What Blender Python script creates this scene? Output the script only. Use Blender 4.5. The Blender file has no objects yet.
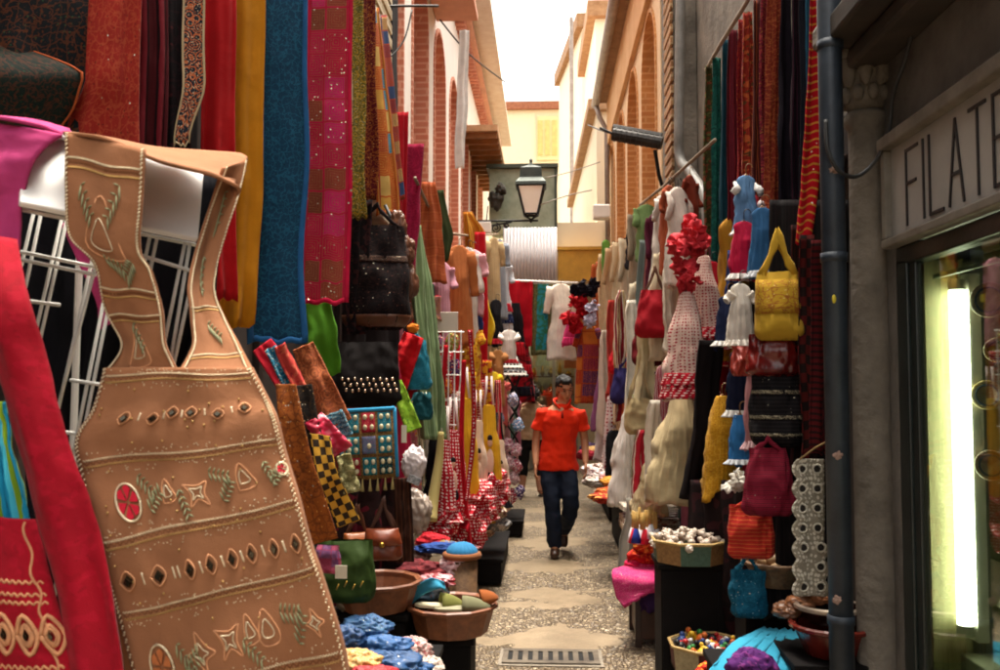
import bpy, bmesh, math, random
from mathutils import Vector, Matrix, Euler, noise
rad = math.radians
pi = math.pi
sc = bpy.context.scene
# ------------------------------------------------------------------ camera
F = 900.0
CAM = Vector((0, 0, 1.66))
PITCH = math.atan(47 / F)
YAW = math.atan(45 / F)
RM = Euler((rad(90) + PITCH, 0, YAW), 'XYZ').to_matrix()
cd = bpy.data.cameras.new('camera'); cam = bpy.data.objects.new('camera', cd)
sc.collection.objects.link(cam); sc.camera = cam
cam.location = CAM; cam.rotation_euler = (rad(90) + PITCH, 0, YAW)
cd.sensor_width = 36; cd.lens = 36 * F / 1000; cd.clip_start = 0.05; cd.clip_end = 500
cd.dof.use_dof = True; cd.dof.focus_distance = 4.6; cd.dof.aperture_fstop = 9
# ------------------------------------------------------------------ world and sun
SUN_EL, SUN_AZ = 80, 20      # azimuth: 0 = +Y, clockwise
w = bpy.data.worlds.new('World'); sc.world = w; w.use_nodes = True
nt = w.node_tree; nt.nodes.clear()
sky = nt.nodes.new('ShaderNodeTexSky'); sky.sky_type = 'NISHITA'; sky.sun_disc = False
sky.sun_elevation = rad(SUN_EL); sky.sun_rotation = rad(SUN_AZ)
sky.air_density = 1.0; sky.dust_density = 7.0; sky.ozone_density = 0.3; sky.altitude = 0
hs = nt.nodes.new('ShaderNodeHueSaturation'); hs.inputs['Saturation'].default_value = 0.25
tn = nt.nodes.new('ShaderNodeMix'); tn.data_type = 'RGBA'; tn.blend_type = 'MULTIPLY'
tn.inputs[0].default_value = 1; tn.inputs[7].default_value = (1.0, 0.95, 0.86, 1)
bg = nt.nodes.new('ShaderNodeBackground'); bg.inputs[1].default_value = 0.15
wo = nt.nodes.new('ShaderNodeOutputWorld')
nt.links.new(sky.outputs[0], hs.inputs['Color']); nt.links.new(hs.outputs[0], tn.inputs[6])
nt.links.new(tn.outputs[2], bg.inputs[0]); nt.links.new(bg.outputs[0], wo.inputs[0])
sl = bpy.data.lights.new('sun', 'SUN'); sun = bpy.data.objects.new('sun', sl)
sc.collection.objects.link(sun)
sl.energy = 1.1; sl.angle = rad(30); sl.color = (1, 0.93, 0.80)
sd = Vector((math.sin(rad(SUN_AZ)) * math.cos(rad(SUN_EL)), math.cos(rad(SUN_AZ)) * math.cos(rad(SUN_EL)), math.sin(rad(SUN_EL))))
sun.rotation_euler = sd.to_track_quat('Z', 'Y').to_euler()
sc.view_settings.view_transform = 'Standard'; sc.view_settings.look = 'None'
sc.view_settings.gamma = 1; sc.view_settings.exposure = 2.4
sc.render.engine = 'CYCLES'
sc.cycles.max_bounces = 6; sc.cycles.diffuse_bounces = 4; sc.cycles.glossy_bounces = 2
sc.cycles.transparent_max_bounces = 8; sc.cycles.transmission_bounces = 2
sc.cycles.use_denoising = True; sc.cycles.filter_width = 1.9
sc.cycles.sample_clamp_indirect = 6
# ------------------------------------------------------------------ helpers
def W(px, py, Y):
    d = RM @ Vector(((px - 500) / F, (335 - py) / F, -1))
    return CAM + d * (Y / d.y)

def hexc(h):
    h = h.lstrip('#'); o = []
    for i in (0, 2, 4):
        v = int(h[i:i + 2], 16) / 255
        o.append(v / 12.92 if v <= .04045 else ((v + .055) / 1.055) ** 2.4)
    return (o[0], o[1], o[2], 1)

ORG = {}
def mk(name, V, Fc, m, parent=None, uv=None, smooth=True, solid=0, mats=None, mi=None):
    V = [Vector(v) for v in V]
    if parent is None:
        lo = Vector((min(v.x for v in V), min(v.y for v in V), min(v.z for v in V)))
        hi = Vector((max(v.x for v in V), max(v.y for v in V), max(v.z for v in V)))
        og = Vector(((lo.x + hi.x) / 2, (lo.y + hi.y) / 2, lo.z))
    else:
        og = ORG[parent.name]
    me = bpy.data.meshes.new(name)
    me.from_pydata([v - og for v in V], [], Fc)
    if uv:
        l = me.uv_layers.new(name='UVMap')
        for p in me.polygons:
            for li in p.loop_indices:
                l.data[li].uv = uv[me.loops[li].vertex_index]
    if mats:
        for q in mats: me.materials.append(q)
        me.polygons.foreach_set('material_index', mi)
    else:
        me.materials.append(m)
    if smooth: me.polygons.foreach_set('use_smooth', [True] * len(me.polygons))
    me.update()
    o = bpy.data.objects.new(name, me); sc.collection.objects.link(o)
    if parent is None: o.location = og
    else: o.parent = parent
    ORG[o.name] = og
    if solid:
        s = o.modifiers.new('thick', 'SOLIDIFY'); s.thickness = solid; s.offset = 0
    return o

def tag(o, label, cat, group=None, kind=None):
    if label: o['label'] = label
    if cat: o['category'] = cat
    if group: o['group'] = group
    if kind: o['kind'] = kind
    return o

def thing(name, label, cat, loc, group=None):
    o = bpy.data.objects.new(name, None); sc.collection.objects.link(o)
    o.location = loc; o.empty_display_size = .1; ORG[o.name] = Vector(loc)
    return tag(o, label, cat, group)

def copy_tree(o, parent=None):
    c = o.copy(); sc.collection.objects.link(c)
    if parent: c.parent = parent
    ORG[c.name] = ORG[o.name]
    for ch in list(o.children): copy_tree(ch, c)
    return c

class MB:
    def __init__(s): s.V = []; s.F = []
    def add(s, V, Fc):
        n = len(s.V); s.V += [Vector(v) for v in V]; s.F += [tuple(i + n for i in f) for f in Fc]; return s
    def box(s, a, b, M=None):
        x0, y0, z0 = a; x1, y1, z1 = b
        V = [(x0, y0, z0), (x1, y0, z0), (x1, y1, z0), (x0, y1, z0), (x0, y0, z1), (x1, y0, z1), (x1, y1, z1), (x0, y1, z1)]
        if M: V = [M @ Vector(v) for v in V]
        return s.add(V, [(0, 3, 2, 1), (4, 5, 6, 7), (0, 1, 5, 4), (1, 2, 6, 5), (2, 3, 7, 6), (3, 0, 4, 7)])
    def tube(s, P, r, n=8, caps=True): return s.add(*tube(P, r, n, caps))
    def obj(s, name, m, parent=None, smooth=False, bevel=0, seg=2):
        o = mk(name, s.V, s.F, m, parent, smooth=smooth)
        if bevel:
            b = o.modifiers.new('b', 'BEVEL'); b.width = bevel; b.segments = seg; b.limit_method = 'ANGLE'
        return o

def tube(P, r, n=8, caps=True, flat=1.0, up=None):
    P = [Vector(p) for p in P]; k = len(P)
    rs = list(r) if isinstance(r, (list, tuple)) else [r] * k
    V = []; Fc = []
    t0 = (P[1] - P[0]).normalized()
    a = Vector(up) if up else (Vector((0, 0, 1)) if abs(t0.z) < .9 else Vector((1, 0, 0)))
    for i in range(k):
        t = (P[min(i + 1, k - 1)] - P[max(i - 1, 0)]).normalized()
        a = (a - t * a.dot(t))
        a = a.normalized() if a.length > 1e-6 else t.orthogonal().normalized()
        b = t.cross(a)
        for j in range(n):
            q = 2 * pi * j / n
            V.append(P[i] + a * math.cos(q) * rs[i] * flat + b * math.sin(q) * rs[i])
    for i in range(k - 1):
        for j in range(n):
            Fc.append((i * n + j, i * n + (j + 1) % n, (i + 1) * n + (j + 1) % n, (i + 1) * n + j))
    if caps:
        Fc.append(tuple(range(n - 1, -1, -1))); Fc.append(tuple((k - 1) * n + j for j in range(n)))
    return V, Fc

def lathe(prof, c, n=24, caps=True, rot=0, M=None):
    c = Vector(c); V = []; Fc = []
    for r, z in prof:
        for j in range(n):
            q = 2 * pi * j / n + rot
            v = Vector((r * math.cos(q), r * math.sin(q), z))
            V.append(c + (M @ v if M else v))
    k = len(prof)
    for i in range(k - 1):
        for j in range(n):
            Fc.append((i * n + j, i * n + (j + 1) % n, (i + 1) * n + (j + 1) % n, (i + 1) * n + j))
    if caps:
        Fc.append(tuple(range(n - 1, -1, -1))); Fc.append(tuple((k - 1) * n + j for j in range(n)))
    return V, Fc

def ball(c, rx, ry, rz, nu=12, nv=8, M=None, lump=0, seed=0, lf=3.0):
    c = Vector(c); V = []; Fc = []
    V.append(Vector((0, 0, 1)))
    for i in range(1, nv):
        a = pi * i / nv
        for j in range(nu):
            q = 2 * pi * j / nu
            V.append(Vector((math.sin(a) * math.cos(q), math.sin(a) * math.sin(q), math.cos(a))))
    V.append(Vector((0, 0, -1)))
    for j in range(nu): Fc.append((0, 1 + j, 1 + (j + 1) % nu))
    for i in range(nv - 2):
        for j in range(nu):
            a = 1 + i * nu
            Fc.append((a + j, a + nu + j, a + nu + (j + 1) % nu, a + (j + 1) % nu))
    a = 1 + (nv - 2) * nu; e = len(V) - 1
    for j in range(nu): Fc.append((a + j, e, a + (j + 1) % nu))
    out = []
    for v in V:
        k = 1
        if lump:
            w_ = v + .5 * Vector((noise.noise(v * 1.3 + Vector((seed, 0, 0))), noise.noise(v * 1.3 + Vector((0, seed, 3))), 0))
            k = 1 + lump * (.55 * noise.noise(v * lf * .6 + Vector((seed * 7.3, seed, 0))) + .5 * (.3 - abs(noise.noise(w_ * lf * 1.1 + Vector((seed, seed * 3.1, 5)))) * 1.6) + .16 * (.3 - abs(noise.noise(w_ * lf * 3 + Vector((seed, 2, 5)))) * 2))
        p = Vector((v.x * rx * k, v.y * ry * k, v.z * rz * k))
        out.append(c + (M @ p if M else p))
    return out, Fc

# ------------------------------------------------------------------ materials
class NT:
    def __init__(s, name):
        s.m = bpy.data.materials.new(name); s.m.use_nodes = True; s.t = s.m.node_tree; s.t.nodes.clear()
        s.out = s.t.nodes.new('ShaderNodeOutputMaterial')
        s.p = s.t.nodes.new('ShaderNodeBsdfPrincipled'); s.l(s.p.outputs[0], s.out.inputs[0])
    def l(s, a, b): s.t.links.new(a, b)
    def n(s, ty, **k):
        q = s.t.nodes.new(ty)
        for a, b in k.items(): setattr(q, a, b)
        return q
    def mix(s, f, a, b, bt='MIX'):
        q = s.n('ShaderNodeMix', data_type='RGBA', blend_type=bt)
        for i, v in ((0, f), (6, a), (7, b)):
            if isinstance(v, (int, float, tuple)): q.inputs[i].default_value = v
            else: s.l(v, q.inputs[i])
        return q.outputs[2]
    def math(s, op, a, b=0.0, c=None):
        q = s.n('ShaderNodeMath', operation=op)
        for i, v in enumerate((a, b) if c is None else (a, b, c)):
            if isinstance(v, (int, float)): q.inputs[i].default_value = v
            else: s.l(v, q.inputs[i])
        return q.outputs[0]
    def uv(s, sx=1, sy=1, coord='UV', rot=0):
        t = s.n('ShaderNodeTexCoord'); mp = s.n('ShaderNodeMapping')
        mp.inputs['Scale'].default_value = (sx, sy, sx); mp.inputs['Rotation'].default_value = (0, 0, rot)
        s.l(t.outputs[coord], mp.inputs[0]); return mp.outputs[0]
    def noise(s, vec, sc_, det=3, rough=.55):
        q = s.n('ShaderNodeTexNoise'); q.inputs['Scale'].default_value = sc_; q.inputs['Detail'].default_value = det
        q.inputs['Roughness'].default_value = rough
        if vec: s.l(vec, q.inputs['Vector'])
        return q.outputs[0]
    def vor(s, vec, sc_, rnd=1.0, feat='F1', dist='EUCLIDEAN'):
        q = s.n('ShaderNodeTexVoronoi', feature=feat, distance=dist); q.inputs['Scale'].default_value = sc_
        if 'Randomness' in q.inputs: q.inputs['Randomness'].default_value = rnd
        if vec: s.l(vec, q.inputs['Vector'])
        return q
    def ramp(s, f, stops, const=False):
        q = s.n('ShaderNodeValToRGB'); cr = q.color_ramp
        if const: cr.interpolation = 'CONSTANT'
        while len(cr.elements) < len(stops): cr.elements.new(.5)
        for e, (p, c) in zip(cr.elements, stops):
            e.position = p; e.color = c if len(c) == 4 else (*c, 1)
        s.l(f, q.inputs[0]); return q.outputs[0]
    def col(s, c):
        if isinstance(c, tuple): s.p.inputs['Base Color'].default_value = c
        else: s.l(c, s.p.inputs['Base Color'])
    def bump(s, h, st=.3, d=.01):
        b = s.n('ShaderNodeBump'); b.inputs['Strength'].default_value = st; b.inputs['Distance'].default_value = d
        s.l(h, b.inputs['Height']); s.l(b.outputs[0], s.p.inputs['Normal'])

_mc = {}
def fab(c, pat=None, c2='#c9a227', c3='#eeeeee', s=1.0, rough=.85, spark=0, coord='UV', sheen=.25, cols=None, trans=0):
    """procedural cloth, coordinates in metres"""
    key = (c, pat, c2, c3, s, rough, spark, coord, str(cols))
    if key in _mc: return _mc[key]
    N = NT('fabric'); A, B, C3 = hexc(c), hexc(c2), hexc(c3)
    uv = N.uv(1, 1, coord)
    nz = N.noise(uv, 9, 4, .6)
    var = N.math('MULTIPLY_ADD', nz, .55, .72)
    colr = A
    if pat == 'dots':
        v = N.vor(uv, 34 * s, .25); colr = N.mix(N.math('LESS_THAN', v.outputs['Distance'], .3), A, B)
    elif pat == 'stripes':
        w_ = N.n('ShaderNodeTexWave', wave_type='BANDS', bands_direction='X'); N.l(uv, w_.inputs[0]); w_.inputs['Scale'].default_value = 8 * s; w_.inputs['Distortion'].default_value = .6
        colr = N.ramp(w_.outputs[1], [(0, A), (.5, B), (.8, C3)], True)
    elif pat == 'hstripes':
        w_ = N.n('ShaderNodeTexWave', wave_type='BANDS', bands_direction='Y'); N.l(uv, w_.inputs[0]); w_.inputs['Scale'].default_value = 6 * s; w_.inputs['Distortion'].default_value = 1.0
        colr = N.ramp(w_.outputs[1], [(0, A), (.62, B), (.86, C3)], True)
    elif pat == 'check':
        q = N.n('ShaderNodeTexChecker'); N.l(uv, q.inputs[0]); q.inputs['Scale'].default_value = 12 * s
        q.inputs[1].default_value = A; q.inputs[2].default_value = B; colr = q.outputs[0]
    elif pat == 'patch':
        v = N.vor(uv, 7 * s, 0, dist='CHEBYCHEV'); cl = cols or [c, c2, c3]
        sep = N.n('ShaderNodeSeparateColor'); N.l(v.outputs['Color'], sep.inputs[0])
        base = N.ramp(sep.outputs[0], [(i / len(cl), hexc(h)) for i, h in enumerate(cl)], True)
        v2 = N.vor(uv, 60 * s, .8); orn = N.math('LESS_THAN', v2.outputs['Distance'], .22)
        base = N.mix(N.math('MULTIPLY', orn, .8), base, B)
        ring = N.math('SINE', N.math('MULTIPLY', v.outputs['Distance'], 60)); rg = N.math('GREATER_THAN', ring, .72)
        base = N.mix(N.math('MULTIPLY', rg, .55), base, B)
        colr = N.mix(N.math('GREATER_THAN', v.outputs['Distance'], .46), base, A)
    elif pat == 'embroid':
        q = N.n('ShaderNodeTexNoise'); q.inputs['Scale'].default_value = 9 * s; q.inputs['Detail'].default_value = 2; N.l(uv, q.inputs['Vector'])
        dv = N.n('ShaderNodeVectorMath', operation='MULTIPLY_ADD'); N.l(q.outputs['Color'], dv.inputs[0]); dv.inputs[1].default_value = (.16 / s,) * 3; N.l(uv, dv.inputs[2])
        v = N.vor(dv.outputs[0], 17 * s, .35, 'DISTANCE_TO_EDGE'); e = N.math('LESS_THAN', v.outputs['Distance'], .06)
        n2 = N.noise(uv, 45 * s, 2); m1 = N.math('GREATER_THAN', n2, .6)
        colr = N.mix(N.math('MULTIPLY', m1, .7), A, B); colr = N.mix(N.math('MULTIPLY', e, .65), colr, B)
        v3 = N.vor(uv, 26 * s, .5); colr = N.mix(N.math('LESS_THAN', v3.outputs['Distance'], .13), colr, C3)
    elif pat == 'floral':
        n2 = N.noise(uv, 16 * s, 1); n3 = N.noise(N.uv(1, 1.1, coord, .7), 21 * s, 1)
        colr = N.mix(N.math('GREATER_THAN', n2, .56), A, B); colr = N.mix(N.math('GREATER_THAN', n3, .62), colr, C3)
    elif pat == 'paisley':
        v = N.vor(uv, 11 * s, .8); sn = N.math('SINE', N.math('MULTIPLY', v.outputs['Distance'], 26))
        colr = N.mix(N.math('GREATER_THAN', sn, .35), A, B); n3 = N.noise(uv, 60 * s, 1)
        colr = N.mix(N.math('GREATER_THAN', n3, .63), colr, C3)
    elif pat == 'blotch':
        n2 = N.noise(uv, 5 * s, 2); cl = cols or [c, c2, c3]
        colr = N.ramp(n2, [(.3 + .4 * i / len(cl), hexc(h)) for i, h in enumerate(cl)], False)
    cc = N.n('ShaderNodeCombineColor'); [N.l(var, cc.inputs[i]) for i in range(3)]
    colr = N.mix(1.0, colr, cc.outputs[0], 'MULTIPLY')
    N.p.inputs['Roughness'].default_value = rough
    if spark:
        v = N.vor(uv, 42 * s, .9); sp = N.n('ShaderNodeSeparateColor'); N.l(v.outputs['Color'], sp.inputs[0])
        g = N.math('MULTIPLY', N.math('LESS_THAN', v.outputs['Distance'], .2), N.math('GREATER_THAN', sp.outputs[1], 1 - spark))
        colr = N.mix(g, colr, (.95, .85, .62, 1)); N.l(N.math('MULTIPLY', g, .7), N.p.inputs['Metallic'])
        N.l(N.math('MULTIPLY_ADD', g, .22 - rough, rough), N.p.inputs['Roughness'])
    N.col(colr)
    N.p.inputs['Sheen Weight'].default_value = sheen * .12 if sum(A[:3]) > .25 else 0
    N.p.inputs['Specular IOR Level'].default_value = .18 if rough > .6 else .5
    wv = N.noise(N.uv(1, 1, coord), 600, 1); big = N.noise(uv, 14, 3)
    N.bump(N.math('MULTIPLY_ADD', big, 2.2, N.math('MULTIPLY', wv, .35)), .35, .006)
    _mc[key] = N.m
    return N.m

def plain(c, rough=.6, metal=0, var=.3, vs=6, bump=.2, bs=40, coord='Object', c2=None, spec=.5, bd=.004):
    key = ('p', c, rough, metal, var, vs, bump, bs, coord, c2)
    if key in _mc: return _mc[key]
    N = NT('surface'); A = hexc(c); uv = N.uv(1, 1, coord)
    nz = N.noise(uv, vs, 6, .65)
    if c2: colr = N.ramp(nz, [(.35, A), (.68, hexc(c2))])
    else:
        colr = N.ramp(nz, [(.25, tuple(x * (1 - var) for x in A[:3])), (.75, tuple(min(1, x * (1 + var)) for x in A[:3]))])
    N.col(colr); N.p.inputs['Roughness'].default_value = rough; N.p.inputs['Metallic'].default_value = metal
    N.p.inputs['Specular IOR Level'].default_value = spec
    if bump: N.bump(N.noise(uv, bs, 4), bump, bd)
    _mc[key] = N.m
    return N.m

def emis(c, st):
    N = NT('glow'); N.col((0.02, 0.02, 0.02, 1)); N.p.inputs['Emission Color'].default_value = hexc(c); N.p.inputs['Emission Strength'].default_value = st
    return N.m

def glass_mat(tint='#e8efe6', gl=.12, rough=.02, opacity=0.0, oc='#cccccc'):
    m = bpy.data.materials.new('glass'); m.use_nodes = True; t = m.node_tree; t.nodes.clear()
    o = t.nodes.new('ShaderNodeOutputMaterial'); mx = t.nodes.new('ShaderNodeMixShader')
    tr = t.nodes.new('ShaderNodeBsdfTransparent'); g = t.nodes.new('ShaderNodeBsdfGlossy')
    tr.inputs[0].default_value = hexc(tint); g.inputs['Roughness'].default_value = rough
    fr = t.nodes.new('ShaderNodeLayerWeight'); fr.inputs[0].default_value = .12
    ad = t.nodes.new('ShaderNodeMath'); ad.operation = 'ADD'; ad.inputs[1].default_value = gl
    t.links.new(fr.outputs[1], ad.inputs[0]); t.links.new(ad.outputs[0], mx.inputs[0])
    t.links.new(tr.outputs[0], mx.inputs[1]); t.links.new(g.outputs[0], mx.inputs[2])
    t.links.new(mx.outputs[0], o.inputs[0])
    return m

def brick_mat(a, b, mortar, sx=1.0, rows=14):
    N = NT('brick'); t = N.n('ShaderNodeTexCoord'); sp = N.n('ShaderNodeSeparateXYZ'); N.l(t.outputs['Object'], sp.inputs[0])
    h = N.math('ADD', sp.outputs[0], sp.outputs[1]); cb = N.n('ShaderNodeCombineXYZ'); N.l(h, cb.inputs[0]); N.l(sp.outputs[2], cb.inputs[1])
    q = N.n('ShaderNodeTexBrick'); N.l(cb.outputs[0], q.inputs[0]); q.inputs['Scale'].default_value = 1
    q.inputs['Brick Width'].default_value = .28; q.inputs['Row Height'].default_value = .075; q.inputs['Mortar Size'].default_value = .012
    q.inputs['Color1'].default_value = hexc(a); q.inputs['Color2'].default_value = hexc(b); q.inputs['Mortar'].default_value = hexc(mortar)
    q.inputs['Bias'].default_value = -.1
    nz = N.noise(t.outputs['Object'], 3, 5)
    cc = N.n('ShaderNodeCombineColor'); vv = N.math('MULTIPLY_ADD', nz, .7, .62); [N.l(vv, cc.inputs[i]) for i in range(3)]
    N.col(N.mix(1.0, q.outputs[0], cc.outputs[0], 'MULTIPLY')); N.p.inputs['Roughness'].default_value = .9
    N.bump(N.math('MULTIPLY_ADD', N.noise(t.outputs['Object'], 60, 3), .4, N.math('SUBTRACT', 1, q.outputs[1])), .5, .008)
    return N.m
# ------------------------------------------------------------------ cloth and garments
def interp_rows(rows, y):
    for (a, b) in zip(rows, rows[1:]):
        if y <= b[0]:
            t = (y - a[0]) / max(1e-6, b[0] - a[0]); t = t * t * (3 - 2 * t) * .5 + t * .5
            return a[1] + (b[1] - a[1]) * t, a[2] + (b[2] - a[2]) * t
    return rows[-1][1], rows[-1][2]

def clothf(rows, YL, YR, nf=3, amp=.02, seed=0, hem=.01, sway=0):
    y0, y1 = rows[0][0], rows[-1][0]; rr = random.Random(seed)
    ph = [rr.random() * 6.28 for _ in range(4)]
    def f(u, v, off=0.0):
        y = y0 + (y1 - y0) * v; xl, xr = interp_rows(rows, y)
        A = W(xl, y, YL); B = W(xr, y, YR); P = A.lerp(B, u); d = (B - A).normalized()
        nrm = Vector((d.y, -d.x, 0)); nrm = nrm.normalized()
        if nrm.y > 0: nrm = -nrm
        k = .45 + .55 * v
        q = 2 * pi * nf * (u + .05 * noise.noise((v * 2.2, seed, u)))
        z = math.sin(q + ph[0] + v * .5) * .6 + .35 * math.sin(q * 1.7 + ph[1] - v) + .8 * noise.noise((u * nf * .9 + seed, v * 2.5, seed * .7))
        z += .25 * noise.noise((u * nf * 4 + seed, v * 12, 3.3))
        z += .5 * (.3 - abs(noise.noise((u * nf * .8 + v * 1.5 + seed, v * 1.6 - u, seed * .3))) * 1.8)
        P = P + nrm * (z * amp * 1.45 * k + off)
        P.z += hem * v * v * noise.noise((u * 5 + seed, 1.7, seed))
        P = P + d * (sway * noise.noise((v * 3, seed * 1.3, 0)) * v)
        return P
    f.size = ((W(rows[0][1], y0, YL) - W(rows[0][2], y0, YR)).length, (W(rows[0][1], y0, YL) - W(rows[-1][1], y1, YL)).length)
    wm = max((W(r[1], r[0], YL) - W(r[2], r[0], YR)).length for r in rows)
    f.size = (wm, f.size[1])
    return f

def grid(f, nu, nv, seed=0):
    su, sv = f.size; V = []; uv = []
    for i in range(nv + 1):
        for j in range(nu + 1):
            u, v = j / nu, i / nv
            V.append(f(u, v)); uv.append((u * su + seed * .37, -v * sv + seed * .21))
    Fc = [(i * (nu + 1) + j, i * (nu + 1) + j + 1, (i + 1) * (nu + 1) + j + 1, (i + 1) * (nu + 1) + j) for i in range(nv) for j in range(nu)]
    return V, Fc, uv

SEED = [1]
def cloth(name, label, cat, rows, YL, YR, m, nf=3, amp=.02, group=None, parent=None, solid=.004, hem=.02, border=None, sway=.035, fringe=None):
    SEED[0] += 1; s = SEED[0]
    f = clothf(rows, YL, YR, nf, amp, s, hem, sway)
    nu = min(56, max(14, int(nf * 7))); nv = min(70, max(16, int(f.size[1] / .03)))
    root = parent; nm = name
    if (border or fringe) and parent is None:
        c = f(.5, 1); root = thing(name, label, cat, (c.x, c.y, c.z), group); nm = 'panel'
    V, Fc, uv = grid(f, nu, nv, s)
    o = mk(nm, V, Fc, m, root, uv, solid=solid)
    if border:
        bm_, bw = border
        bu = min(.3, bw / f.size[0]); bv = min(.3, bw / f.size[1]); b = MB(); buv = []
        for (u0, u1, v0, v1, a, c) in ((0, bu, 0, 1, 2, nv), (1 - bu, 1, 0, 1, 2, nv), (bu, 1 - bu, 1 - bv, 1, nu, 2)):
            g = lambda u, v: f(u0 + (u1 - u0) * u, v0 + (v1 - v0) * v, .004)
            g.size = (bw, f.size[1]) if a == 2 else (f.size[0], bw)
            v_, f_, q_ = grid(g, a, c, s); b.add(v_, f_); buv += q_
        mk('border', b.V, b.F, bm_, root, buv, solid=.004)
    if fringe:
        fm, fl = fringe; b = MB(); n = max(8, int(f.size[0] / .012))
        for i in range(n):
            p = f((i + .5) / n, 1); b.tube([p, p + Vector((random.uniform(-.004, .004), 0, -fl * .5)), p + Vector((random.uniform(-.01, .01), 0, -fl))], .0022, 4)
        mk('fringe', b.V, b.F, fm, root)
    if parent is None and root is None: tag(o, label, cat, group)
    return root or o

def XF(px, py, Y, yaw):
    o = W(px, py, Y); c, s = math.cos(yaw), math.sin(yaw)
    return o, (lambda x, y, z: Vector((o.x + x * c - y * s, o.y + x * s + y * c, o.z + z)))

# kinds: profile of half width over height fraction
PROF = {
    'shirt': [(0, .16), (.035, .34), (.09, .5), (.2, .47), (.5, .43), (.8, .47), (1, .5)],
    'robe': [(0, .15), (.03, .32), (.07, .46), (.2, .40), (.45, .40), (.75, .48), (1, .56)],
    'dress': [(0, .17), (.05, .30), (.12, .34), (.3, .27), (.4, .26), (.6, .40), (.8, .5), (1, .56)],
    'drape': [(0, .10), (.03, .17), (.12, .24), (.3, .33), (.6, .43), (1, .56)],
    'flare': [(0, .10), (.05, .15), (.2, .21), (.45, .32), (.75, .44), (1, .52)],
    'limp': [(0, .12), (.03, .27), (.08, .36), (.2, .31), (.45, .38), (.75, .47), (1, .5)],
    'apron': [(0, .2), (.04, .24), (.25, .27), (.38, .4), (.7, .48), (1, .55)],
    'skirt': [(0, .26), (.05, .28), (.3, .38), (.7, .48), (1, .55)],
    'tunic': [(0, .2), (.04, .38), (.1, .46), (.3, .42), (.6, .46), (1, .52)]}
HANG = None
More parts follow.
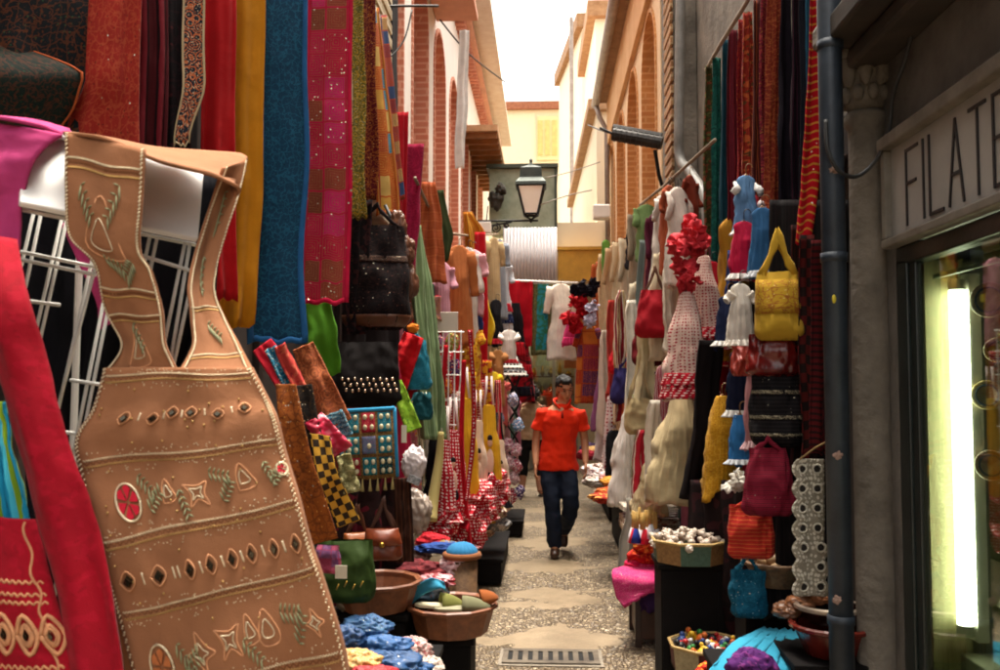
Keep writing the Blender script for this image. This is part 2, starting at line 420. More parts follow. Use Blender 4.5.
def garment(name, label, cat, kind, cx, top, wpx, hpx, Y, m, yaw=0, sleeves=0, group=None, trim=None, ruf=None, dep=.09, nf=7, amp=.018, hanger=True, lean=0, ang=.22, sm=None, slw=.065):
    SEED[0] += 1; s = SEED[0]; rr = random.Random(s)
    Wd = wpx * Y / F / max(.45, abs(math.cos(yaw))); H = hpx * Y / F
    O, T = XF(cx, top, Y, yaw); prof = PROF[kind]; K, M = 72, 34
    K = 120 if kind == 'drape' else K
    if kind == 'drape': nf = 15; amp = max(amp, .03) * 1.2
    else: nf += 2; amp *= 1.2
    if kind in ('limp', 'skirt'): nf = 6
    amp *= max(.35, min(1, Wd / .32))
    root = thing(name, label, cat, (O.x, O.y, O.z - H), group)
    def hw(t):
        for (a, b) in zip(prof, prof[1:]):
            if t <= b[0]: return (a[1] + (b[1] - a[1]) * (t - a[0]) / (b[0] - a[0])) * Wd
        return prof[-1][1] * Wd
    V = []; uv = []
    for i in range(M + 1):
        t = (i / M) ** 1.35
        a = hw(t); d = dep * (.25 + .75 * min(1, t * 3)) * .5
        for k in range(K):
            q = 2 * pi * k / K
            sn = math.sin(q * nf + s + 1.6 * noise.noise((t * 2, s, 0)) + 1.2 * noise.noise((q, s, 1.))); fl = 1.15 * amp * (min(1, .12 + t * 1.6) if kind != 'drape' else .35 + .8 * t) * (1 - 2 * abs(sn) ** .7 * (.6 + .5 * noise.noise((q * 2, t * 2, s))) + .9 * noise.noise((q * 1.5, t * 4, s)) + .45 * noise.noise((q * 3, t * 11, s)))
            x = a * math.cos(q); y = math.sin(q) * d
            y += fl * math.sin(q) * 1.0 + fl * .5; x += fl * math.cos(q) * .7 + lean * t * H + Wd * min(1, t * 4) * (.07 * noise.noise((t * 1.6, s * 1.7, 0)) + .05 * math.cos(q) * noise.noise((t * 3.5, s, math.copysign(5, math.cos(q)))))
            V.append(T(x, y, -t * H + (.12 if kind == 'drape' else .04) * t * t * noise.noise((q, s, 2)) + .01 * t * noise.noise((q * 3, s, 2)))); uv.append((q / 6.28 * Wd * 2, -t * H + s))
    Fc = [(i * K + k, i * K + (k + 1) % K, (i + 1) * K + (k + 1) % K, (i + 1) * K + k) for i in range(M) for k in range(K)]
    mk('bodice' if kind == 'dress' else 'body_cloth', V, Fc, m, root, uv, solid=.004)
    if sleeves:
        for sx in (-1, 1):
            a0 = hw(.08) * .86; L = .16 + sleeves * .62 if H > .7 else sleeves * .55; ang *= .7; n = 9; P = []; r = []
            for i in range(n):
                t = i / (n - 1)
                P.append(T(sx * (a0 + math.sin(ang) * L * t + .03 * t), .015 * math.sin(t * 5 + s) - .02 * t, -.05 - L * t * math.cos(ang)))
                r.append(slw * .72 * (1 - .3 * t) * (1 + .1 * math.sin(t * 17 + s) + .12 * noise.noise((t * 9, s, sx))))
            up = T(0, 1, 0) - T(0, 0, 0)
            v_, f_ = tube(P, r, 14, False, .42, up)
            uvs = [(i % 14 * .02, (i // 14) * .06) for i in range(len(v_))]
            mk('sleeve', v_, f_, sm or m, root, uvs, solid=.004)
    if ruf:
        for (t0, h, rm) in ruf:
            V = []; uv = []; K2 = 90; a0 = hw(t0) * 1.03
            for i in range(7):
                t = i / 6
                for k in range(K2):
                    q = 2 * pi * k / K2; a = a0 + t * .014; fl = .016 * t * math.sin(q * 15 + s) + .01 * t * noise.noise((q * 6, t, s))
                    V.append(T((a + fl) * math.cos(q) + lean * t0 * H, (dep * .5 + .012 * t + fl + amp * .6) * math.sin(q), -t0 * H - t * h * H)); uv.append((q / 6.28 * a * 3, -t * h))
            Fc = [(i * K2 + k, i * K2 + (k + 1) % K2, (i + 1) * K2 + (k + 1) % K2, (i + 1) * K2 + k) for i in range(6) for k in range(K2)]
            mk('flounce', V, Fc, rm, root, uv, solid=.003)
    if trim:
        for (t0, tm) in trim:
            P = [T(hw(t0) * 1.01 * math.cos(q * 2 * pi / 40) + lean * t0 * H, (dep * .5 + amp * 1.1) * math.sin(q * 2 * pi / 40), -t0 * H) for q in range(41)]
            b = MB(); b.tube(P, .008, 6); mk('trim_band', b.V, b.F, tm, root)
    if hanger:
        b = MB(); a = hw(.05) * .9
        b.tube([T(-a, 0, -.05), T(-a * .5, 0, -.015), T(0, 0, .01), T(a * .5, 0, -.015), T(a, 0, -.05)], .007, 6)
        b.tube([T(0, 0, .01), T(0, 0, .04)] + [T(.02 - .02 * math.cos(q * pi / 5), 0, .05 + .02 * math.sin(q * pi / 5)) for q in range(6)], .003, 5)
        mk('hanger', b.V, b.F, M_WOOD if s % 2 else M_DARK, root)
    return root

def bag(name, label, cat, cx, top, wpx, hpx, Y, m, yaw=0, strap=60, sm=None, d=.09, group=None, flap=None, band=None, tri=0, slouch=.03, tassel=None, knob=None, sw=.009):
    """soft bag: top is where the bag body begins; strap is how many px the straps rise above it"""
    SEED[0] += 1; s = SEED[0]
    Wd = wpx * Y / F / max(.5, abs(math.cos(yaw))); H = hpx * Y / F; sh = strap * Y / F
    O, T = XF(cx, top, Y, yaw); root = thing(name, label, cat, (O.x, O.y, O.z - H), group)
    K, M = 56, 26; V = []; uv = []
    def prof(t):
        wv = .5 * Wd * ((.82 - .45 * tri) + (.18 + .45 * tri) * math.sin(min(1, t * 1.25) * pi / 2))
        if t > .85: wv *= math.sqrt(max(0.02, 1 - ((t - .85) / .152) ** 2 * .5))
        dv = d * .5 * (.25 + .75 * math.sin(min(1, t * 1.3) * pi / 2))
        if t > .8: dv *= math.sqrt(max(.03, 1 - ((t - .8) / .202) ** 2))
        return wv, dv
    def pt(t, q, o=0):
        a, b = prof(t); n = slouch * (.9 * noise.noise((math.cos(q) * 1.5 + s, t * 2.2, math.sin(q))) + .5 * noise.noise((math.cos(q) * 6 + t, t * 5 - math.cos(q) * 2, s)) + .55 * (.5 - abs(noise.noise((math.cos(q) * 4 + s, t * 2.4 + math.cos(q), s * 2.)) * 2)) * (1.2 - t))
        c_, s_ = math.cos(q), math.sin(q); c_ = math.copysign(abs(c_) ** .7, c_)
        return T((a + n * .5) * c_, (b + n + o) * s_, -t * H)
    for i in range(M + 1):
        for k in range(K):
            q = 2 * pi * k / K; V.append(pt(i / M, q)); uv.append((.5 * Wd * math.cos(q), -i / M * H + s))
    Fc = [(i * K + k, i * K + (k + 1) % K, (i + 1) * K + (k + 1) % K, (i + 1) * K + k) for i in range(M) for k in range(K)]
    V.append(T(0, 0, -H)); uv.append((0, -H)); Fc += [(M * K + (k + 1) % K, M * K + k, M * K + K) for k in range(K)]
    mk('bag_body', V, Fc, m, root, uv)
    if strap:
        a = prof(.02)[0] * .85
        for yy in (-1, 1):
            P = []
            for i in range(11):
                t = i / 10; w_ = abs(2 * t - 1); z = sh * (1 - w_ ** 1.15) + .01 * noise.noise((t * 4, s, yy)); x = (2 * t - 1) * a * (.12 + .88 * w_ ** .8) + .012 * noise.noise((t * 5, s, yy + 3))
                P.append(T(x, yy * .012, z - .015))
            v_, f_ = tube(P, [sw * (1 + .35 * math.sin(k_ * 2.1 + s)) for k_ in range(11)], 8, True, .25, T(0, 1, 0) - T(0, 0, 0)); mk('strap', v_, f_, sm or m, root, [(v.x, v.z) for v in v_])
    if flap:
        g = lambda u, v: pt(.0 + v * .5, pi + pi * (.06 + .88 * u), .006 + .012 * math.sin(v * pi)) 
        g.size = (Wd, H * .5); v_, f_, q_ = grid(g, 14, 8); mk('flap', v_, f_, flap, root, q_, solid=.004)
    if band:
        for (t0, t1, bm_) in band:
            g = lambda u, v: pt(t0 + (t1 - t0) * v, pi + pi * u, .004)
            g.size = (Wd, H * (t1 - t0)); v_, f_, q_ = grid(g, 20, 4); mk('trim_band', v_, f_, bm_, root, q_, solid=.003)
    if tassel:
        n, tm = tassel
        for i in range(n):
            p = pt(.97, pi + pi * (i + .5) / n, .004); b = MB()
            b.tube([p, p - Vector((0, 0, .012))], .003, 5); b.tube([p - Vector((0, 0, .012)), p - Vector((0, 0, .02)), p - Vector((0, 0, .05))], [.004, .007, .009], 6)
            mk('tassel', b.V, b.F, tm, root)
    if knob:
        p = pt(.45, 1.5 * pi, .02); v_, f_ = ball(p, .012, .01, .012); mk('clasp', v_, f_, knob, root)
    return root

def ruffle_bunch(name, label, cat, pts, m, r=.06, group=None):
    """crumpled tulle: many wavy discs"""
    b = MB(); rr = random.Random(len(label))
    for (px, py, Y) in pts:
        for k in range(5):
            c = W(px, py, Y) + Vector((rr.uniform(-r, r) * .7, rr.uniform(-.04, .04), rr.uniform(-r, r) * .7))
            M = Euler((rr.uniform(0, 6), rr.uniform(0, 6), rr.uniform(0, 6))).to_matrix(); n = 48; s = rr.random() * 50
            V = [c]; Fc = []
            for ring in (1, 2, 3):
                for j in range(n):
                    q = 2 * pi * j / n; R_ = r * ring / 3 * (1 + .06 * noise.noise((q, s, 0)))
                    V.append(c + M @ Vector((R_ * math.cos(q), R_ * math.sin(q), (ring / 3) ** 1.5 * r * .26 * math.sin(q * 6 + s) + .4 * r * (ring / 3) ** 2)))
            for j in range(n): Fc.append((0, 1 + j, 1 + (j + 1) % n))
            for ring in range(2):
                for j in range(n):
                    a = 1 + ring * n; Fc.append((a + j, a + n + j, a + n + (j + 1) % n, a + (j + 1) % n))
            b.add(V, Fc)
    return tag(mk(name, b.V, b.F, m, solid=.002, uv=[(v.x + v.y, v.z) for v in b.V]), label, cat, group)

def lumpy(name, label, cat, px, py, Y, rx, ry, rz, m, seed=1, lump=.45, lf=2.2, group=None, parent=None, rot=0):
    c = W(px, py, Y); M = Euler((0, 0, rot)).to_matrix()
    v, f = ball(c, rx, ry, rz, 64, 36, M, lump, seed, lf)
    o = mk(name, v, f, m, parent, [(q.x + q.y * .6, q.z + q.y * .6) for q in v])
    return tag(o, label, cat, group) if parent is None else o

def folded(name, label, cat, c, sx, sy, sz, m, rot=0, group=None, seed=0, tilt=0):
    """a folded textile: layered rounded slab with a visible fold at the front edge"""
    M = Matrix.Rotation(rot, 3, 'Z') @ Matrix.Rotation(tilt, 3, 'X'); b = MB(); nl = 3
    for l in range(nl):
        z0 = l * sz / nl; n = 12; V = []; k = 20
        for i in range(n + 1):
            x = (i / n - .5) * sx
            for j in range(k):
                q = 2 * pi * j / k; yy = math.cos(q); zz = math.sin(q)
                y = math.copysign(abs(yy) ** .35, yy) * sy * .5 * (1 - .03 * l); z = math.copysign(abs(zz) ** .8, zz) * sz / nl * .52
                wv = .25 * sz / nl * noise.noise((x * 9 + seed, y * 9, l + seed)) * 2
                V.append(Vector(c) + M @ Vector((x * (1 + .02 * noise.noise((l * 3., y * 20, seed))), y, z0 + sz / nl * .5 + z + wv)))
        Fc = [(i * k + j, i * k + (j + 1) % k, (i + 1) * k + (j + 1) % k, (i + 1) * k + j) for i in range(n) for j in range(k)]
        Fc += [tuple(range(k - 1, -1, -1)), tuple(n * k + j for j in range(k))]
        b.add(V, Fc)
    return tag(mk(name, b.V, b.F, m, None, [(v.x + v.y, v.z + v.y) for v in b.V]), label, cat, group)

def remesh(parts, name, m, parent, vox=.008, sm=6, nz=0, nf=12):
    b = MB()
    for v, f in parts: b.add(v, f)
    me = bpy.data.meshes.new('t'); me.from_pydata(b.V, [], b.F); o = bpy.data.objects.new('t', me); sc.collection.objects.link(o)
    r = o.modifiers.new('r', 'REMESH'); r.mode = 'VOXEL'; r.voxel_size = vox; r.use_smooth_shade = True
    s = o.modifiers.new('s', 'SMOOTH'); s.iterations = sm; s.factor = .5
    dg = bpy.context.evaluated_depsgraph_get(); ev = o.evaluated_get(dg); m2 = ev.to_mesh()
    V = [v.co.copy() for v in m2.vertices]; N = [v.normal.copy() for v in m2.vertices]; Fc = [tuple(p.vertices) for p in m2.polygons]
    ev.to_mesh_clear(); bpy.data.objects.remove(o); bpy.data.meshes.remove(me)
    if nz: V = [v + n * nz * (noise.noise(Vector((v.x * nf, v.y * nf, v.z * nf * 1.3))) + .5 * noise.noise(v * nf * 2.3)) for v, n in zip(V, N)]
    return mk(name, V, Fc, m, parent, [(v.x, v.z) for v in V])

def lathe_wavy(c, prof, n, amp, seed):
    V, Fc = lathe(prof, c, n, False)
    return V, Fc

M_WOOD = plain('#9a7040', .6, vs=8, c2='#6e4a26', bs=60)
M_DARK = plain('#1c1a1a', .55, var=.2)
M_BLACKISH = plain('#141414', .6)
M_WHITE = plain('#e8e6e0', .4, var=.06, bump=.05)
M_IRON = plain('#26282a', .5, .6, var=.3)
M_DKWOOD = plain('#2a1a12', .6, c2='#17100c')
M_BRASS = plain('#c39a45', .3, .9)
M_CHROME = plain('#c8c8c8', .25, .9, var=.1)
# ================================================================== SETTING
def floor_mat():
    N = NT('paving'); t = N.n('ShaderNodeTexCoord'); P = t.outputs['Object']; sp = N.n('ShaderNodeSeparateXYZ'); N.l(P, sp.inputs[0])
    x, y = sp.outputs[0], sp.outputs[1]
    wob = N.math('MULTIPLY', N.math('SUBTRACT', N.noise(P, 1.8, 3), .5), .8)
    yy = N.math('FRACT', N.math('ADD', N.math('MULTIPLY', y, .85), wob))
    a = N.math('ABSOLUTE', N.math('SUBTRACT', yy, .5)); xx = N.math('ADD', N.math('SUBTRACT', x, .03), wob)
    b = N.math('ABSOLUTE', N.math('SUBTRACT', N.math('FRACT', N.math('MULTIPLY_ADD', xx, .78, .5)), .5))
    dm = N.math('ADD', N.math('MULTIPLY', a, 1.5), N.math('MULTIPLY', b, 1.3))
    dm = N.math('ADD', dm, N.math('MULTIPLY', N.math('SUBTRACT', N.noise(P, 6, 4), .5), .5)); slab = N.math('LESS_THAN', dm, .50)
    v = N.vor(P, 36, .95); ve = N.vor(P, 36, .95, 'DISTANCE_TO_EDGE')
    sc_ = N.n('ShaderNodeSeparateColor'); N.l(v.outputs['Color'], sc_.inputs[0])
    peb = N.ramp(sc_.outputs[0], [(0, hexc('#6e6354')), (.35, hexc('#8c806e')), (.7, hexc('#a89c88')), (.95, hexc('#cfc6b4'))])
    peb = N.mix(N.math('LESS_THAN', ve.outputs['Distance'], .10), peb, hexc('#55493a'))
    st = N.ramp(N.noise(P, 3.5, 8, .7), [(.25, hexc('#7c7263')), (.5, hexc('#968b7a')), (.75, hexc('#aca08d'))])
    ed = N.math('COMPARE', dm, .50, .012); st = N.mix(N.math('MULTIPLY', ed, .6), st, hexc('#5b4f40'))
    spk = N.math('GREATER_THAN', N.noise(P, 70, 2), .68); st = N.mix(N.math('MULTIPLY', spk, .4), st, hexc('#d8cdb8'))
    c = N.mix(slab, peb, st); dirt = N.ramp(N.noise(P, 1.2, 5), [(.3, (.62, .60, .57)), (.65, (1, 1, 1))])
    N.col(N.mix(1.0, N.mix(1.0, c, dirt, 'MULTIPLY'), (.92, .82, .69, 1), 'MULTIPLY'))
    N.p.inputs['Roughness'].default_value = .42
    h = N.mix(slab, N.math('MINIMUM', ve.outputs['Distance'], .35), N.math('MULTIPLY_ADD', N.noise(P, 25, 5), .14, .22))
    N.bump(h, .9, .03); return N.m
b = MB(); b.add([(-80, -20, 0), (80, -20, 0), (80, 200, 0), (-80, 200, 0)], [(0, 1, 2, 3)])
tag(b.obj('ground', floor_mat()), None, None, kind='structure')

BR_L = brick_mat('#cf8a70', '#c4795f', '#dba78e'); BR_R = brick_mat('#c58a50', '#b97c46', '#cf9c66'); BR_C = brick_mat('#c0a983', '#ab9270', '#d6c5a6')
ST_W = plain('#f2ebe2', .9, var=.1, vs=1.5, bs=30); ST_P = plain('#d9a58c', .9, var=.15, vs=1.5)
ST_O = plain('#dcb282', .9, vs=1.3, c2='#c9965e', bs=30); ST_OS = plain('#e2c39b', .9, var=.12)
CREAM = plain('#efe4cc', .9, var=.06, vs=1.2); EAVE = plain('#a9825c', .8, c2='#8a6340'); EAVE_L = plain('#e6d8c6', .85, c2='#d6c2ac')
TILE = plain('#a5694a', .9, c2='#7e4a35', vs=9); GUT = plain('#a89c94', .5, .3, c2='#8b7d73')
DARKWALL = plain('#3a2e27', .8, c2='#211914', vs=3); STONE = plain('#857c70', .85, c2='#544d44', vs=3, bs=25, bump=.5, bd=.02)
STONE_D = plain('#77716a', .85, c2='#55504a', vs=2.5, bs=22, bump=.5, bd=.015)

def facade(name, label, sg, x, Y0, Y1, centers, ow, zb, zs, zt, dep, front, brick, back, mass=4, point=1.0):
    """wall with tall brick-lined arched recesses; sg=-1 for the wall on the -x side"""
    root = thing(name, label, 'building', (x, (Y0 + Y1) / 2, 0))
    o_ = lambda d: x + sg * d
    V = []; Fc = []
    def quad(B, *p): B.add(list(p), [tuple(range(len(p)))])
    B = MB(); edges = [Y0]
    for c in centers: edges += [c - ow / 2, c + ow / 2]
    edges.append(Y1)
    for i in range(0, len(edges), 2):
        quad(B, (x, edges[i], zb), (x, edges[i + 1], zb), (x, edges[i + 1], zt), (x, edges[i], zt))
    n = 14
    for c in centers:
        arc = [(c - math.cos(pi * k / n) * ow / 2, zs + math.sin(pi * k / n) * ow / 2 * point) for k in range(n + 1)]
        for (p, q) in zip(arc, arc[1:]): quad(B, (x, p[0], p[1]), (x, q[0], q[1]), (x, q[0], zt), (x, p[0], zt))
    B.box((min(o_(dep), o_(mass)), Y0, zb), (max(o_(dep), o_(mass)), Y1, zt))
    quad(B, (x, Y0, zb), (o_(dep), Y0, zb), (o_(dep), Y0, zt), (x, Y0, zt)); quad(B, (x, Y1, zb), (o_(dep), Y1, zb), (o_(dep), Y1, zt), (x, Y1, zt))
    quad(B, (x, Y0, zb), (x, Y1, zb), (o_(dep), Y1, zb), (o_(dep), Y0, zb))
    B.obj('wall', front, root)
    for c in centers:
        A = MB(); arc = [(c - ow / 2, zb)] + [(c - math.cos(pi * k / n) * ow / 2, zs + math.sin(pi * k / n) * ow / 2 * point) for k in range(n + 1)] + [(c + ow / 2, zb)]
        for (p, q) in zip(arc, arc[1:]): quad(A, (o_(.004), p[0], p[1]), (o_(.004), q[0], q[1]), (o_(dep), q[0], q[1]), (o_(dep), p[0], p[1]))
        # raised archivolt
        m_ = .05
        outer = [(c - (ow / 2 + m_), zb)] + [(c - math.cos(pi * k / n) * (ow / 2 + m_), zs + math.sin(pi * k / n) * (ow / 2 * point + m_)) for k in range(n + 1)] + [(c + ow / 2 + m_, zb)]
        for k in range(len(arc) - 1):
            p, q, P_, Q_ = arc[k], arc[k + 1], outer[k], outer[k + 1]
            quad(A, (o_(-.02), p[0], p[1]), (o_(-.02), q[0], q[1]), (o_(-.02), Q_[0], Q_[1]), (o_(-.02), P_[0], P_[1]))
            quad(A, (o_(-.02), P_[0], P_[1]), (o_(-.02), Q_[0], Q_[1]), (x, Q_[0], Q_[1]), (x, P_[0], P_[1]))
            quad(A, (o_(-.02), p[0], p[1]), (o_(-.02), q[0], q[1]), (o_(.004), q[0], q[1]), (o_(.004), p[0], p[1]))
        ar = A.obj('arch', brick, root)
        Bk = MB(); m2 = [(o_(dep - .004), p[0], p[1]) for p in arc]; Bk.add(m2, [tuple(range(len(m2)))]); Bk.obj('recess_panel', back, ar)
    return root

# left arcade
FL = facade('arcade_building', 'tall white building with pink-red brick arches above the left row of clothes', -1, -1.35, 5.2, 21.5, [6.0 + 1.8 * k + 1.75 for k in range(-1, 7)], 1.15, 3.0, 5.55, 7.35, .24, ST_W, BR_L, ST_P)
b = MB()
for k in range(60): b.box((-1.35, 10.8 + k * .18, 7.08), (-1.2, 10.8 + k * .18 + .08, 7.2))
b.box((-1.35, 10.8, 7.2), (-1.12, 21.5, 7.27)); b.obj('cornice', BR_L, FL)
b = MB(); b.box((-4, 10.8, 7.352), (-.8, 21.5, 7.44)); b.obj('eaves', EAVE_L, FL, bevel=.01)
b = MB(); b.box((-1.348, 5.2, 2.86), (-1.2, 21.5, 2.998)); b.obj('string_course', plain('#a99a86', .8), FL, bevel=.02)
# brick pier at near left
b = MB(); b.box((-1.35, 5.3, 3.0), (-1.16, 6.6, 7.6)); 
for k in range(40): b.box((-1.16, 5.32, 3.05 + k * .11), (-1.14, 6.58, 3.12 + k * .11))
tag(b.obj('brick_pier', BR_C), 'pale ribbed brick pier at the near end of the arches above the patchwork tunics', 'pier')
# bay box
r = thing('bay_window', 'boxy pink stucco bay jutting out over the alley high on the white building', 'bay', (-1.1, 10.2, 6.2))
b = MB(); b.box((-1.34, 9.3, 6.22), (-.86, 10.9, 8.4)); b.obj('box_wall', plain('#cf8d70', .9, var=.1), r, bevel=.01)
b = MB(); b.box((-1.34, 9.26, 6.14), (-.82, 10.94, 6.216)); b.obj('base_slab', plain('#d8a186', .9, var=.1), r, bevel=.01)
r = thing('timber_canopy', 'orange-brown timber roof overhang beyond the white building, left of the lantern', 'roof', (-1.2, 17, 5.7))
b = MB(); b.box((-2.2, 14.8, 5.85), (-.78, 19.4, 5.95)); b.obj('boards', plain('#c9a07a', .7, c2='#a87c52', vs=5), r)
b = MB()
for k in range(12): b.box((-1.5, 14.9 + k * .38, 5.76), (-.8, 14.98 + k * .38, 5.846))
b.obj('rafters', plain('#8a5a30', .7), r)

# left ground floor shop wall
def shopfront(name, label, x, sg, Y0, Y1, H=2.86):
    r = thing(name, label, 'shopfront', (x, (Y0 + Y1) / 2, 0)); b = MB()
    b.box((min(x, x + sg * 1.6), Y0, 0), (max(x, x + sg * 1.6), Y1, H)); b.obj('wall', DARKWALL, r)
    b = MB(); k = Y0 + .1
    while k < Y1 - .4:
        b.box((min(x, x - sg * .035), k, .25), (max(x, x - sg * .035), k + .07, H - .2)); k += .42
    b.obj('timber_post', M_DKWOOD, r, bevel=.004)
    b = MB(); b.box((min(x, x - sg * .08), Y0, H - .2), (max(x, x - sg * .08), Y1, H - .003)); b.obj('lintel', M_DKWOOD, r, bevel=.01)
    return r
shopfront('shopfront', 'dark timber shopfront behind the scarves and bags at left', -1.45, -1, -2, 5.2, 3.6)
shopfront('shopfront', 'dark shopfront under the white arched building behind the hanging shirts', -1.45, -1, 5.2, 21.5)
shopfront('shopfront', 'dark shopfront under the ochre arched building behind the pale robes', 1.42, 1, 9.2, 15.6)
shopfront('shopfront', 'dark shopfront behind the polka dot dresses and bags right of the passage', 1.42, 1, 3.95, 9.2)

# right arcade
FR = facade('arcade_building', 'ochre building with tall orange brick arches above the right row of robes', 1, 1.2, 9.2, 16.2, [10.2 + 1.9 * k for k in range(0, 4)], 1.3, 2.9, 5.2, 6.8, .24, ST_OS, BR_R, ST_O)
b = MB(); b.box((.97, 8.9, 6.72), (4.5, 16.2, 6.8)); b.obj('eaves', EAVE, FR, bevel=.01)
b = MB(); b.box((1.13, 9.2, 5.93), (1.197, 16.2, 6.72)); b.obj('frieze', ST_O, FR, bevel=.01)
b = MB(); b.tube([(.93, 8.2, 6.72), (.93, 16.3, 6.72)], .075, 12); b.obj('gutter', GUT, FR, smooth=True)
b = MB(); b.tube([(.93, 16.15, 6.7), (1.0, 16.15, 6.45), (1.12, 16.1, 6.2), (1.14, 16.1, 3.0)], .045, 10); b.obj('downpipe', GUT, FR, smooth=True)
b = MB()
for k in range(36): b.box((.9, 9 + k * .2, 6.81), (1.4, 9.13 + k * .2, 6.87))
b.obj('roof_tiles', TILE, FR, bevel=.02)
# stone building near right
r = thing('stone_building', 'grey-brown stone building behind the dark scarves at right', 'building', (2, 6.5, 0))
b = MB(); b.box((1.42, 3.9, 2.863), (5, 9.2, 9)); b.obj('wall', STONE, r)
for (y0, y1) in ((8.3, 9.1),):
    b = MB(); b.box((1.2, y0, 2.9), (1.418, y1, 9)); b.obj('pilaster', STONE, r, bevel=.01)
b = MB()
for k in range(48): b.box((1.17, 8.28, 3.3 + k * .115), (1.198, 8.75, 3.38 + k * .115))
b.obj('brick_rib', brick_mat('#a5774e', '#8f6440', '#b79872'), r, bevel=.006)
for q_ in (((1.13, 8.1, 2.95), (1.419, 9.15, 3.2)),):
    b = MB(); b.box(*q_); b.obj('capital_block', STONE, r, bevel=.03)
# filatelic shop
r = thing('stamp_shop', 'grey plastered corner shop with a lit display window in the right foreground', 'shop', (1.6, 2.6, 0))
SX = 1.35
b = MB(); b.box((SX, -2, 2.60), (5, 3.86, 9)); b.box((SX, -2, 0), (5, 1.19, 2.597)); b.box((SX, 3.5, 0), (1.9, 3.86, 2.597)); b.box((1.95, 3.5, 0), (5, 3.9, 2.59))
b.box((SX + .02, 1.2, 0), (1.9, 3.5, .45)); b.obj('wall', STONE_D, r, bevel=.006)
b = MB(); b.box((1.1, -.2, 2.98), (SX - .003, 3.62, 3.08)); b.box((1.2, -.2, 2.9), (SX - .003, 3.6, 2.976)); b.obj('cornice', plain('#3e352d', .8, c2='#2a241f'), r, bevel=.015)
fr = MB(); DG = plain('#1b2422', .35, c2='#0f1513', vs=10)
for (y0, y1, x0, x1) in ((3.40, 3.495, SX - .01, SX + .04), (3.345, 3.397, SX + .0, SX + .03), (1.25, 1.33, SX, SX + .06)): fr.box((x0, y0, .1), (x1, y1, 2.12))
fr.box((SX - .01, 1.3, 2.1), (SX + .06, 3.49, 2.165)); fr.box((SX - .005, 1.3, .452), (SX + .06, 3.343, .52))
wf = fr.obj('window_frame', DG, r, bevel=.006)
b = MB(); b.box((SX + .014, 1.33, .52), (SX + .018, 3.344, 2.1)); b.obj('pane', glass_mat('#dfe6d2', .06), wf)
b = MB(); b.box((1.395, 1.3, 2.03), (1.41, 3.3, 2.045)); b.obj('curtain_rail', plain('#6a7452', .5), wf)
WP = NT('panelling'); tcw = WP.uv(1, 1, 'Object'); mp = WP.n('ShaderNodeMapping'); mp.inputs['Scale'].default_value = (14, 14, 1.2); WP.l(tcw, mp.inputs[0])
WP.col(WP.ramp(WP.noise(mp.outputs[0], 2.2, 5, .6), [(.3, hexc('#8f8560')), (.55, hexc('#b3a981')), (.75, hexc('#857a56'))])); WP.p.inputs['Roughness'].default_value = .5
b = MB(); b.box((1.43, 3.455, .45), (1.62, 3.495, 2.12)); b.box((1.56, 3.43, .45), (1.575, 3.454, 2.12)); b.obj('panelling', WP.m, r)
b = MB(); b.box((1.62, 3.47, .45), (3.2, 3.497, 2.59)); b.box((3.2, 1.2, .45), (3.25, 3.47, 2.59)); b.box((1.42, 1.2, 2.2), (3.2, 3.47, 2.25)); b.box((1.42, 1.2, .5), (3.2, 3.47, .56)); b.obj('interior', plain('#a9b094', .8, c2='#858a6c', vs=3), r)
# sign
sg = thing('shop_sign', 'long grey sign board with thin black capital letters over the lit display window', 'sign', (1.32, 2.5, 2.17))
b = MB(); b.box((1.325, 1.35, 2.205), (1.346, 3.475, 2.545)); b.obj('board', plain('#a8a5a0', .6, var=.12, vs=4), sg)
b = MB(); b.box((1.295, 1.3, 2.170), (1.348, 3.52, 2.204)); b.box((1.285, 1.3, 2.546), (1.348, 3.52, 2.595)); b.box((1.297, 3.476, 2.205), (1.347, 3.515, 2.545)); b.obj('sign_frame', plain('#807a70', .6, c2='#625b50', vs=7), sg, bevel=.006)
INK = plain('#17161a', .5)
def letter(ch, y):
    """stroke capital; reading direction runs towards the camera (-Y)"""
    S = {'F': [((0, 0), (0, 1)), ((0, 1), (1, 1)), ((0, .55), (.8, .55))], 'I': [((0, 0), (0, 1))], 'L': [((0, 1), (0, 0)), ((0, 0), (1, 0))],
         'A': [((0, 0), (.5, 1)), ((.5, 1), (1, 0)), ((.18, .36), (.82, .36))], 'T': [((0, 1), (1, 1)), ((.5, 0), (.5, 1))],
         'E': [((0, 0), (0, 1)), ((0, 1), (1, 1)), ((0, .52), (.85, .52)), ((0, 0), (1, 0))]}
    wd = .0 if ch == 'I' else .1; B_ = MB()
    for (p, q) in S[ch]:
        a = Vector((0, y - p[0] * wd, 2.235 + p[1] * .27)); c = Vector((0, y - q[0] * wd, 2.235 + q[1] * .27)); d = (c - a).normalized(); a -= d * .006; c += d * .006
        n_ = Vector((0, -d.z, d.y)) * .0055
        x0, x1 = (1.3195 + .0005 * (len(B_.V) // 8), 1.3245)
        pts = [a - n_, c - n_, c + n_, a + n_]
        B_.add([(x0, p_.y, p_.z) for p_ in pts] + [(x1, p_.y, p_.z) for p_ in pts], [(0, 1, 2, 3), (7, 6, 5, 4), (0, 4, 5, 1), (1, 5, 6, 2), (2, 6, 7, 3), (3, 7, 4, 0)])
    B_.obj('letter', INK, sg)
yy = 3.33
for ch in 'FILATELIA':
    letter(ch, yy); yy -= (.05 if ch == 'I' else .148)
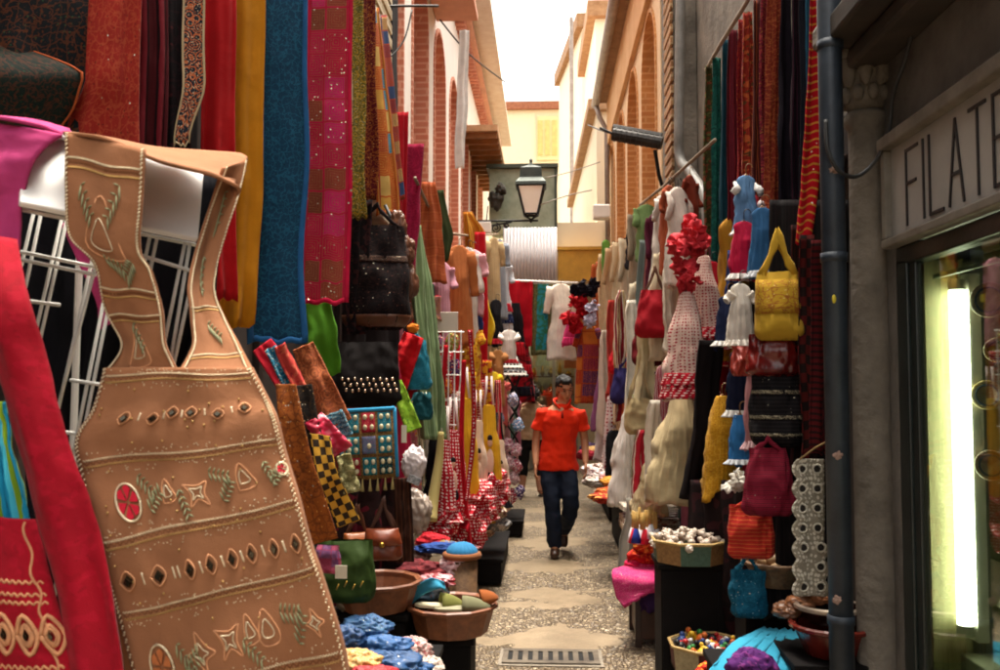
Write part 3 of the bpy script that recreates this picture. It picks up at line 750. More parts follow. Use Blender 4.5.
# tube light inside the window
t = thing('tube_light', 'glowing white fluorescent tube standing upright inside the shop window', 'lamp', (1.66, 3.4, .7))
tp = W(961, 450, 3.4); b = MB(); b.tube([(tp.x, 3.4, .78), (tp.x, 3.4, 2.0)], .028, 14); b.obj('tube', emis('#f6fbf2', 4), t, smooth=True)
b = MB(); b.box((tp.x + .034, 3.38, .72), (tp.x + .075, 3.44, 2.06)); b.tube([(tp.x, 3.4, .74), (tp.x, 3.4, .78)], .031, 12); b.tube([(tp.x, 3.4, 2.0), (tp.x, 3.4, 2.04)], .031, 12); b.obj('batten', M_WHITE, t)
b = MB(); b.tube([(tp.x, 3.4, 2.04), (tp.x, 3.4, 2.19)], .006, 6); b.obj('cable', plain('#a0603a', .6), t)
# column with carved capital
r = thing('stone_column', 'slender grey stone column with a carved capital beside the drainpipe', 'column', (1.3, 3.66, 0))
b = MB(); b.add(*lathe([(.1, 0), (.1, .12), (.085, .16), (.078, .2), (.075, 1.2), (.07, 2.62), (.072, 2.68), (.086, 2.70), (.086, 2.73), (.07, 2.75)], (1.30, 3.66, 0), 24)); b.obj('shaft', STONE, r, smooth=True)
b = MB(); b.add(*lathe([(.07, 2.752), (.085, 2.8), (.1, 2.9), (.13, 3.02), (.135, 3.06)], (1.30, 3.66, 0), 24))
for k in range(10):
    q = 2 * pi * k / 10; c = Vector((1.30 + .105 * math.cos(q), 3.66 + .105 * math.sin(q), 2.9))
    b.add(*ball(c, .03, .03, .07, 10, 7, None, .4, k)); b.add(*ball(c + Vector((.018 * math.cos(q), .018 * math.sin(q), .07)), .024, .024, .024, 8, 6))
    b.add(*ball((1.30 + .09 * math.cos(q + .3), 3.66 + .09 * math.sin(q + .3), 2.81), .024, .024, .035, 8, 6))
b.obj('capital', STONE, r, smooth=True)
b = MB(); b.box((1.14, 3.5, 3.062), (1.345, 3.84, 3.16)); b.box((1.17, 3.53, 3.163), (1.345, 3.81, 6)); b.obj('abacus', STONE, r, bevel=.02)
# drainpipe
r = thing('drainpipe', 'thick blue-grey drainpipe with chipped pinkish patches in front of the stone column', 'pipe', (1.12, 3.5, 0))
PI_M = plain('#343e4a', .5, .1, c2='#222a34', vs=7)
b = MB(); b.tube([(1.112, 3.5, 0), (1.108, 3.5, 5.5)], .045, 20); b.obj('pipe', PI_M, r, smooth=True)
for z in (.75, 2.12, 2.95):
    b = MB(); b.tube([(1.111, 3.5, z), (1.111, 3.5, z + .035)], .05, 20); b.obj('collar', PI_M, r, smooth=True)
for (px, py) in ((838, 455), (837, 600), (834, 170)):
    p = W(px, py, 3.455); b = MB(); b.add(*ball(p, .016, .006, .014, 20, 14, None, 1.2, py)); b.obj('paint_chip', plain('#a88a7c', .8, c2='#7c665c', vs=60), r)
b = MB(); b.add(*ball(W(834, 299, 3.449), .008, .003, .017, 8, 6)); b.obj('sticker', plain('#c8b72e', .5), r)
pts = [W(828, 175, 3.5), W(826, 235, 3.42), W(832, 275, 3.4), W(845, 292, 3.42), W(862, 178, 3.5), W(880, 160, 3.46)]
pts = [W(826, 120, 3.43), W(828, 150, 3.42), W(840, 172, 3.43), W(858, 176, 3.5), W(876, 160, 3.5), W(889, 130, 3.45), W(893, 95, 3.42), W(905, 60, 3.3), W(918, 8, 3.2)]
def smoothpath(P, k=6):
    o = []
    for i in range(len(P) - 1):
        a, b_, c, d = P[max(i - 1, 0)], P[i], P[i + 1], P[min(i + 2, len(P) - 1)]
        for j in range(k):
            t = j / k; o.append(.5 * ((2 * b_) + (c - a) * t + (2 * a - 5 * b_ + 4 * c - d) * t * t + (3 * b_ - a - 3 * c + d) * t ** 3))
    return o + [P[-1]]
def wire(label, P, rr=.006, m=None, name='cable'):
    v, f = tube(smoothpath([Vector(p) for p in P]), rr, 7); return tag(mk(name, v, f, m or M_DARK), label, 'cable')
wire('black cable looping from the drainpipe across the column to the cornice', pts, .008, plain('#2e2f30', .6))
# grey downpipe on the stone pier with bend
b = MB(); P = [W(681, -40, 7.6), W(680, 40, 7.6), W(679, 120, 7.6), W(680, 158, 7.6), W(690, 172, 7.4), W(704, 196, 7.1), W(708, 230, 7.0)]
b.tube(smoothpath(P), .042, 12); tag(b.obj('downpipe', plain('#8f8c88', .5, c2='#6f6b66'), smooth=True), 'narrow pale grey downpipe bending at its foot on the stone pier right of the arches', 'pipe')
# floodlight
r = thing('floodlight', 'dark ribbed metal floodlight sticking out from the stone pier over the alley', 'lamp', W(636, 136, 8.2))
b = MB(); A, Bq = W(613, 134, 8.3), W(662, 143, 8.2)
b.tube([A, Bq], .062, 12); b.tube([A + Vector((0, 0, .06)), Bq + Vector((0, 0, .06))], .035, 8); b.obj('housing', plain('#3a3430', .5, .3, c2='#221e1b', vs=14), r)
b = MB()
for k in range(9): q = A.lerp(Bq, (k + .5) / 9); b.tube([q - (Bq - A).normalized() * .004, q + (Bq - A).normalized() * .004], .068, 12)
b.obj('rib', plain('#2a2623', .5, .3), r)
b = MB(); b.tube([W(655, 150, 8.2), W(659, 175, 8.3), W(664, 192, 8.4)], .018, 6); b.tube([W(600, 128, 8.35), A], .012, 6); b.obj('bracket', M_IRON, r)
wire('thin dark wire running from the ochre gutter to the floodlight', [W(588, 125, 12), W(600, 130, 10), W(613, 134, 8.4)], .008)
wire('thin wire slanting over the alley from the white building to the timber roof', [W(440, 20, 10), W(470, 55, 11), W(505, 82, 13)], .01)
wire('drooping wire hooked in front of the brick pier above the tunics', [W(345, 8, 6.2), W(400, 6, 6.6), W(438, 6, 7)], .01)
wire('curved loose wire hanging below the hooked wire at the brick pier', [W(412, 10, 6.5), W(404, 40, 6.4), W(388, 58, 6.3), W(378, 50, 6.2)], .006)
wire('thin pale wire across the gap between the green shed and the eaves', [W(540, 205, 15), W(566, 196, 15), W(592, 190, 15)], .01, plain('#8d8377'))
wire('lower pale wire across the gap right of the lantern', [W(545, 178, 15), W(570, 172, 15), W(600, 162, 15)], .008, plain('#8d8377'))

r = thing('sky_block_house', 'tall plastered block added over the near left shopfront to cut the side sky light', 'building', (-2, 0, 3.6)); b = MB(); b.box((-5, -2, 3.61), (-1.45, 5.19, 9)); b.obj('wall', STONE_D, r)  # added mass, blocks side sky light from the goods in front
b = MB(); b.box((-1.45, -2, 3.61), (-1.3, 5.15, 3.75)); b.obj('string_course', STONE, r, bevel=.02)
# far buildings
def prism(name, label, foot, z0, z1, m, eave=None, ez=.35, over=.3, wins=(), extra=None):
    cx = sum(p[0] for p in foot) / len(foot); cy = sum(p[1] for p in foot) / len(foot); r = thing(name, label, 'building', (cx, cy, z0))
    n = len(foot); b = MB(); b.add([(x, y, z0) for x, y in foot] + [(x, y, z1) for x, y in foot], [tuple(range(n - 1, -1, -1)), tuple(range(n, 2 * n))] + [(i, (i + 1) % n, n + (i + 1) % n, n + i) for i in range(n)])
    b.obj('wall', m, r)
    if eave:
        b = MB(); f2 = [(cx + (x - cx) + over * (1 if x > cx else -1), cy + (y - cy) + over * (1 if y > cy else -1)) for x, y in foot]
        b.add([(x, y, z1 + .003) for x, y in f2] + [(x, y, z1 + ez) for x, y in f2], [tuple(range(n - 1, -1, -1)), tuple(range(n, 2 * n))] + [(i, (i + 1) % n, n + (i + 1) % n, n + i) for i in range(n)])
        b.obj('eaves', eave, r)
    return r
prism('house', 'cream house with brown eaves just beyond the ochre arches', [(.98, 16.8), (.82, 26), (5, 26), (5, 16.8)], 0, 6.75, CREAM, EAVE, .2, .16)
prism('house', 'narrow upper storey with brown eaves rising behind the ochre gutter', [(1.12, 19.4), (1.05, 23), (5, 23), (5, 19.4)], 6.96, 9.6, CREAM, EAVE, .35, .18)
prism('house', 'pale tall house with a slanting brown eave high in the bright gap of sky', [(1.35, 31.5), (.62, 37.5), (6, 37.5), (6, 31.5)], 0, 14.2, CREAM, EAVE, .5, .2)
fh = prism('house', 'far cream house with a yellow window and tiled roof edge straight down the alley', [(-6, 40), (1.1, 40), (1.1, 46), (-6, 46)], 0, 13.9, plain('#e9dcbc', .9, var=.05), TILE, .35, .2)
b = MB(); a, c = W(537, 160, 39.9), W(558, 116, 39.9); b.box((a.x, 39.88, a.z), (c.x, 39.97, c.z)); wn = b.obj('window', plain('#e0cc9a', .6, var=.1), fh)
b = MB(); 
for k in range(3):
    x_ = a.x + (c.x - a.x) * (k + .12) / 3; b.box((x_, 39.84, a.z + .2), (x_ + .22, 39.876, c.z - .2))
b.obj('shutter', plain('#d6b470', .6), wn)
b = MB(); b.tube([(.92, 30, 2), (.92, 30, 14)], .07, 8); tag(b.obj('downpipe', GUT), 'long thin downpipe on the pale tall house in the bright gap', 'pipe')
prism('house', 'pale distant house filling the left end of the alley behind the green shed', [(-6, 22.5), (-1.15, 22.5), (-1.15, 30), (-6, 30)], 0, 6.6, CREAM, EAVE, .2, .15)
# end building with green shed, corrugated sheet, shop
GRN = plain('#aab39e', .7, c2='#848f78', vs=3)
r = thing('metal_shed', 'green sheet-metal box above the corrugated sheet behind the lantern', 'shed', (-.3, 17, 4.4))
a, c = W(500, 228, 16.4), W(556, 168, 16.4); b = MB(); b.box((a.x - .2, 16.4, a.z), (c.x, 17.6, c.z)); b.obj('panel', GRN, r, bevel=.01)
b = MB(); b.box((a.x - .25, 16.32, c.z), (c.x + .04, 17.7, c.z + .07)); b.box((c.x - .03, 16.36, a.z), (c.x + .02, 16.398, c.z)); b.obj('frame_bar', plain('#3d4538', .6), r)
b = MB(); b.add(*ball((a.x - .06, 16.2, 4.95), .13, .13, .16, 30, 20, None, .8, 3)); b.add(*ball((a.x + .02, 16.2, 5.15), .09, .1, .12, 30, 20, None, .8, 5)); tag(b.obj('rag_bundle', plain('#38332c', .9), smooth=True), 'dark rag bundle stuffed beside the green shed at the eaves', 'bundle')
a, c = W(503, 284, 16.2), W(557, 227, 16.2); V = []; n = 96; b = MB()
for i in range(n + 1):
    x_ = a.x + (c.x - a.x) * i / n; yv = 16.2 + (.05 if (i % 6) < 2 else 0); V += [(x_, yv, a.z - .2), (x_, yv, c.z)]
o = mk('corrugated_sheet', V, [(2 * i, 2 * i + 2, 2 * i + 3, 2 * i + 1) for i in range(n)], plain('#d3cfd2', .45, .2, var=.06), None, smooth=True, solid=.004)
tag(o, 'upright whitish corrugated metal sheet below the green shed at the end of the alley', 'metal sheet')
r = thing('end_shop', 'cream shop at the end of the alley with gold goods glinting behind its glass', 'shop', (0, 17.8, 0))
b = MB(); b.box((-1.44, 17.3, 2.45), (.98, 19, 3.55)); b.box((-1.44, 17.3, 0), (-.3, 19, 2.447)); b.box((.62, 17.3, 0), (.98, 19, 2.447)); b.box((-.3, 18.2, 0), (.62, 19, 2.447)); b.obj('wall', plain('#b8a888', .85, var=.12), r)
b = MB(); b.box((-.3, 17.28, 0), (-.24, 17.36, 2.44)); b.box((.14, 17.28, 0), (.2, 17.36, 2.44)); b.box((.56, 17.28, 0), (.62, 17.36, 2.44)); b.box((-.24, 17.285, 2.2), (.14, 17.355, 2.26)); b.box((.2, 17.285, 2.2), (.56, 17.355, 2.26)); b.box((-.24, 17.285, 0), (.14, 17.355, .4)); b.obj('door_frame', plain('#8b8674', .5), r, bevel=.005)
b = MB(); b.box((-.24, 17.32, .4), (.14, 17.326, 2.2)); b.box((.2, 17.32, 0), (.56, 17.326, 2.2)); b.obj('glass', glass_mat(), r)
b = MB()
for z in (.7, 1.05, 1.4, 1.75): b.box((-.29, 17.6, z), (.61, 17.9, z + .025))
b.obj('shelf', M_WOOD, r)
tl = thing('tube_light', 'small lit strip lamp over the glass door of the shop at the end', 'lamp', (.02, 17.2, 2.28))
b = MB(); b.tube([(-.2, 17.24, 2.34), (.1, 17.24, 2.34)], .03, 8); b.obj('tube', emis('#fff0c8', 9), tl, smooth=True)
b = MB(); b.box((-.23, 17.22, 2.375), (.13, 17.279, 2.41)); b.obj('batten', M_WHITE, tl)
gm = plain('#d8a83c', .3, .7, c2='#9a6a1c', vs=12); random.seed(4)
kinds = ['round gold plate', 'tall gold vase', 'squat gold bowl', 'gold teapot-shaped pot', 'small gold jug']; pos = ['on the lowest shelf', 'on the second shelf', 'on the third shelf', 'on the top shelf']
for zi, z in enumerate((.725, 1.075, 1.425, 1.775)):
    for k in range(5):
        x_ = -.22 + k * .17; h = (.16, .26, .1, .16, .2)[(k + zi) % 5]; b = MB(); w_ = (.07, .045, .07, .06, .045)[(k + zi) % 5]
        b.add(*lathe([(w_ * .5, 0), (w_, h * .3), (w_ * .9, h * .6), (w_ * .4, h * .85), (w_ * .55, h)], (x_, 17.75, z), 12))
        tag(b.obj('gold_vessel', gm, smooth=True), f"{kinds[(k + zi) % 5]} {pos[zi]} of the shop at the end", 'vessel', 'gold goods in the end shop')
b = MB(); a, c = W(557, 284, 16.6), W(592, 222, 16.6); b.box((a.x, 16.6, a.z), (c.x + .3, 17.25, a.z + .35)); b.box((a.x, 16.65, a.z + .353), (c.x + .2, 17.2, c.z)); tag(b.obj('balcony_wall', CREAM), 'cream parapet between the corrugated sheet and the right-hand eaves', 'parapet')
b = MB(); a, c = W(558, 281, 16.4), W(590, 250, 16.4); b.box((a.x, 16.4, a.z), (c.x + .25, 16.58, c.z)); b.box((a.x - .02, 16.36, c.z + .003), (c.x + .27, 16.6, c.z + .06)); tag(b.obj('awning_box', plain('#c99a3a', .7, var=.2)), 'mustard yellow awning box low between the corrugated sheet and the right-hand eaves', 'awning')
# drain grate
r = thing('drain_grate', 'rusty slotted drain grate set in pale stone paving', 'grate', (0, 5.5, 0))
a = W(550, 657, 1); g0, g1 = 5.38, 5.66; xc = 0.03
b = MB(); b.box((xc - .31, g0 - .03, .002), (xc + .31, g1 + .03, .006)); b.obj('stone_surround', plain('#7c7264', .8, var=.25, vs=8, bs=50), r)
b = MB(); b.box((xc - .26, g0 + .04, .007), (xc + .26, g1 - .04, .0085)); b.obj('slot_shade', plain('#0b0a09', .9), r)  # flat black sheet, paints in the shade down the slots
b = MB(); b.box((xc - .29, g0, .0095), (xc + .29, g0 + .05, .016)); b.box((xc - .29, g1 - .05, .0095), (xc + .29, g1, .016))
for k in range(10):
    x_ = xc - .29 + k * .0605; b.box((x_, g0 + .052, .0095), (x_ + .033, g1 - .052, .0155))
b.obj('bars', plain('#6e6354', .6, .3, c2='#463c32'), r, bevel=.002)

# lantern
def lantern():
    p = W(531, 200, 15); x, y, z = p; s = 13.2 / F
    r = thing('street_lantern', 'black iron street lantern with pale glass on a scrolled bracket over the alley', 'lantern', (x, y, z - .5))
    hw_t, hw_b = 15 * s, 7.5 * s; zt, zb = z + 15 * s, z - 17 * s
    b = MB(); c4 = lambda h, zz: [Vector((x + a * h, y + c * h, zz)) for a, c in ((-1, -1), (1, -1), (1, 1), (-1, 1))]
    T4, B4 = c4(hw_t, zt), c4(hw_b, zb)
    for i in range(4):
        b.tube([T4[i], B4[i]], .017, 6); b.tube([T4[i], T4[(i + 1) % 4]], .02, 6); b.tube([B4[i], B4[(i + 1) % 4]], .018, 6)
        b.tube([B4[i], Vector((x, y, zb - .09))], .013, 6)
    b.add(*ball((x, y, zb - .1), .03, .03, .04, 8, 6)); b.obj('lantern_frame', M_IRON, r)
    b = MB(); g = .94
    T5, B5 = c4(hw_t * g, zt - .01), c4(hw_b * g, zb + .01); b.add(T5 + B5, [(0, 1, 5, 4), (1, 2, 6, 5), (2, 3, 7, 6), (3, 0, 4, 7)])
    N = NT('milkglass'); N.col(hexc('#fbf6ec')); N.p.inputs['Roughness'].default_value = .3; N.p.inputs['Subsurface Weight'].default_value = .4; N.p.inputs['Subsurface Radius'].default_value = (.3, .28, .25); b.obj('glass', N.m, r)
    b = MB(); b.add(*lathe([(hw_t * 1.65, zt), (hw_t * 1.6, zt + .05), (hw_t * 1.2, zt + .13), (hw_t * 1.15, zt + .3), (hw_t * .3, zt + .36), (.03, zt + .42), (.04, zt + .46), (.005, zt + .5)], (x, y, 0), 4, rot=pi / 4)); b.obj('cap', plain('#3d4640', .5, .4, c2='#2b322e'), r)
    b = MB(); zz = zb - .12; b.tube([(-1.35, y, zz + .02), (x + .12, y, zz + .02)], .018, 6); b.tube([(x, y, zz + .02), (x, y, zb - .08)], .018, 6)
    for (cx, cz, R0, tn_) in ((-1.05, zz - .14, .13, 1), (-.82, zz - .1, .085, -1), (-.64, zz - .06, .05, 1)):
        b.tube([(cx + R0 * (1 - k / 44) * math.cos(tn_ * k * .3 + 1.5), y, cz + R0 * (1 - k / 44) * math.sin(tn_ * k * .3 + 1.5)) for k in range(36)], .013, 5)
    b.tube([(-1.35, y, zz - .3), (-1.2, y, zz - .2), (-.9, y, zz - .06), (-.55, y, zz)], .014, 6); b.obj('bracket', M_IRON, r)
lantern()
wire('cord hanging the white box lamp beneath the lantern bracket', [W(488, 206, 15), W(487, 216, 15), W(486, 224, 15)], .01)
b = MB(); p = W(484, 228, 14.9); b.box((p.x - .12, 14.8, p.z - .09), (p.x + .12, 15.0, p.z + .09)); tag(b.obj('junction_box', M_WHITE, bevel=.015), 'small white plastic box on the wall at the root of the lantern bracket', 'box')
b = MB(); p = W(602, 212, 11); b.box((p.x - .11, 10.9, p.z - .09), (p.x + .1, 11.1, p.z + .08)); tag(b.obj('junction_box', M_WHITE, bevel=.02), 'small white lamp box under the ochre arches above the robes', 'box')
# ================================================================== LEFT SIDE
def pxsurf(rows, seed=0, nf=2.5, amp=.01, puff=0.0):
    """rows: ((xl,yl,Yl),(xr,yr,Yr)) from top to bottom, smooth surface through them"""
    P = [(W(*a), W(*b_)) for a, b_ in rows]; n = len(P) - 1
    def cr(i, k, t):
        a, b_, c, d = (P[max(0, min(n, j))][k] for j in (i - 1, i, i + 1, i + 2))
        return .5 * ((2 * b_) + (c - a) * t + (2 * a - 5 * b_ + 4 * c - d) * t * t + (3 * b_ - a - 3 * c + d) * t ** 3)
    def f(u, v, off=0.0):
        x = min(.9999, max(0, v)) * n; i = int(x); t = x - i
        L, R_ = cr(i, 0, t), cr(i, 1, t); p = L.lerp(R_, u); d = (R_ - L).normalized(); nr = Vector((d.y, -d.x, 0)).normalized()
        if nr.y > 0: nr = -nr
        z = amp * (math.sin(u * nf * 6.28 + seed + v * 2) * .5 + noise.noise((u * nf + seed, v * 3, 1)) + .3 * noise.noise((u * nf * 4, v * 14, seed)) + .7 * (.3 - abs(noise.noise((u * nf * 1.3 + v * 2, v * 3 - u * 1.5, seed + 4.))) * 2))
        return p + nr * (z + off + puff * max(0.0, math.sin(pi * u)) ** .6)
    f.size = (max((a - b_).length for a, b_ in P), sum((P[i][0] - P[i + 1][0]).length for i in range(n)))
    return f
def sheet(name, f, m, parent=None, nu=30, nv=50, solid=.004, seed=1):
    V, Fc, uv = grid(f, nu, nv, seed); return mk(name, V, Fc, m, parent, uv, solid=solid)
def on(f, pts, r, m, name, parent, off=.002, n=5, closed=False):
    P = [f(u, v, off) for u, v in pts]
    if closed: P.append(P[0])
    b = MB(); b.tube(smoothpath(P, 4), r, n); return mk(name, b.V, b.F, m, parent)

# ---- white wire rack with header
RK = thing('display_rack', 'white wire display rack with blank header board in the left foreground', 'rack', (-.72, 1.6, 0))
b = MB()
def slab(p0, p1, p2, p3, th=.012):
    n_ = (p1 - p0).cross(p3 - p0).normalized() * th
    b.add([p0, p1, p2, p3, p0 + n_, p1 + n_, p2 + n_, p3 + n_], [(0, 1, 2, 3), (7, 6, 5, 4), (0, 4, 5, 1), (1, 5, 6, 2), (2, 6, 7, 3), (3, 7, 4, 0)])
slab(W(18, 207, 1.40), W(196, 243, 1.60), W(203, 165, 1.76), W(22, 132, 1.53)); b.obj('header_board', plain('#f4f3f0', .4, var=.03, bump=0), RK, bevel=.003)
b = MB()
def wr(*p, r=.0035):
    b.tube([W(*q) for q in p], r, 6)
wr((18, 209, 1.44), (196, 245, 1.65)); wr((22, 130, 1.44), (203, 163, 1.65), r=.004)
for (a, c) in (((34, 212), (6, 330)), ((41, 214), (10, 360)), ((62, 218), (20, 400)), ((67, 219), (28, 395)), ((100, 226), (42, 480)), ((106, 227), (60, 400)), ((104, 300), (66, 490)), ((110, 300), (72, 490)), ((150, 236), (130, 330)), ((157, 238), (138, 330)), ((190, 243), (170, 365)), ((185, 243), (165, 340)), ((200, 245), (172, 372)), ((96, 500), (84, 560)), ((102, 480), (90, 560)), ((66, 490), (50, 640)), ((172, 372), (150, 640))):
    wr((*a, 1.62), (*c, 1.6))
for (a, c) in (((12, 250), (100, 268)), ((14, 258), (96, 275)), ((48, 430), (78, 434)), ((70, 380), (110, 386)), ((140, 255), (195, 272)), ((20, 300), (60, 305)), ((85, 505), (110, 510)), ((80, 540), (110, 548))):
    wr((*a, 1.6), (*c, 1.61))
b.obj('wire_grid', M_WHITE, RK, smooth=True)
b = MB(); b.tube([(-.95, 1.75, 0), (-.93, 1.75, 2.1)], .007, 10); b.box((-1.2, 1.55, 0), (-.7, 1.95, .03)); b.obj('stand_post', M_WHITE, RK, smooth=False)

# ---- tan embroidered bag
TAN = fab('#966546', 'plainx', s=1, rough=.9, sheen=.5); GOLD = plain('#c8a468', .35, .75, vs=60); GOLD2 = plain('#e0cfae', .45, .4, vs=80); BRN = fab('#6f4428', rough=.9)
MIR = plain('#4a4438', .12, .85, vs=30); PEACH = plain('#cc9066', .8, vs=60); SAGE = plain('#8a8c68', .75, vs=60); REDF = fab('#c01f35')
BG = thing('shoulder_bag', 'large tan suede shoulder bag with gold embroidery hanging over the white wire rack', 'bag', (-.55, 1.4, 1.0))
Yb = 1.40
body = pxsurf([((106, 368, Yb), (252, 368, Yb + .04)), ((94, 408, Yb - .01), (268, 398, Yb + .04)), ((76, 440, Yb - .02), (278, 420, Yb + .03)), ((84, 480, Yb - .02), (287, 455, Yb + .03)), ((100, 540, Yb - .03), (300, 497, Yb + .02)), ((111, 585, Yb - .03), (311, 540, Yb + .02)), ((121, 625, Yb - .03), (323, 575, Yb + .02)), ((136, 690, Yb - .03), (343, 640, Yb + .02)), ((148, 730, Yb - .02), (352, 690, Yb + .03)), ((158, 760, Yb), (360, 735, Yb + .05))], 2, 1.6, .009, .03)
bb = sheet('bag_body', body, TAN, BG, 48, 70, .006)
back = pxsurf([((110, 372, Yb + .05), (250, 372, Yb + .08)), ((82, 440, Yb + .05), (274, 420, Yb + .09)), ((86, 540, Yb + .07), (296, 500, Yb + .12)), ((104, 640, Yb + .08), (318, 600, Yb + .13)), ((158, 760, Yb + .02), (360, 735, Yb + .06))], 5, 2, .008)
sheet('back_panel', back, TAN, BG, 20, 40, .006)
ls = pxsurf([((66, 133, Yb - .02), (146, 150, Yb - .01)), ((65, 190, Yb - .03), (143, 205, Yb - .02)), ((68, 235, Yb - .03), (141, 250, Yb - .02)), ((95, 265, Yb - .02), (152, 272, Yb - .01)), ((104, 310, Yb), (163, 312, Yb)), ((119, 345, Yb), (166, 346, Yb)), ((106, 370, Yb), (180, 374, Yb + .01))], 3, 1, .006)
st1 = sheet('strap', ls, TAN, BG, 16, 44, .006)
top = pxsurf([((66, 134, Yb - .02), (70, 133, 1.62)), ((100, 138, Yb - .02), (106, 138, 1.62)), ((146, 158, Yb - .01), (150, 147, 1.66)), ((175, 166, 1.46), (182, 150, 1.7)), ((203, 174, 1.5), (212, 152, 1.72)), ((226, 188, 1.53), (236, 154, 1.72)), ((231, 196, 1.55), (245, 158, 1.7))], 3, 2, .012)
sheet('strap_top', top, TAN, BG, 10, 40, .006)
rs = pxsurf([((222, 168, 1.56), (245, 160, 1.62)), ((211, 200, 1.56), (238, 196, 1.6)), ((196, 245, 1.52), (222, 243, 1.56)), ((187, 283, 1.48), (213, 285, 1.52)), ((190, 318, 1.46), (224, 316, 1.5)), ((192, 345, 1.44), (238, 342, 1.47)), ((178, 373, Yb + .01), (253, 370, Yb + .04))], 7, 1, .005)
st2 = sheet('strap', rs, TAN, BG, 14, 40, .006)
# edge beading
for f_, us, pr in ((body, (.012, .985), bb), (ls, (.03, .97), st1), (rs, (.06, .93), st2)):
    for u in us:
        B_ = MB()
        n = 240
        for i in range(n):
            p = f_(u + .006 * math.sin(i * 2.1), (i + .5) / n, .006)
            if i % 3: B_.add(*ball(p, .0018, .0016, .0018, 5, 4))
        mk('beading', B_.V, B_.F, GOLD2, pr)
# bands
def band(f_, v, pr, u0=.03, u1=.97, dv=.0085, skew=0):
    g = lambda u: v + skew * u + .004 * math.sin(u * 9 + v * 30)
    for s_ in (-1, 1):
        B_ = MB(); n = int(150 * (u1 - u0))
        for i in range(n):
            u = u0 + (u1 - u0) * i / n; p = f_(u, g(u) + s_ * dv, .0035); q = f_(u + .7 * (u1 - u0) / n, g(u) + s_ * dv + .0025 * (1 if i % 2 else -1), .004)
            B_.tube([p, q], .001, 5)
        mk('trim_band', B_.V, B_.F, GOLD if s_ > 0 else GOLD2, pr)
    on(f_, [(u0 + (u1 - u0) * i / 60, g(u0 + (u1 - u0) * i / 60) + .004 * (1 if i % 2 else -1)) for i in range(61)], .0016, BRN, 'ribbon', pr, .002)
for v in (.035, .295, .455, .645, .80): band(body, v, bb)
band(ls, .09, st1, .04, .96, .012); band(ls, .60, st1, .04, .96, .014); band(ls, .70, st1, .04, .96, .014); band(rs, .62, st2); band(rs, .9, st2)
def mirror(f_, u, v, su, sv, pr, i):
    B_ = MB(); c = f_(u, v, .009); a = f_(u + su, v, .005) - f_(u - su, v, .005); d = f_(u, v + sv, .005) - f_(u, v - sv, .005)
    pts = [c - a / 2, c + d / 2, c + a / 2, c - d / 2]; nrm = a.cross(d).normalized() * .002
    if nrm.y > 0: nrm = -nrm
    B_.add([p - nrm * 2 for p in pts] + [c + (p - c) * .7 + nrm for p in pts], [(0, 1, 5, 4), (1, 2, 6, 5), (2, 3, 7, 6), (3, 0, 4, 7), (4, 5, 6, 7)])
    o = mk('mirror', B_.V, B_.F, MIR, pr, smooth=False)
    on(f_, [(u - su * 1.5, v), (u - .1 * su, v + sv * 1.5), (u + su * 1.5, v), (u + .1 * su, v - sv * 1.5)], .0015, PEACH, 'mirror_edging', o, .006, 4, True)
for i, u in enumerate((.22, .38, .48, .58, .72, .86)): mirror(body, u, .155 + .012 * math.sin(i * 2), .022, .016, bb, i)
for i, u in enumerate((.10, .26, .42, .52, .62, .71, .82, .93)): mirror(body, u, .552, .026 if i < 2 else .017, .018, bb, i)
for (v, us) in ((.155, (.30, .435, .53, .65, .79)), (.552, (.18, .335, .36, .47, .57, .66, .765, .87))):
    for u in us:
        on(body, [(u, v - .016), (u + .004, v + .016)], .002, GOLD2, 'bead_bar', bb)
def shape(f_, u, v, S, kind, m, pr, r=.0014):
    K = {'tulip': [(-1, -.6), (-.5, .2), (-.8, 1), (0, .5), (.8, 1), (.6, .2), (1, -.6), (.2, -.4)], 'leafstar': [(-1.1, .0), (-.3, -.3), (-.1, -1), (.5, -.3), (1.1, .1), (.3, .4), (.2, 1.1), (-.3, .5)],
         'bud': [(-.6, .9), (-.5, -.2), (0, -1), (.6, -.1), (.9, .6), (.2, .9)], 'vase': [(-.2, -1), (-.9, .2), (-.6, .9), (.7, .9), (1, .2), (.2, -1)]}
    pts = [(u + a * S, v + c * S * .55) for a, c in K[kind]]
    o = on(f_, pts, r, m, 'flower_applique', pr, .003, 5, True)
    on(f_, [(u + a * S * .55, v + c * S * .55 * .5) for a, c in K[kind]], r * .7, GOLD2, 'flower_centre', o, .005, 4, True)
def leaf(f_, u, v, S, a0, pr):
    B_ = MB()
    for k in range(5):
        t = k / 4; cu, cv = u + math.cos(a0) * S * (t - .5) * 1.6, v + math.sin(a0) * S * (t - .5)
        for s_ in (-1, 1):
            p = f_(cu, cv, .004); q = f_(cu + .5 * S * math.cos(a0 + s_ * 1), cv + .4 * S * math.sin(a0 + s_ * 1), .008); B_.tube([p, p.lerp(q, .5), q], [.0007, .0018, .0005], 5)
    mk('leaf_spray', B_.V, B_.F, SAGE, pr)
for (u, v, k, S) in ((.40, .375, 'bud', .045), (.54, .385, 'tulip', .055), (.77, .37, 'bud', .06), (.50, .725, 'tulip', .055), (.36, .735, 'leafstar', .06), (.68, .725, 'vase', .05), (.6, .72, 'bud', .045), (.90, .735, 'leafstar', .04)): shape(body, u, v, S, k, PEACH, bb)
for (u, v, a) in ((.30, .355, .8), (.33, .39, -.6), (.47, .40, 1.4), (.66, .355, .3), (.68, .395, -.8), (.9, .365, 1.2), (.93, .38, -.7), (.28, .735, .9), (.31, .75, -.5), (.59, .75, .8), (.8, .71, .2), (.83, .74, -.9)): leaf(body, u, v, .05, a, bb)
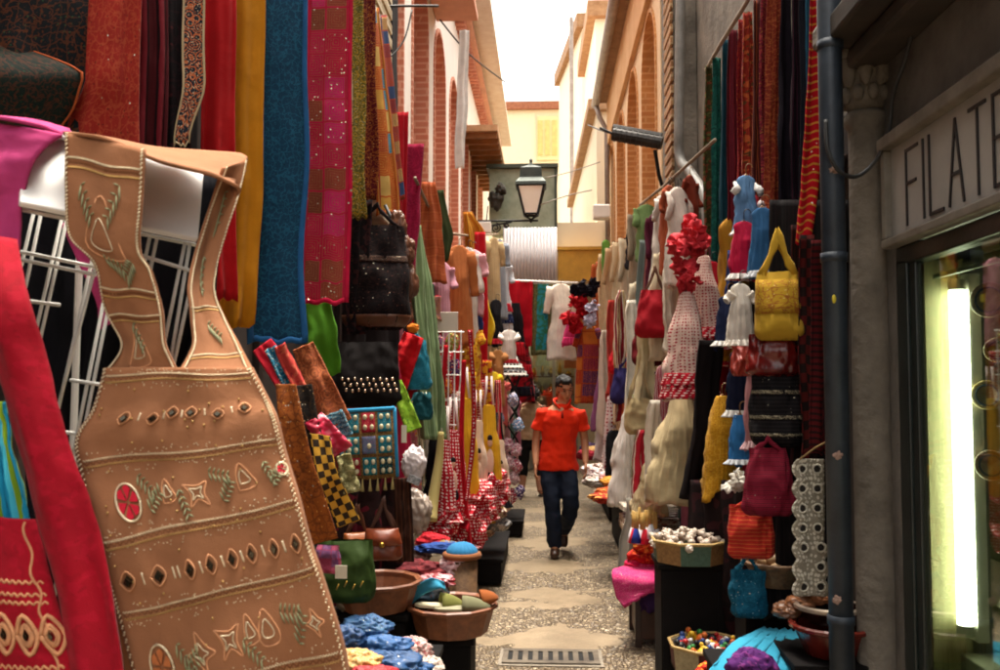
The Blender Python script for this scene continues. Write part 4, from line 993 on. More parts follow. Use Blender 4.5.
# red and peach round flowers
def rosette(f_, u, v, S, m, pr):
    c = f_(u, v, .004); B_ = MB(); a = (f_(u + S, v, .004) - c); d = (f_(u, v + S * .62, .004) - c)
    for k in range(6):
        q0 = 2 * pi * k / 6 + .2; P = [c + (a * math.cos(q0 + w_) + d * math.sin(q0 + w_)) * r_ for w_, r_ in ((.5, .15), (.12, .92), (.5, 1.05), (.9, .92))]
        B_.add(P + [p + Vector((0, -.003, 0)) for p in P], [(4, 5, 6, 7), (0, 1, 5, 4), (1, 2, 6, 5), (2, 3, 7, 6), (3, 0, 4, 7)])
    o = mk('rosette', B_.V, B_.F, m, pr, smooth=False)
    on(f_, [(u + S * 1.15 * math.cos(k * .7), v + S * .7 * math.sin(k * .7)) for k in range(9)], .002, GOLD2, 'rosette_edging', o, .006, 4, True)
rosette(body, .20, .385, .05, REDF, bb); rosette(body, .965, .365, .022, REDF, bb); rosette(body, .16, .745, .05, plain('#b86a3a', .8, vs=50), bb)
shape(ls, .47, .32, .26, 'vase', PEACH, st1); shape(ls, .45, .85, .22, 'bud', PEACH, st1)
for (u, v, a) in ((.28, .19, .8), (.65, .18, 2.2), (.4, .48, .4), (.65, .50, 2.6), (.5, .78, 1)): leaf(ls, u, v, .13, a, st1)
for (u, v, a) in ((.5, .2, 1), (.5, .45, 1.3), (.55, .75, .6)): leaf(rs, u, v, .14, a, st2)
B_ = MB(); random.seed(9)
for i in range(70):
    p = body(random.uniform(.05, .95), random.uniform(.06, .95), .005); B_.add(*ball(p, .002, .002, .002, 5, 4))
mk('sequin_embroidery', B_.V, B_.F, GOLD, bb)

random.seed(33); B_ = MB()
for i in range(420):
    u, v = random.uniform(.03, .97), random.choice([.035, .295, .455, .645, .80]) + random.choice([-1, 1]) * random.uniform(.014, .03); a = random.uniform(-.8, .8)
    B_.tube([body(u, v, .002), body(u + .008 * math.cos(a), v + .005 * math.sin(a), .0035)], .0009, 4)
mk('gold_stitching', B_.V, B_.F, GOLD2, bb)
# ---- red and magenta bag at far left
RD = thing('shoulder_bag', 'bright crimson shoulder bag with embroidered diamonds at the left picture edge', 'bag', (-.9, 1.4, .9))
REDM = fab('#9c0a20', 'floral', '#a60d26', '#940a1e', s=3, rough=.9, sheen=.6); Yr = 1.33
f = pxsurf([((-30, 236, Yr + .05), (16, 240, Yr + .05)), ((-24, 300, Yr), (27, 296, Yr)), ((-12, 350, Yr), (41, 346, Yr)), ((4, 400, Yr), (55, 396, Yr)), ((19, 455, Yr), (70, 448, Yr)), ((34, 510, Yr), (87, 500, Yr)), ((50, 565, Yr), (102, 552, Yr)), ((62, 620, Yr), (113, 612, Yr)), ((72, 700, Yr), (124, 690, Yr))], 4, 1, .012, .012)
sheet('strap', f, REDM, RD, 16, 50, .006)
f = pxsurf([((-60, 505, Yr + .02), (40, 520, Yr + .02)), ((-60, 560, Yr), (48, 572, Yr)), ((-60, 610, Yr), (62, 622, Yr)), ((-60, 660, Yr), (74, 668, Yr)), ((-60, 740, Yr), (90, 745, Yr))], 6, 1.5, .006, .02)
rb = sheet('bag_body', f, REDM, RD, 24, 40, .006)
for v in (.30, .36, .40, .74, .78):
    on(f, [(.05 + .9 * i / 60, v + .008 * math.sin(i * 1.9)) for i in range(61)], .0022, PEACH, 'trim_band', rb)
for k in range(4):
    u = .42 + k * .17
    for s_ in (1, .55): on(f, [(u - .075 * s_, .57), (u, .57 - .11 * s_), (u + .075 * s_, .57), (u, .57 + .11 * s_)], .0035, PEACH, 'diamond_stitch', rb, .004, 5, True)
    mirror(f, u, .57, .02, .03, rb, k)
on(f, [(.9 - .02 * math.sin(i), .02 + .03 * i) for i in range(32)], .0025, PEACH, 'beading', rb)
MG = thing('shoulder_bag', 'magenta pink cloth bag slung over the corner of the white wire rack', 'bag', (-.95, 1.5, 1.7))
PKM = fab('#b83c74', rough=.9, sheen=.6)
f = pxsurf([((-50, 114, 1.5), (-42, 113, 1.7)), ((0, 118, 1.42), (2, 117, 1.62)), ((30, 124, 1.42), (36, 121, 1.62)), ((60, 135, 1.44), (68, 130, 1.64))], 2, 2, .008); sheet('strap_top', f, PKM, MG, 10, 24, .006)
f = pxsurf([((-40, 116, 1.42), (61, 135, 1.43)), ((-40, 132, 1.41), (44, 150, 1.42)), ((-40, 165, 1.4), (27, 175, 1.41)), ((-40, 200, 1.4), (19, 205, 1.41)), ((-40, 255, 1.4), (17, 250, 1.41))], 2, 1.2, .01); sheet('strap', f, PKM, MG, 16, 30, .006)
f = pxsurf([((60, 222, 1.7), (84, 228, 1.7)), ((78, 262, 1.7), (100, 268, 1.7)), ((95, 300, 1.7), (110, 296, 1.7)), ((98, 330, 1.7), (114, 322, 1.7))], 2, 1, .004); sheet('strap_tail', f, PKM, MG, 8, 20, .004)
# pleated cyan and green cloth
f = pxsurf([((-40, 400, 1.42), (6, 402, 1.42)), ((-40, 450, 1.41), (12, 440, 1.41)), ((-40, 520, 1.4), (25, 500, 1.4)), ((-40, 580, 1.4), (36, 572, 1.4))], 8, 7, .012)
tag(sheet('pleated_skirt', f, fab('#1d8fb5', 'stripes', '#46b6cf', '#9ab82e', s=1.1), None, 60, 24), 'pleated turquoise and lime cloth between the crimson strap and the picture edge', 'skirt')
cloth('black_shawl', 'plain black cloth hanging behind the white wire rack', 'shawl', [(175, 10, 225), (300, 12, 215), (420, 20, 160), (560, 30, 170), (700, 40, 190)], 1.82, 1.9, fab('#0d0c12', rough=.95), 5, .03)

# ---- big hangings on the near left wall
def vh(*a, **k): return cloth(*a, **k)
vh('wall_hanging', 'dark blackish patchwork wall hanging with faint orange stitching at top left', 'wall hanging', [(-60, -60, 100), (30, -60, 98), (150, -60, 96)], 2.05, 2.25, fab('#14171a', 'embroid', '#5e3018', '#2c4a30', s=2.4, rough=.8), 2, .02)
vh('wall_hanging', 'dark green flap with an orange piped edge over the blackish patchwork', 'wall hanging', [(38, -70, 4), (74, -70, 84), (80, -70, 84), (150, -70, 52)], 1.98, 2.17, fab('#0f1c16', 'embroid', '#4a2414', '#23402a', s=2.8), 1, .003, border=(fab('#a34a20'), .006))
vh('wall_hanging', 'brick-red embroidered panel with dark motifs beside the blackish patchwork', 'wall hanging', [(-60, 92, 142), (80, 90, 142), (125, 70, 141), (180, 50, 140), (300, 40, 140)], 2.2, 2.28, fab('#94241a', 'embroid', '#a8482c', '#5e1a14', s=1.9, spark=.03), 1.5, .012)
vh('scarf', 'maroon scarf with black edge folded narrow beside the brick-red panel', 'scarf', [(-60, 138, 168), (300, 136, 166)], 2.4, 2.44, fab('#4a0f16', 'stripes', '#1a0a0e', '#6c1420', s=.8), 2, .02)
vh('scarf', 'near-black velvet scarf in the gap left of the flowered band', 'scarf', [(-60, 158, 190), (300, 158, 190)], 2.55, 2.6, fab('#130c10', 'embroid', '#2a1218', '#4a1c20'), 2, .02)
vh('embroidered_band', 'narrow band of multicoloured embroidered flowers with beaded edges', 'textile band', [(-60, 184, 206), (90, 181, 204), (146, 179, 195)], 2.5, 2.52, fab('#1e2430', 'paisley', '#b5623a', '#c9b79a', s=3.4), .5, .003, border=(fab('#b9a37c', rough=.5), .006))
vh('scarf', 'plain scarlet cloth panel just left of the mustard one', 'scarf', [(-60, 200, 236), (300, 203, 234)], 2.8, 2.86, fab('#a80c12', rough=.9), 1.5, .018)
vh('scarf', 'mustard yellow cloth panel hanging between scarlet and blue cloths', 'scarf', [(-60, 231, 266), (200, 226, 264), (327, 217, 255)], 2.98, 3.05, fab('#b9780f', 'plainx', rough=.9), 1.4, .02)
vh('wall_hanging', 'deep blue embroidered panel with a lighter blue border', 'wall hanging', [(-60, 262, 308), (150, 256, 307), (343, 243, 304)], 3.1, 3.18, fab('#0f3650', 'embroid', '#1a5672', '#0a2434', s=2.1, rough=.85), .8, .014, border=(fab('#1f5688'), .022))
vh('wall_hanging', 'crimson and magenta sequined patchwork panel right of the blue one', 'wall hanging', [(-60, 308, 352), (150, 304, 352), (304, 302, 352)], 3.6, 3.68, fab('#b3103a', 'patch', '#94603c', '#c41862', s=1.5, spark=.35, cols=['#b3103a', '#8c3a2c', '#c2185c', '#7a3a2a', '#b81444']), .8, .014, border=(fab('#b80e38', spark=.3), .02))
vh('scarf', 'olive and gold beaded narrow scarf just right of the crimson patchwork', 'scarf', [(-40, 350, 362), (218, 352, 366)], 4.6, 4.65, fab('#5c5420', 'paisley', '#9c7a22', '#b9a26a', s=2, spark=.25), 1, .012)
vh('scarf', 'dark red and black narrow embroidered scarf by the olive one', 'scarf', [(-40, 360, 374), (200, 362, 378)], 4.85, 4.9, fab('#5a1014', 'embroid', '#a05a20', '#c9a060', s=2), 1, .012)
vh('tunic', 'patchwork tunic panel in orange gold and light blue with a red hem', 'tunic', [(8, 371, 378), (70, 371, 386), (215, 374, 399)], 5.2, 5.28, fab('#b3521c', 'patch', '#c99a44', '#2f7f9a', s=1.1, cols=['#b3521c', '#2f7f9a', '#c08f3c', '#a33a1c', '#c7a35c']), .6, .01, border=(fab('#8e2a1c', 'stripes', '#c99a44', '#b3521c'), .025))
vh('tunic', 'slimmer rust patchwork tunic panel partly behind the blue and gold one', 'tunic', [(15, 380, 386), (90, 386, 394), (200, 393, 404)], 5.6, 5.66, fab('#a3401c', 'patch', '#3c4a6a', '#b98a4c', s=1.6, cols=['#a3401c', '#344468', '#b98a4c', '#8a2a18']), .6, .01)
vh('scarf', 'small plain red scarf hanging above the raspberry one', 'scarf', [(112, 397, 408), (300, 391, 404)], 5.9, 5.95, fab('#b00f20'), 1.5, .02)
vh('scarf', 'raspberry magenta scarf with dark centre stripe under the brick arches', 'scarf', [(144, 403, 424), (270, 398, 416)], 6.1, 6.15, fab('#8e0f38', 'embroid', '#a8204a', '#5a0a24', s=1.2), 1.2, .018)
vh('shawl', 'rust orange shawl draped beside the raspberry scarf', 'shawl', [(182, 421, 434), (220, 419, 442), (283, 414, 446)], 6.6, 6.7, fab('#a5502a', 'hstripes', '#9a4624', '#ad5a30', s=.8), 2.5, .03)
vh('shawl', 'dark olive shawl peeping out behind the rust orange one', 'shawl', [(190, 432, 443), (240, 438, 453), (262, 440, 447)], 6.9, 6.95, fab('#3a4426'), 1.5, .025)
vh('scarf', 'long pale green gauzy scarf falling in pleats below the rust shawl', 'scarf', [(225, 412, 421), (290, 412, 431), (400, 417, 440), (440, 420, 441)], 6.2, 6.4, fab('#7d9468', 'stripes', '#93a67e', '#6b7f58', s=1.5), 4, .035)
vh('hanging_cloth', 'plain bright green cloth hanging below the crimson patchwork', 'cloth', [(300, 304, 330), (340, 306, 337), (374, 312, 339)], 3.9, 3.95, fab('#4f8a1e'), 1.2, .018)
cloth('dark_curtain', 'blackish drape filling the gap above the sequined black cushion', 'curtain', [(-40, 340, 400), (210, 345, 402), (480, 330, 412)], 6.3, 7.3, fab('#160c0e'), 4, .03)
# dark round bag with brown leather rim
bag('round_bag', 'large slouching black sequined bag with a brown leather rim, above the mirror-sequined one', 'bag', 377, 226, 66, 106, 5.0, fab('#130c0e', 'embroid', '#2c1a18', '#5c3428', s=1.6, spark=.12), .1, 26, fab('#1c1214'), d=.2, slouch=.035, band=[(.86, .97, plain('#5f3a26', .35, vs=9, bump=.4)), (.3, .36, fab('#2c1c18', 'embroid', '#5c4030', '#8a6a50', s=4, spark=.2))])
cloth('dark_scarf', 'black figured scarf hanging between the crimson patchwork and the round black bag', 'scarf', [(200, 350, 372), (335, 348, 366)], 4.9, 4.95, fab('#150d10', 'floral', '#3a1c1c', '#241418', s=1.4), 2, .03)
r = thing('leather_pouches', 'bunched brown leather drawstring pouches hanging right of the round black bag', 'pouch', W(404, 300, 5.1))
for i, (px, py, rx, rz) in enumerate(((398, 232, .05, .13), (405, 252, .06, .09), (408, 283, .06, .11), (404, 312, .05, .08))):
    lumpy('pouch', None, None, px, py, 5.1 + i * .02, rx, .05, rz, plain('#6b4533', .3, vs=9, bump=.4), i + 3, .5, 2.4, parent=r)
b = MB(); b.tube([W(385, 205, 5.1), W(393, 222, 5.1), W(402, 250, 5.1)], .01, 6); mk('cord', b.V, b.F, M_DARK, r)
# leaning patterned bolts / bags
def strip(name, label, cat, p, Y, m, **k): return cloth(name, label, cat, p, Y, Y + .04, m, k.pop('nf', 1), k.pop('amp', .012), **k)
def slant(name, label, cat, top, bot, wt, wb, Y, m, fr=None, nf=1.2, amp=.012):
    """slanted strip given by top and bottom centre pixel"""
    SEED[0] += 1
    d = Vector((bot[0] - top[0], bot[1] - top[1])).normalized(); n_ = Vector((d.y, -d.x)); 
    rows = []
    for k in range(5):
        t = k / 4; c = Vector(top).lerp(Vector(bot), t); w_ = (wt + (wb - wt) * t) / 2
        rows.append(((c.x - n_.x * w_, c.y - n_.y * w_, Y), (c.x + n_.x * w_, c.y + n_.y * w_, Y + .02)))
    f = pxsurf(rows, SEED[0], nf, amp)
    o = sheet(name, f, m, None, 16, 36, .006, SEED[0]); return tag(o, label, cat) if label else (o, f)
slant('scarf', 'red cloth roll slanting down behind the tan bag', 'cloth', (262, 345), (300, 400), 22, 26, 2.9, fab('#b01226'))
slant('scarf', 'teal and blue flower-patterned cloth slanting beside the red roll', 'cloth', (270, 348), (322, 440), 12, 20, 2.85, fab('#1f5a74', 'paisley', '#2f86a0', '#c9b9a0', s=2.2))
slant('scarf', 'coral red cloth strip slanting between the teal one and the brown patterned one', 'cloth', (280, 345), (335, 455), 12, 18, 2.82, fab('#b33a32', 'floral', '#c05a44', '#8e2428', s=2))
slant('sling_bag', 'rust brown patterned strap bag with pale blue edges slanting down to a beaded end', 'bag', (303, 346), (338, 425), 22, 30, 2.78, fab('#8a4426', 'paisley', '#a85c34', '#5a3320', s=2.4))
slant('beaded_panel', 'blue and silver beaded band ending the rust patterned strap', 'bag', (328, 415), (338, 440), 30, 32, 2.76, fab('#2f5a6e', 'embroid', '#7fa0a4', '#c9c0a0', s=4, spark=.4))
slant('packet', 'shiny pink wrapped packet tucked below the beaded blue band', 'packet', (314, 418), (338, 455), 20, 34, 2.7, fab('#c22a48', rough=.25, spark=.1), nf=1, amp=.02)
f = pxsurf([((276, 384, 2.6), (296, 384, 2.6)), ((279, 420, 2.58), (303, 418, 2.58)), ((288, 460, 2.58), (312, 456, 2.58)), ((300, 500, 2.58), (324, 494, 2.58)), ((312, 545, 2.6), (338, 538, 2.6))], 1, 1, .006)
o = sheet('belt', f, fab('#8f4a18', 'embroid', '#5c2c10', '#c98a3c', s=2, spark=.25), None, 12, 40); tag(o, 'long amber sequined belt curving down just right of the tan bag', 'belt')
f = pxsurf([((290, 386, 2.72), (312, 384, 2.72)), ((300, 430, 2.7), (320, 425, 2.7)), ((312, 480, 2.7), (334, 470, 2.7)), ((335, 530, 2.7), (352, 512, 2.7))], 1, 1, .006)
o = sheet('belt', f, fab('#1a1512', 'embroid', '#3a2a1c', '#a8804c', s=2, spark=.15), None, 12, 40); tag(o, 'black beaded belt between the amber belt and the yellow patterned one', 'belt')
f = pxsurf([((310, 433, 2.68), (330, 436, 2.68)), ((316, 470, 2.66), (336, 466, 2.66)), ((326, 500, 2.66), (346, 490, 2.66)), ((338, 528, 2.66), (360, 520, 2.66))], 1, 1, .006)
o = sheet('belt', f, fab('#b98a2c', 'check', '#2c2014', '#c9a040', s=4), None, 12, 36); tag(o, 'mustard and black chequered belt curving towards the leather pouches', 'belt')
slant('slipper', 'olive and cream beaded slipper beside the chequered belt', 'slipper', (343, 455), (352, 492), 14, 18, 2.66, fab('#6e6a44', 'embroid', '#a89c70', '#c9bb90', s=4, spark=.2))
# black sequined cushion
bag('cushion_bag', 'black bag with rows of round mirror sequins above the cowrie shell bag', 'bag', 366, 342, 72, 66, 4.3, fab('#120c0c'), .1, 0, d=.14)
o = bpy.data.objects['cushion_bag']; B_ = MB()
for j in range(3):
    for i in range(9):
        p = W(342 + i * 6.3 + j * 2, 379 + j * 5.5 + (i % 2), 4.21 - .02 * math.sin(i / 8 * pi)); B_.add(*ball(p, .009, .004, .009, 8, 5))
mk('sequin_row', B_.V, B_.F, plain('#d8b8a0', .1, .95), o)
# cowrie patchwork bag
CB = thing('patchwork_bag', 'square teal and red patchwork bag dotted with cowrie shells and hung with tassels', 'bag', W(368, 480, 3.9))
f = pxsurf([((341, 411, 3.9), (394, 408, 3.96)), ((341, 435, 3.88), (395, 432, 3.94)), ((342, 458, 3.88), (396, 455, 3.94)), ((343, 479, 3.9), (397, 476, 3.96))], 3, 1, .006, .02)
pb = sheet('bag_body', f, fab('#6a4a2a', 'embroid', '#9a7a3c', '#4c2f1c', s=3), CB, 24, 20, .03)
cols = [['#1a5f70', '#8c1428', '#1a5f70'], ['#1d6a78', '#6a5878', '#1a6272'], ['#8c1428', '#1d6a78', '#151a22']]
sh = MB()
for j in range(3):
    for i in range(3):
        u0, v0 = .07 + i * .3, .06 + j * .305; g = (lambda u0, v0: (lambda u, v: f(u0 + u * .25, v0 + v * .25, .019)))(u0, v0); g.size = (.07, .07)
        ci = (i + (1 if j == 0 else 0)) % 3 if j == 0 else i
        V, Fc, uv = grid(g, 6, 6); o = mk('patch', V, Fc, fab(cols[j][i], 'embroid', '#2f7f86' if cols[j][i] != '#8c1428' else '#a82a3a', '#c9b070', s=5), CB, uv, solid=.003)
        shl = MB()
        for (a, c) in ((.25, .25), (.75, .25), (.25, .75), (.75, .75)) if (i, j) != (1, 1) else ((.5, .55),):
            shl.add(*ball(f(u0 + a * .25, v0 + c * .25, .024), .0095, .006, .012, 8, 6))
        mk('cowrie_shell', shl.V, shl.F, plain('#d3c6a0', .3), o)
for s_ in (0, 1):
    b = MB(); P = [f(s_, i / 12, .018) for i in range(13)]; b.tube(P, .009, 6); mk('edging', b.V, b.F, fab('#2a7fa8'), CB)
b = MB(); b.tube([f(i / 12, 0, .018) for i in range(13)], .009, 6); mk('edging', b.V, b.F, fab('#2a7fa8'), CB)
for k in range(7):
    p = f(.07 + k * .14, 1, .015); b = MB(); b.tube([p, p - Vector((0, 0, .02)), p - Vector((0, 0, .035)), p - Vector((0, 0, .055))], [.002, .004, .006, .009], 6); mk('tassel', b.V, b.F, fab('#b09c64'), CB)
# narrow hangings right of it
slant('scarf', 'crimson cloth strip running down right of the cowrie shell bag', 'cloth', (388, 345), (408, 480), 16, 18, 4.4, fab('#a01638'), nf=1)
slant('scarf', 'bright red crumpled cloth above the teal pointed bag', 'cloth', (414, 335), (394, 388), 20, 26, 4.6, fab('#b80d18'), nf=1.5, amp=.03)
slant('scarf', 'lime green printed cloth strip below the red crumpled cloth', 'cloth', (396, 382), (414, 430), 12, 16, 4.3, fab('#7fa82a', 'floral', '#9cc040', '#5c8420', s=2))
bag('pointed_bag', 'teal sequined bag widening to a pointed corner', 'bag', 417, 340, 30, 50, 4.7, fab('#1f6f86', 'embroid', '#2c8096', '#186070', s=2, spark=.1), .2, 8, d=.07, tri=.8)
bag('pointed_bag', 'smaller dark teal bag directly under the teal sequined one', 'bag', 421, 392, 24, 28, 4.8, fab('#1a5058', spark=.1), .1, 0, d=.06, tri=.5)
tag(lumpy('flower_pompom', None, None, 413, 328, 4.5, .03, .025, .022, fab('#c7701c'), 4, .5), 'small orange fabric flower on top of the red crumpled cloth', 'flower')
b = MB(); p = W(404, 434, 4.15); b.box((p.x - .012, 4.15, p.z - .04), (p.x + .012, 4.153, p.z + .04)); tag(b.obj('price_tag', plain('#d8d0bc', .7)), 'small blank white swing tag beside the lime cloth', 'tag')
tag(lumpy('plastic_bag', None, None, 414, 465, 4.2, .055, .04, .085, plain('#cbbfc0', .18, var=.15, vs=14, bump=.6, bs=25), 7, .5, 3), 'crinkled clear plastic packet hanging below the white swing tag', 'packet')
b = MB(); p = W(414, 480, 4.12); b.box((p.x - .03, 4.12, p.z - .018), (p.x + .03, 4.124, p.z + .018), Matrix.Translation(p) @ Matrix.Rotation(.4, 4, 'Y') @ Matrix.Translation(-p)); tag(b.obj('card', plain('#3a3c44', .5, c2='#b9b9b9', vs=60)), 'tilted printed card stuck to the foot of the plastic packet', 'card')
tag(lumpy('plastic_bag', None, None, 418, 512, 4.6, .07, .05, .11, plain('#a9988c', .2, var=.2, vs=14, bump=.6, bs=25), 9, .5, 3), 'dusty plastic bag slumped lower down beside the dark curtain', 'packet')
slant('curtain', 'dark brown curtain strip with beaded edge dropping to the leather pouches', 'curtain', (402, 478), (405, 562), 18, 18, 4.3, fab('#3a2016', 'stripes', '#54301e', '#2a160f'), nf=2)
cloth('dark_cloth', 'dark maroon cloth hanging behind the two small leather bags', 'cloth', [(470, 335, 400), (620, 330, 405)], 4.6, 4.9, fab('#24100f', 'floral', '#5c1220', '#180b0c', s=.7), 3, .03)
LE = plain('#8a3e1e', .35, vs=10, bump=.3, c2='#5c2614')
bag('leather_bag', 'small russet leather bag with a flap, the right one of the pair', 'bag', 383, 528, 38, 32, 3.9, LE, .1, 34, plain('#4a2616', .5), d=.09, flap=LE, knob=M_BRASS, group='pair of small leather bags', slouch=.01, sw=.008)
bag('leather_bag', 'small tan-orange leather bag seen behind its russet neighbour', 'bag', 357, 532, 28, 30, 4.0, plain('#9c5526', .35, vs=10, bump=.3, c2='#6e3616'), .5, 30, plain('#5a3018', .5), d=.08, flap=plain('#9c5526', .35, vs=10, bump=.3, c2='#6e3616'), knob=M_BRASS, group='pair of small leather bags', slouch=.01, sw=.008)
bag('cloth_bag', 'dark green cloth bag with a small gold stitched motif behind the round baskets', 'bag', 346, 540, 62, 62, 3.4, fab('#2c3f14', rough=.7), .1, 0, d=.12, slouch=.02, group=None)
B_ = MB()
for k in range(4): B_.tube([W(336 + k * 8, 590 - k % 2 * 3, 3.29), W(339 + k * 8, 584 - k % 2 * 3, 3.29)], .0025, 4)
mk('gold_motif', B_.V, B_.F, M_BRASS, bpy.data.objects['cloth_bag'])
bag('coin_purse', 'little pink and purple printed purse with a white tag over the dark green bag', 'purse', 328, 545, 28, 28, 3.1, fab('#8a2448', 'patch', '#c97a8a', '#5a3a6a', s=5, cols=['#8a2448', '#c98a9a', '#5a3a6a', '#a8486a']), -.2, 0, d=.04, slouch=.01)
b = MB(); p = W(341, 572, 3.05); b.box((p.x - .02, 3.05, p.z - .022), (p.x + .02, 3.053, p.z + .022)); tag(b.obj('price_tag', plain('#ddd5c2', .7)), 'square blank tag hanging from the pink printed purse', 'tag')

# ---- baskets, stands, goods on the left floor
def bowl(name, label, c, r0, r1, h, m, n=10, rim=None, group=None, rot=0, cat='basket'):
    R_ = thing(name, label, cat, c, group); b = MB()
    b.add(*lathe([(r0 * .2, .012), (r0, .0), (r1, h), (r1 + .012, h), (r1 + .012, h + .012), (r1 - .012, h + .012), (r1 - .014, h * .9), (r0 * .95, .02), (r0 * .2, .02)], c, n, True, rot)); o = b.obj('bowl_wall', m, R_, smooth=False, bevel=.005)
    q = rim or m; b = MB(); P = [Vector(c) + Vector(((r1 + .006) * math.cos(2 * pi * k / n + rot), (r1 + .006) * math.sin(2 * pi * k / n + rot), h + .006)) for k in range(n + 1)]; b.tube(P, .012, 6); b.obj('rim', q, R_)
    return R_
def stand(label, x0, x1, y0, y1, h, m=None, cat='stand'):
    R_ = thing('box_stand', label, cat, ((x0 + x1) / 2, (y0 + y1) / 2, 0)); m = m or plain('#0a0808', .8, c2='#141010', vs=5, spec=.15); b = MB(); b.box((x0, y0, .02), (x1, y1, h - .03)); b.obj('box', m, R_, bevel=.006)
    b = MB(); b.box((x0 - .015, y0 - .015, h - .029), (x1 + .015, y1 + .015, h)); b.obj('top_board', m, R_, bevel=.005)
    b = MB(); b.box((x0 + .01, y0 - .006, .05), (x0 + .04, y0 - .001, h - .04)); b.box((x1 - .04, y0 - .006, .05), (x1 - .01, y0 - .001, h - .04)); b.obj('corner_batten', m, R_)
    return R_
COP = plain('#8a5232', .5, vs=14, c2='#5c3320', bs=18, bump=.5); WICK = plain('#7d5a38', .7, vs=30, c2='#4e3520', bs=60, bump=.8)
Bk1 = W(448, 636, 4.15); Bk2 = W(366, 622, 4.0)
bowl('goods_bowl', 'wide copper-brown faceted bowl on a black stand at the edge of the passage', (Bk1.x, 4.3, Bk1.z - .02), .17, .205, .12, COP, 12)
bowl('goods_bowl', 'copper-brown faceted bowl pushed against the dark cloth, left of the wider one', (Bk2.x, 4.25, Bk2.z + .0), .16, .2, .12, COP, 12)
stand('black box stand under the wide copper-brown bowl', Bk1.x - .13, Bk1.x + .1, 4.2, 4.5, Bk1.z - .025)
stand('black box stand under the left copper-brown bowl', Bk2.x - .16, Bk2.x + .15, 4.15, 4.4, Bk2.z - .005)
zt = Bk1.z + .1
def slipper(label, px, py, Y, L, rot, m, ins, tilt=0, cat='slipper'):
    c = W(px, py, Y); M = Matrix.Rotation(rot, 3, 'Z') @ Matrix.Rotation(tilt, 3, 'Y'); R_ = thing('slipper', label, cat, c); b = MB(); n = 12; V = []
    for i in range(n + 1):
        t = i / n; hw_ = .042 * (math.sin(pi * min(1, t * 1.02)) ** .45) * (1 - .2 * math.sin(t * 3.14)) + .004; x_ = (t - .5) * L
        for (yy, z_) in ((-1, 0), (1, 0), (1, .012), (-1, .012)): V.append(c + M @ Vector((x_, yy * hw_, z_ + .01 * (t > .85))))
    b.add(V, [(i * 4 + j, i * 4 + (j + 1) % 4, i * 4 + 4 + (j + 1) % 4, i * 4 + 4 + j) for i in range(n) for j in range(4)] + [(0, 1, 2, 3), (n * 4 + 3, n * 4 + 2, n * 4 + 1, n * 4)]); b.obj('sole', ins, R_, smooth=False)
    V = []; 
    for i in range(7):
        t = .5 + .5 * i / 6; hw_ = .045 * (math.sin(pi * min(.995, t)) ** .5) + .004; x_ = (t - .5) * L; hh = .045 * (1 - (i / 6) ** 2) + .014
        for j in range(9):
            q = pi * j / 8; V.append(c + M @ Vector((x_, hw_ * math.cos(q), .006 + hh * math.sin(q))))
    mk('upper', V, [(i * 9 + j, i * 9 + j + 1, i * 9 + 10 + j, i * 9 + 9 + j) for i in range(6) for j in range(8)], m, R_, solid=.004)
    return R_
slipper('olive green slipper with cream lining resting in the wide copper-brown bowl', 440, 607, 4.25, .24, .3, fab('#6a6a34', 'embroid', '#9a9450', '#c9bb80', s=3), plain('#c9bf9c', .7), .1)
slipper('long grey-green shoe at the front of the wide copper-brown bowl', 462, 610, 4.2, .26, .1, fab('#6e6c50'), plain('#8a8468', .7), .0)
slipper('small orange-brown pointed slipper at the right rim of the bowl', 482, 604, 4.25, .16, .2, fab('#8a4a20'), plain('#6e4a2a', .7), -.2)
f = pxsurf([((402, 598, 4.3), (410, 606, 4.3)), ((416, 586, 4.25), (424, 594, 4.25)), ((430, 578, 4.22), (440, 588, 4.22)), ((444, 582, 4.25), (446, 592, 4.25))], 1, 1, .01)
tag(sheet('shoe_strap', f, fab('#3a8fb0'), None, 8, 20), 'pale blue satin strip lying over the left rim of the wide bowl', 'strap')
tag(lumpy('shoe_pile', None, None, 424, 596, 4.4, .12, .1, .06, fab('#16181a', 'floral', '#22303a', '#2a1a1c'), 3, .6), 'dark crumpled shoe uppers heaped at the back of the wide bowl', 'shoes')
random.seed(2)
for i, (px, c, lb) in enumerate(((345, '#8a7a64', 'taupe'), (357, '#5c4a3c', 'umber'), (370, '#a89a84', 'stone-coloured'), (383, '#6e3a2c', 'brick-brown'), (395, '#4a4440', 'charcoal'))):
    tag(lumpy('trinket', None, None, px, 603 - i % 2 * 3, 4.2, .04, .05, .035, fab(c, spark=.1), i, .5), f'{lb} cloth trinket inside the left copper-brown bowl', 'trinket', 'trinkets in the left bowl')
# heap of blue sequined cloths bottom left
HP = [(366, 628, 3.35, .10, .06, .045, '#1f4a7a', 'silver-netted round blue bundle topping the heap under the bowls', .3, '#3c6a8a'),
      (345, 640, 3.2, .08, .07, .05, '#173a6a', 'navy sequined cloth lump at the left of the heap', .4, '#1f4a70'),
      (384, 650, 3.25, .11, .08, .05, '#1f4f86', 'royal blue sequined cloth lump at the middle of the heap', .35, '#2a5c8c'),
      (412, 652, 3.35, .075, .06, .05, '#b9a8a0', 'cream and red printed cloth lump at the right of the heap', .1, '#b81a2a'),
      (395, 668, 3.1, .12, .08, .05, '#1a4474', 'dark blue crumpled cloth at the foot of the heap', .4, '#245080'),
      (357, 664, 3.05, .09, .07, .045, '#b5843c', 'golden brown crumpled cloth near the hem of the tan bag', .2, '#d8c090'),
      (427, 670, 3.3, .06, .05, .045, '#c9bcae', 'pale crumpled packet at the right foot of the heap', .1, '#8a5c5c'),
      (372, 676, 2.95, .08, .06, .03, '#a81422', 'red folded cloth at the very bottom of the heap', .05, '#7a0c18')]
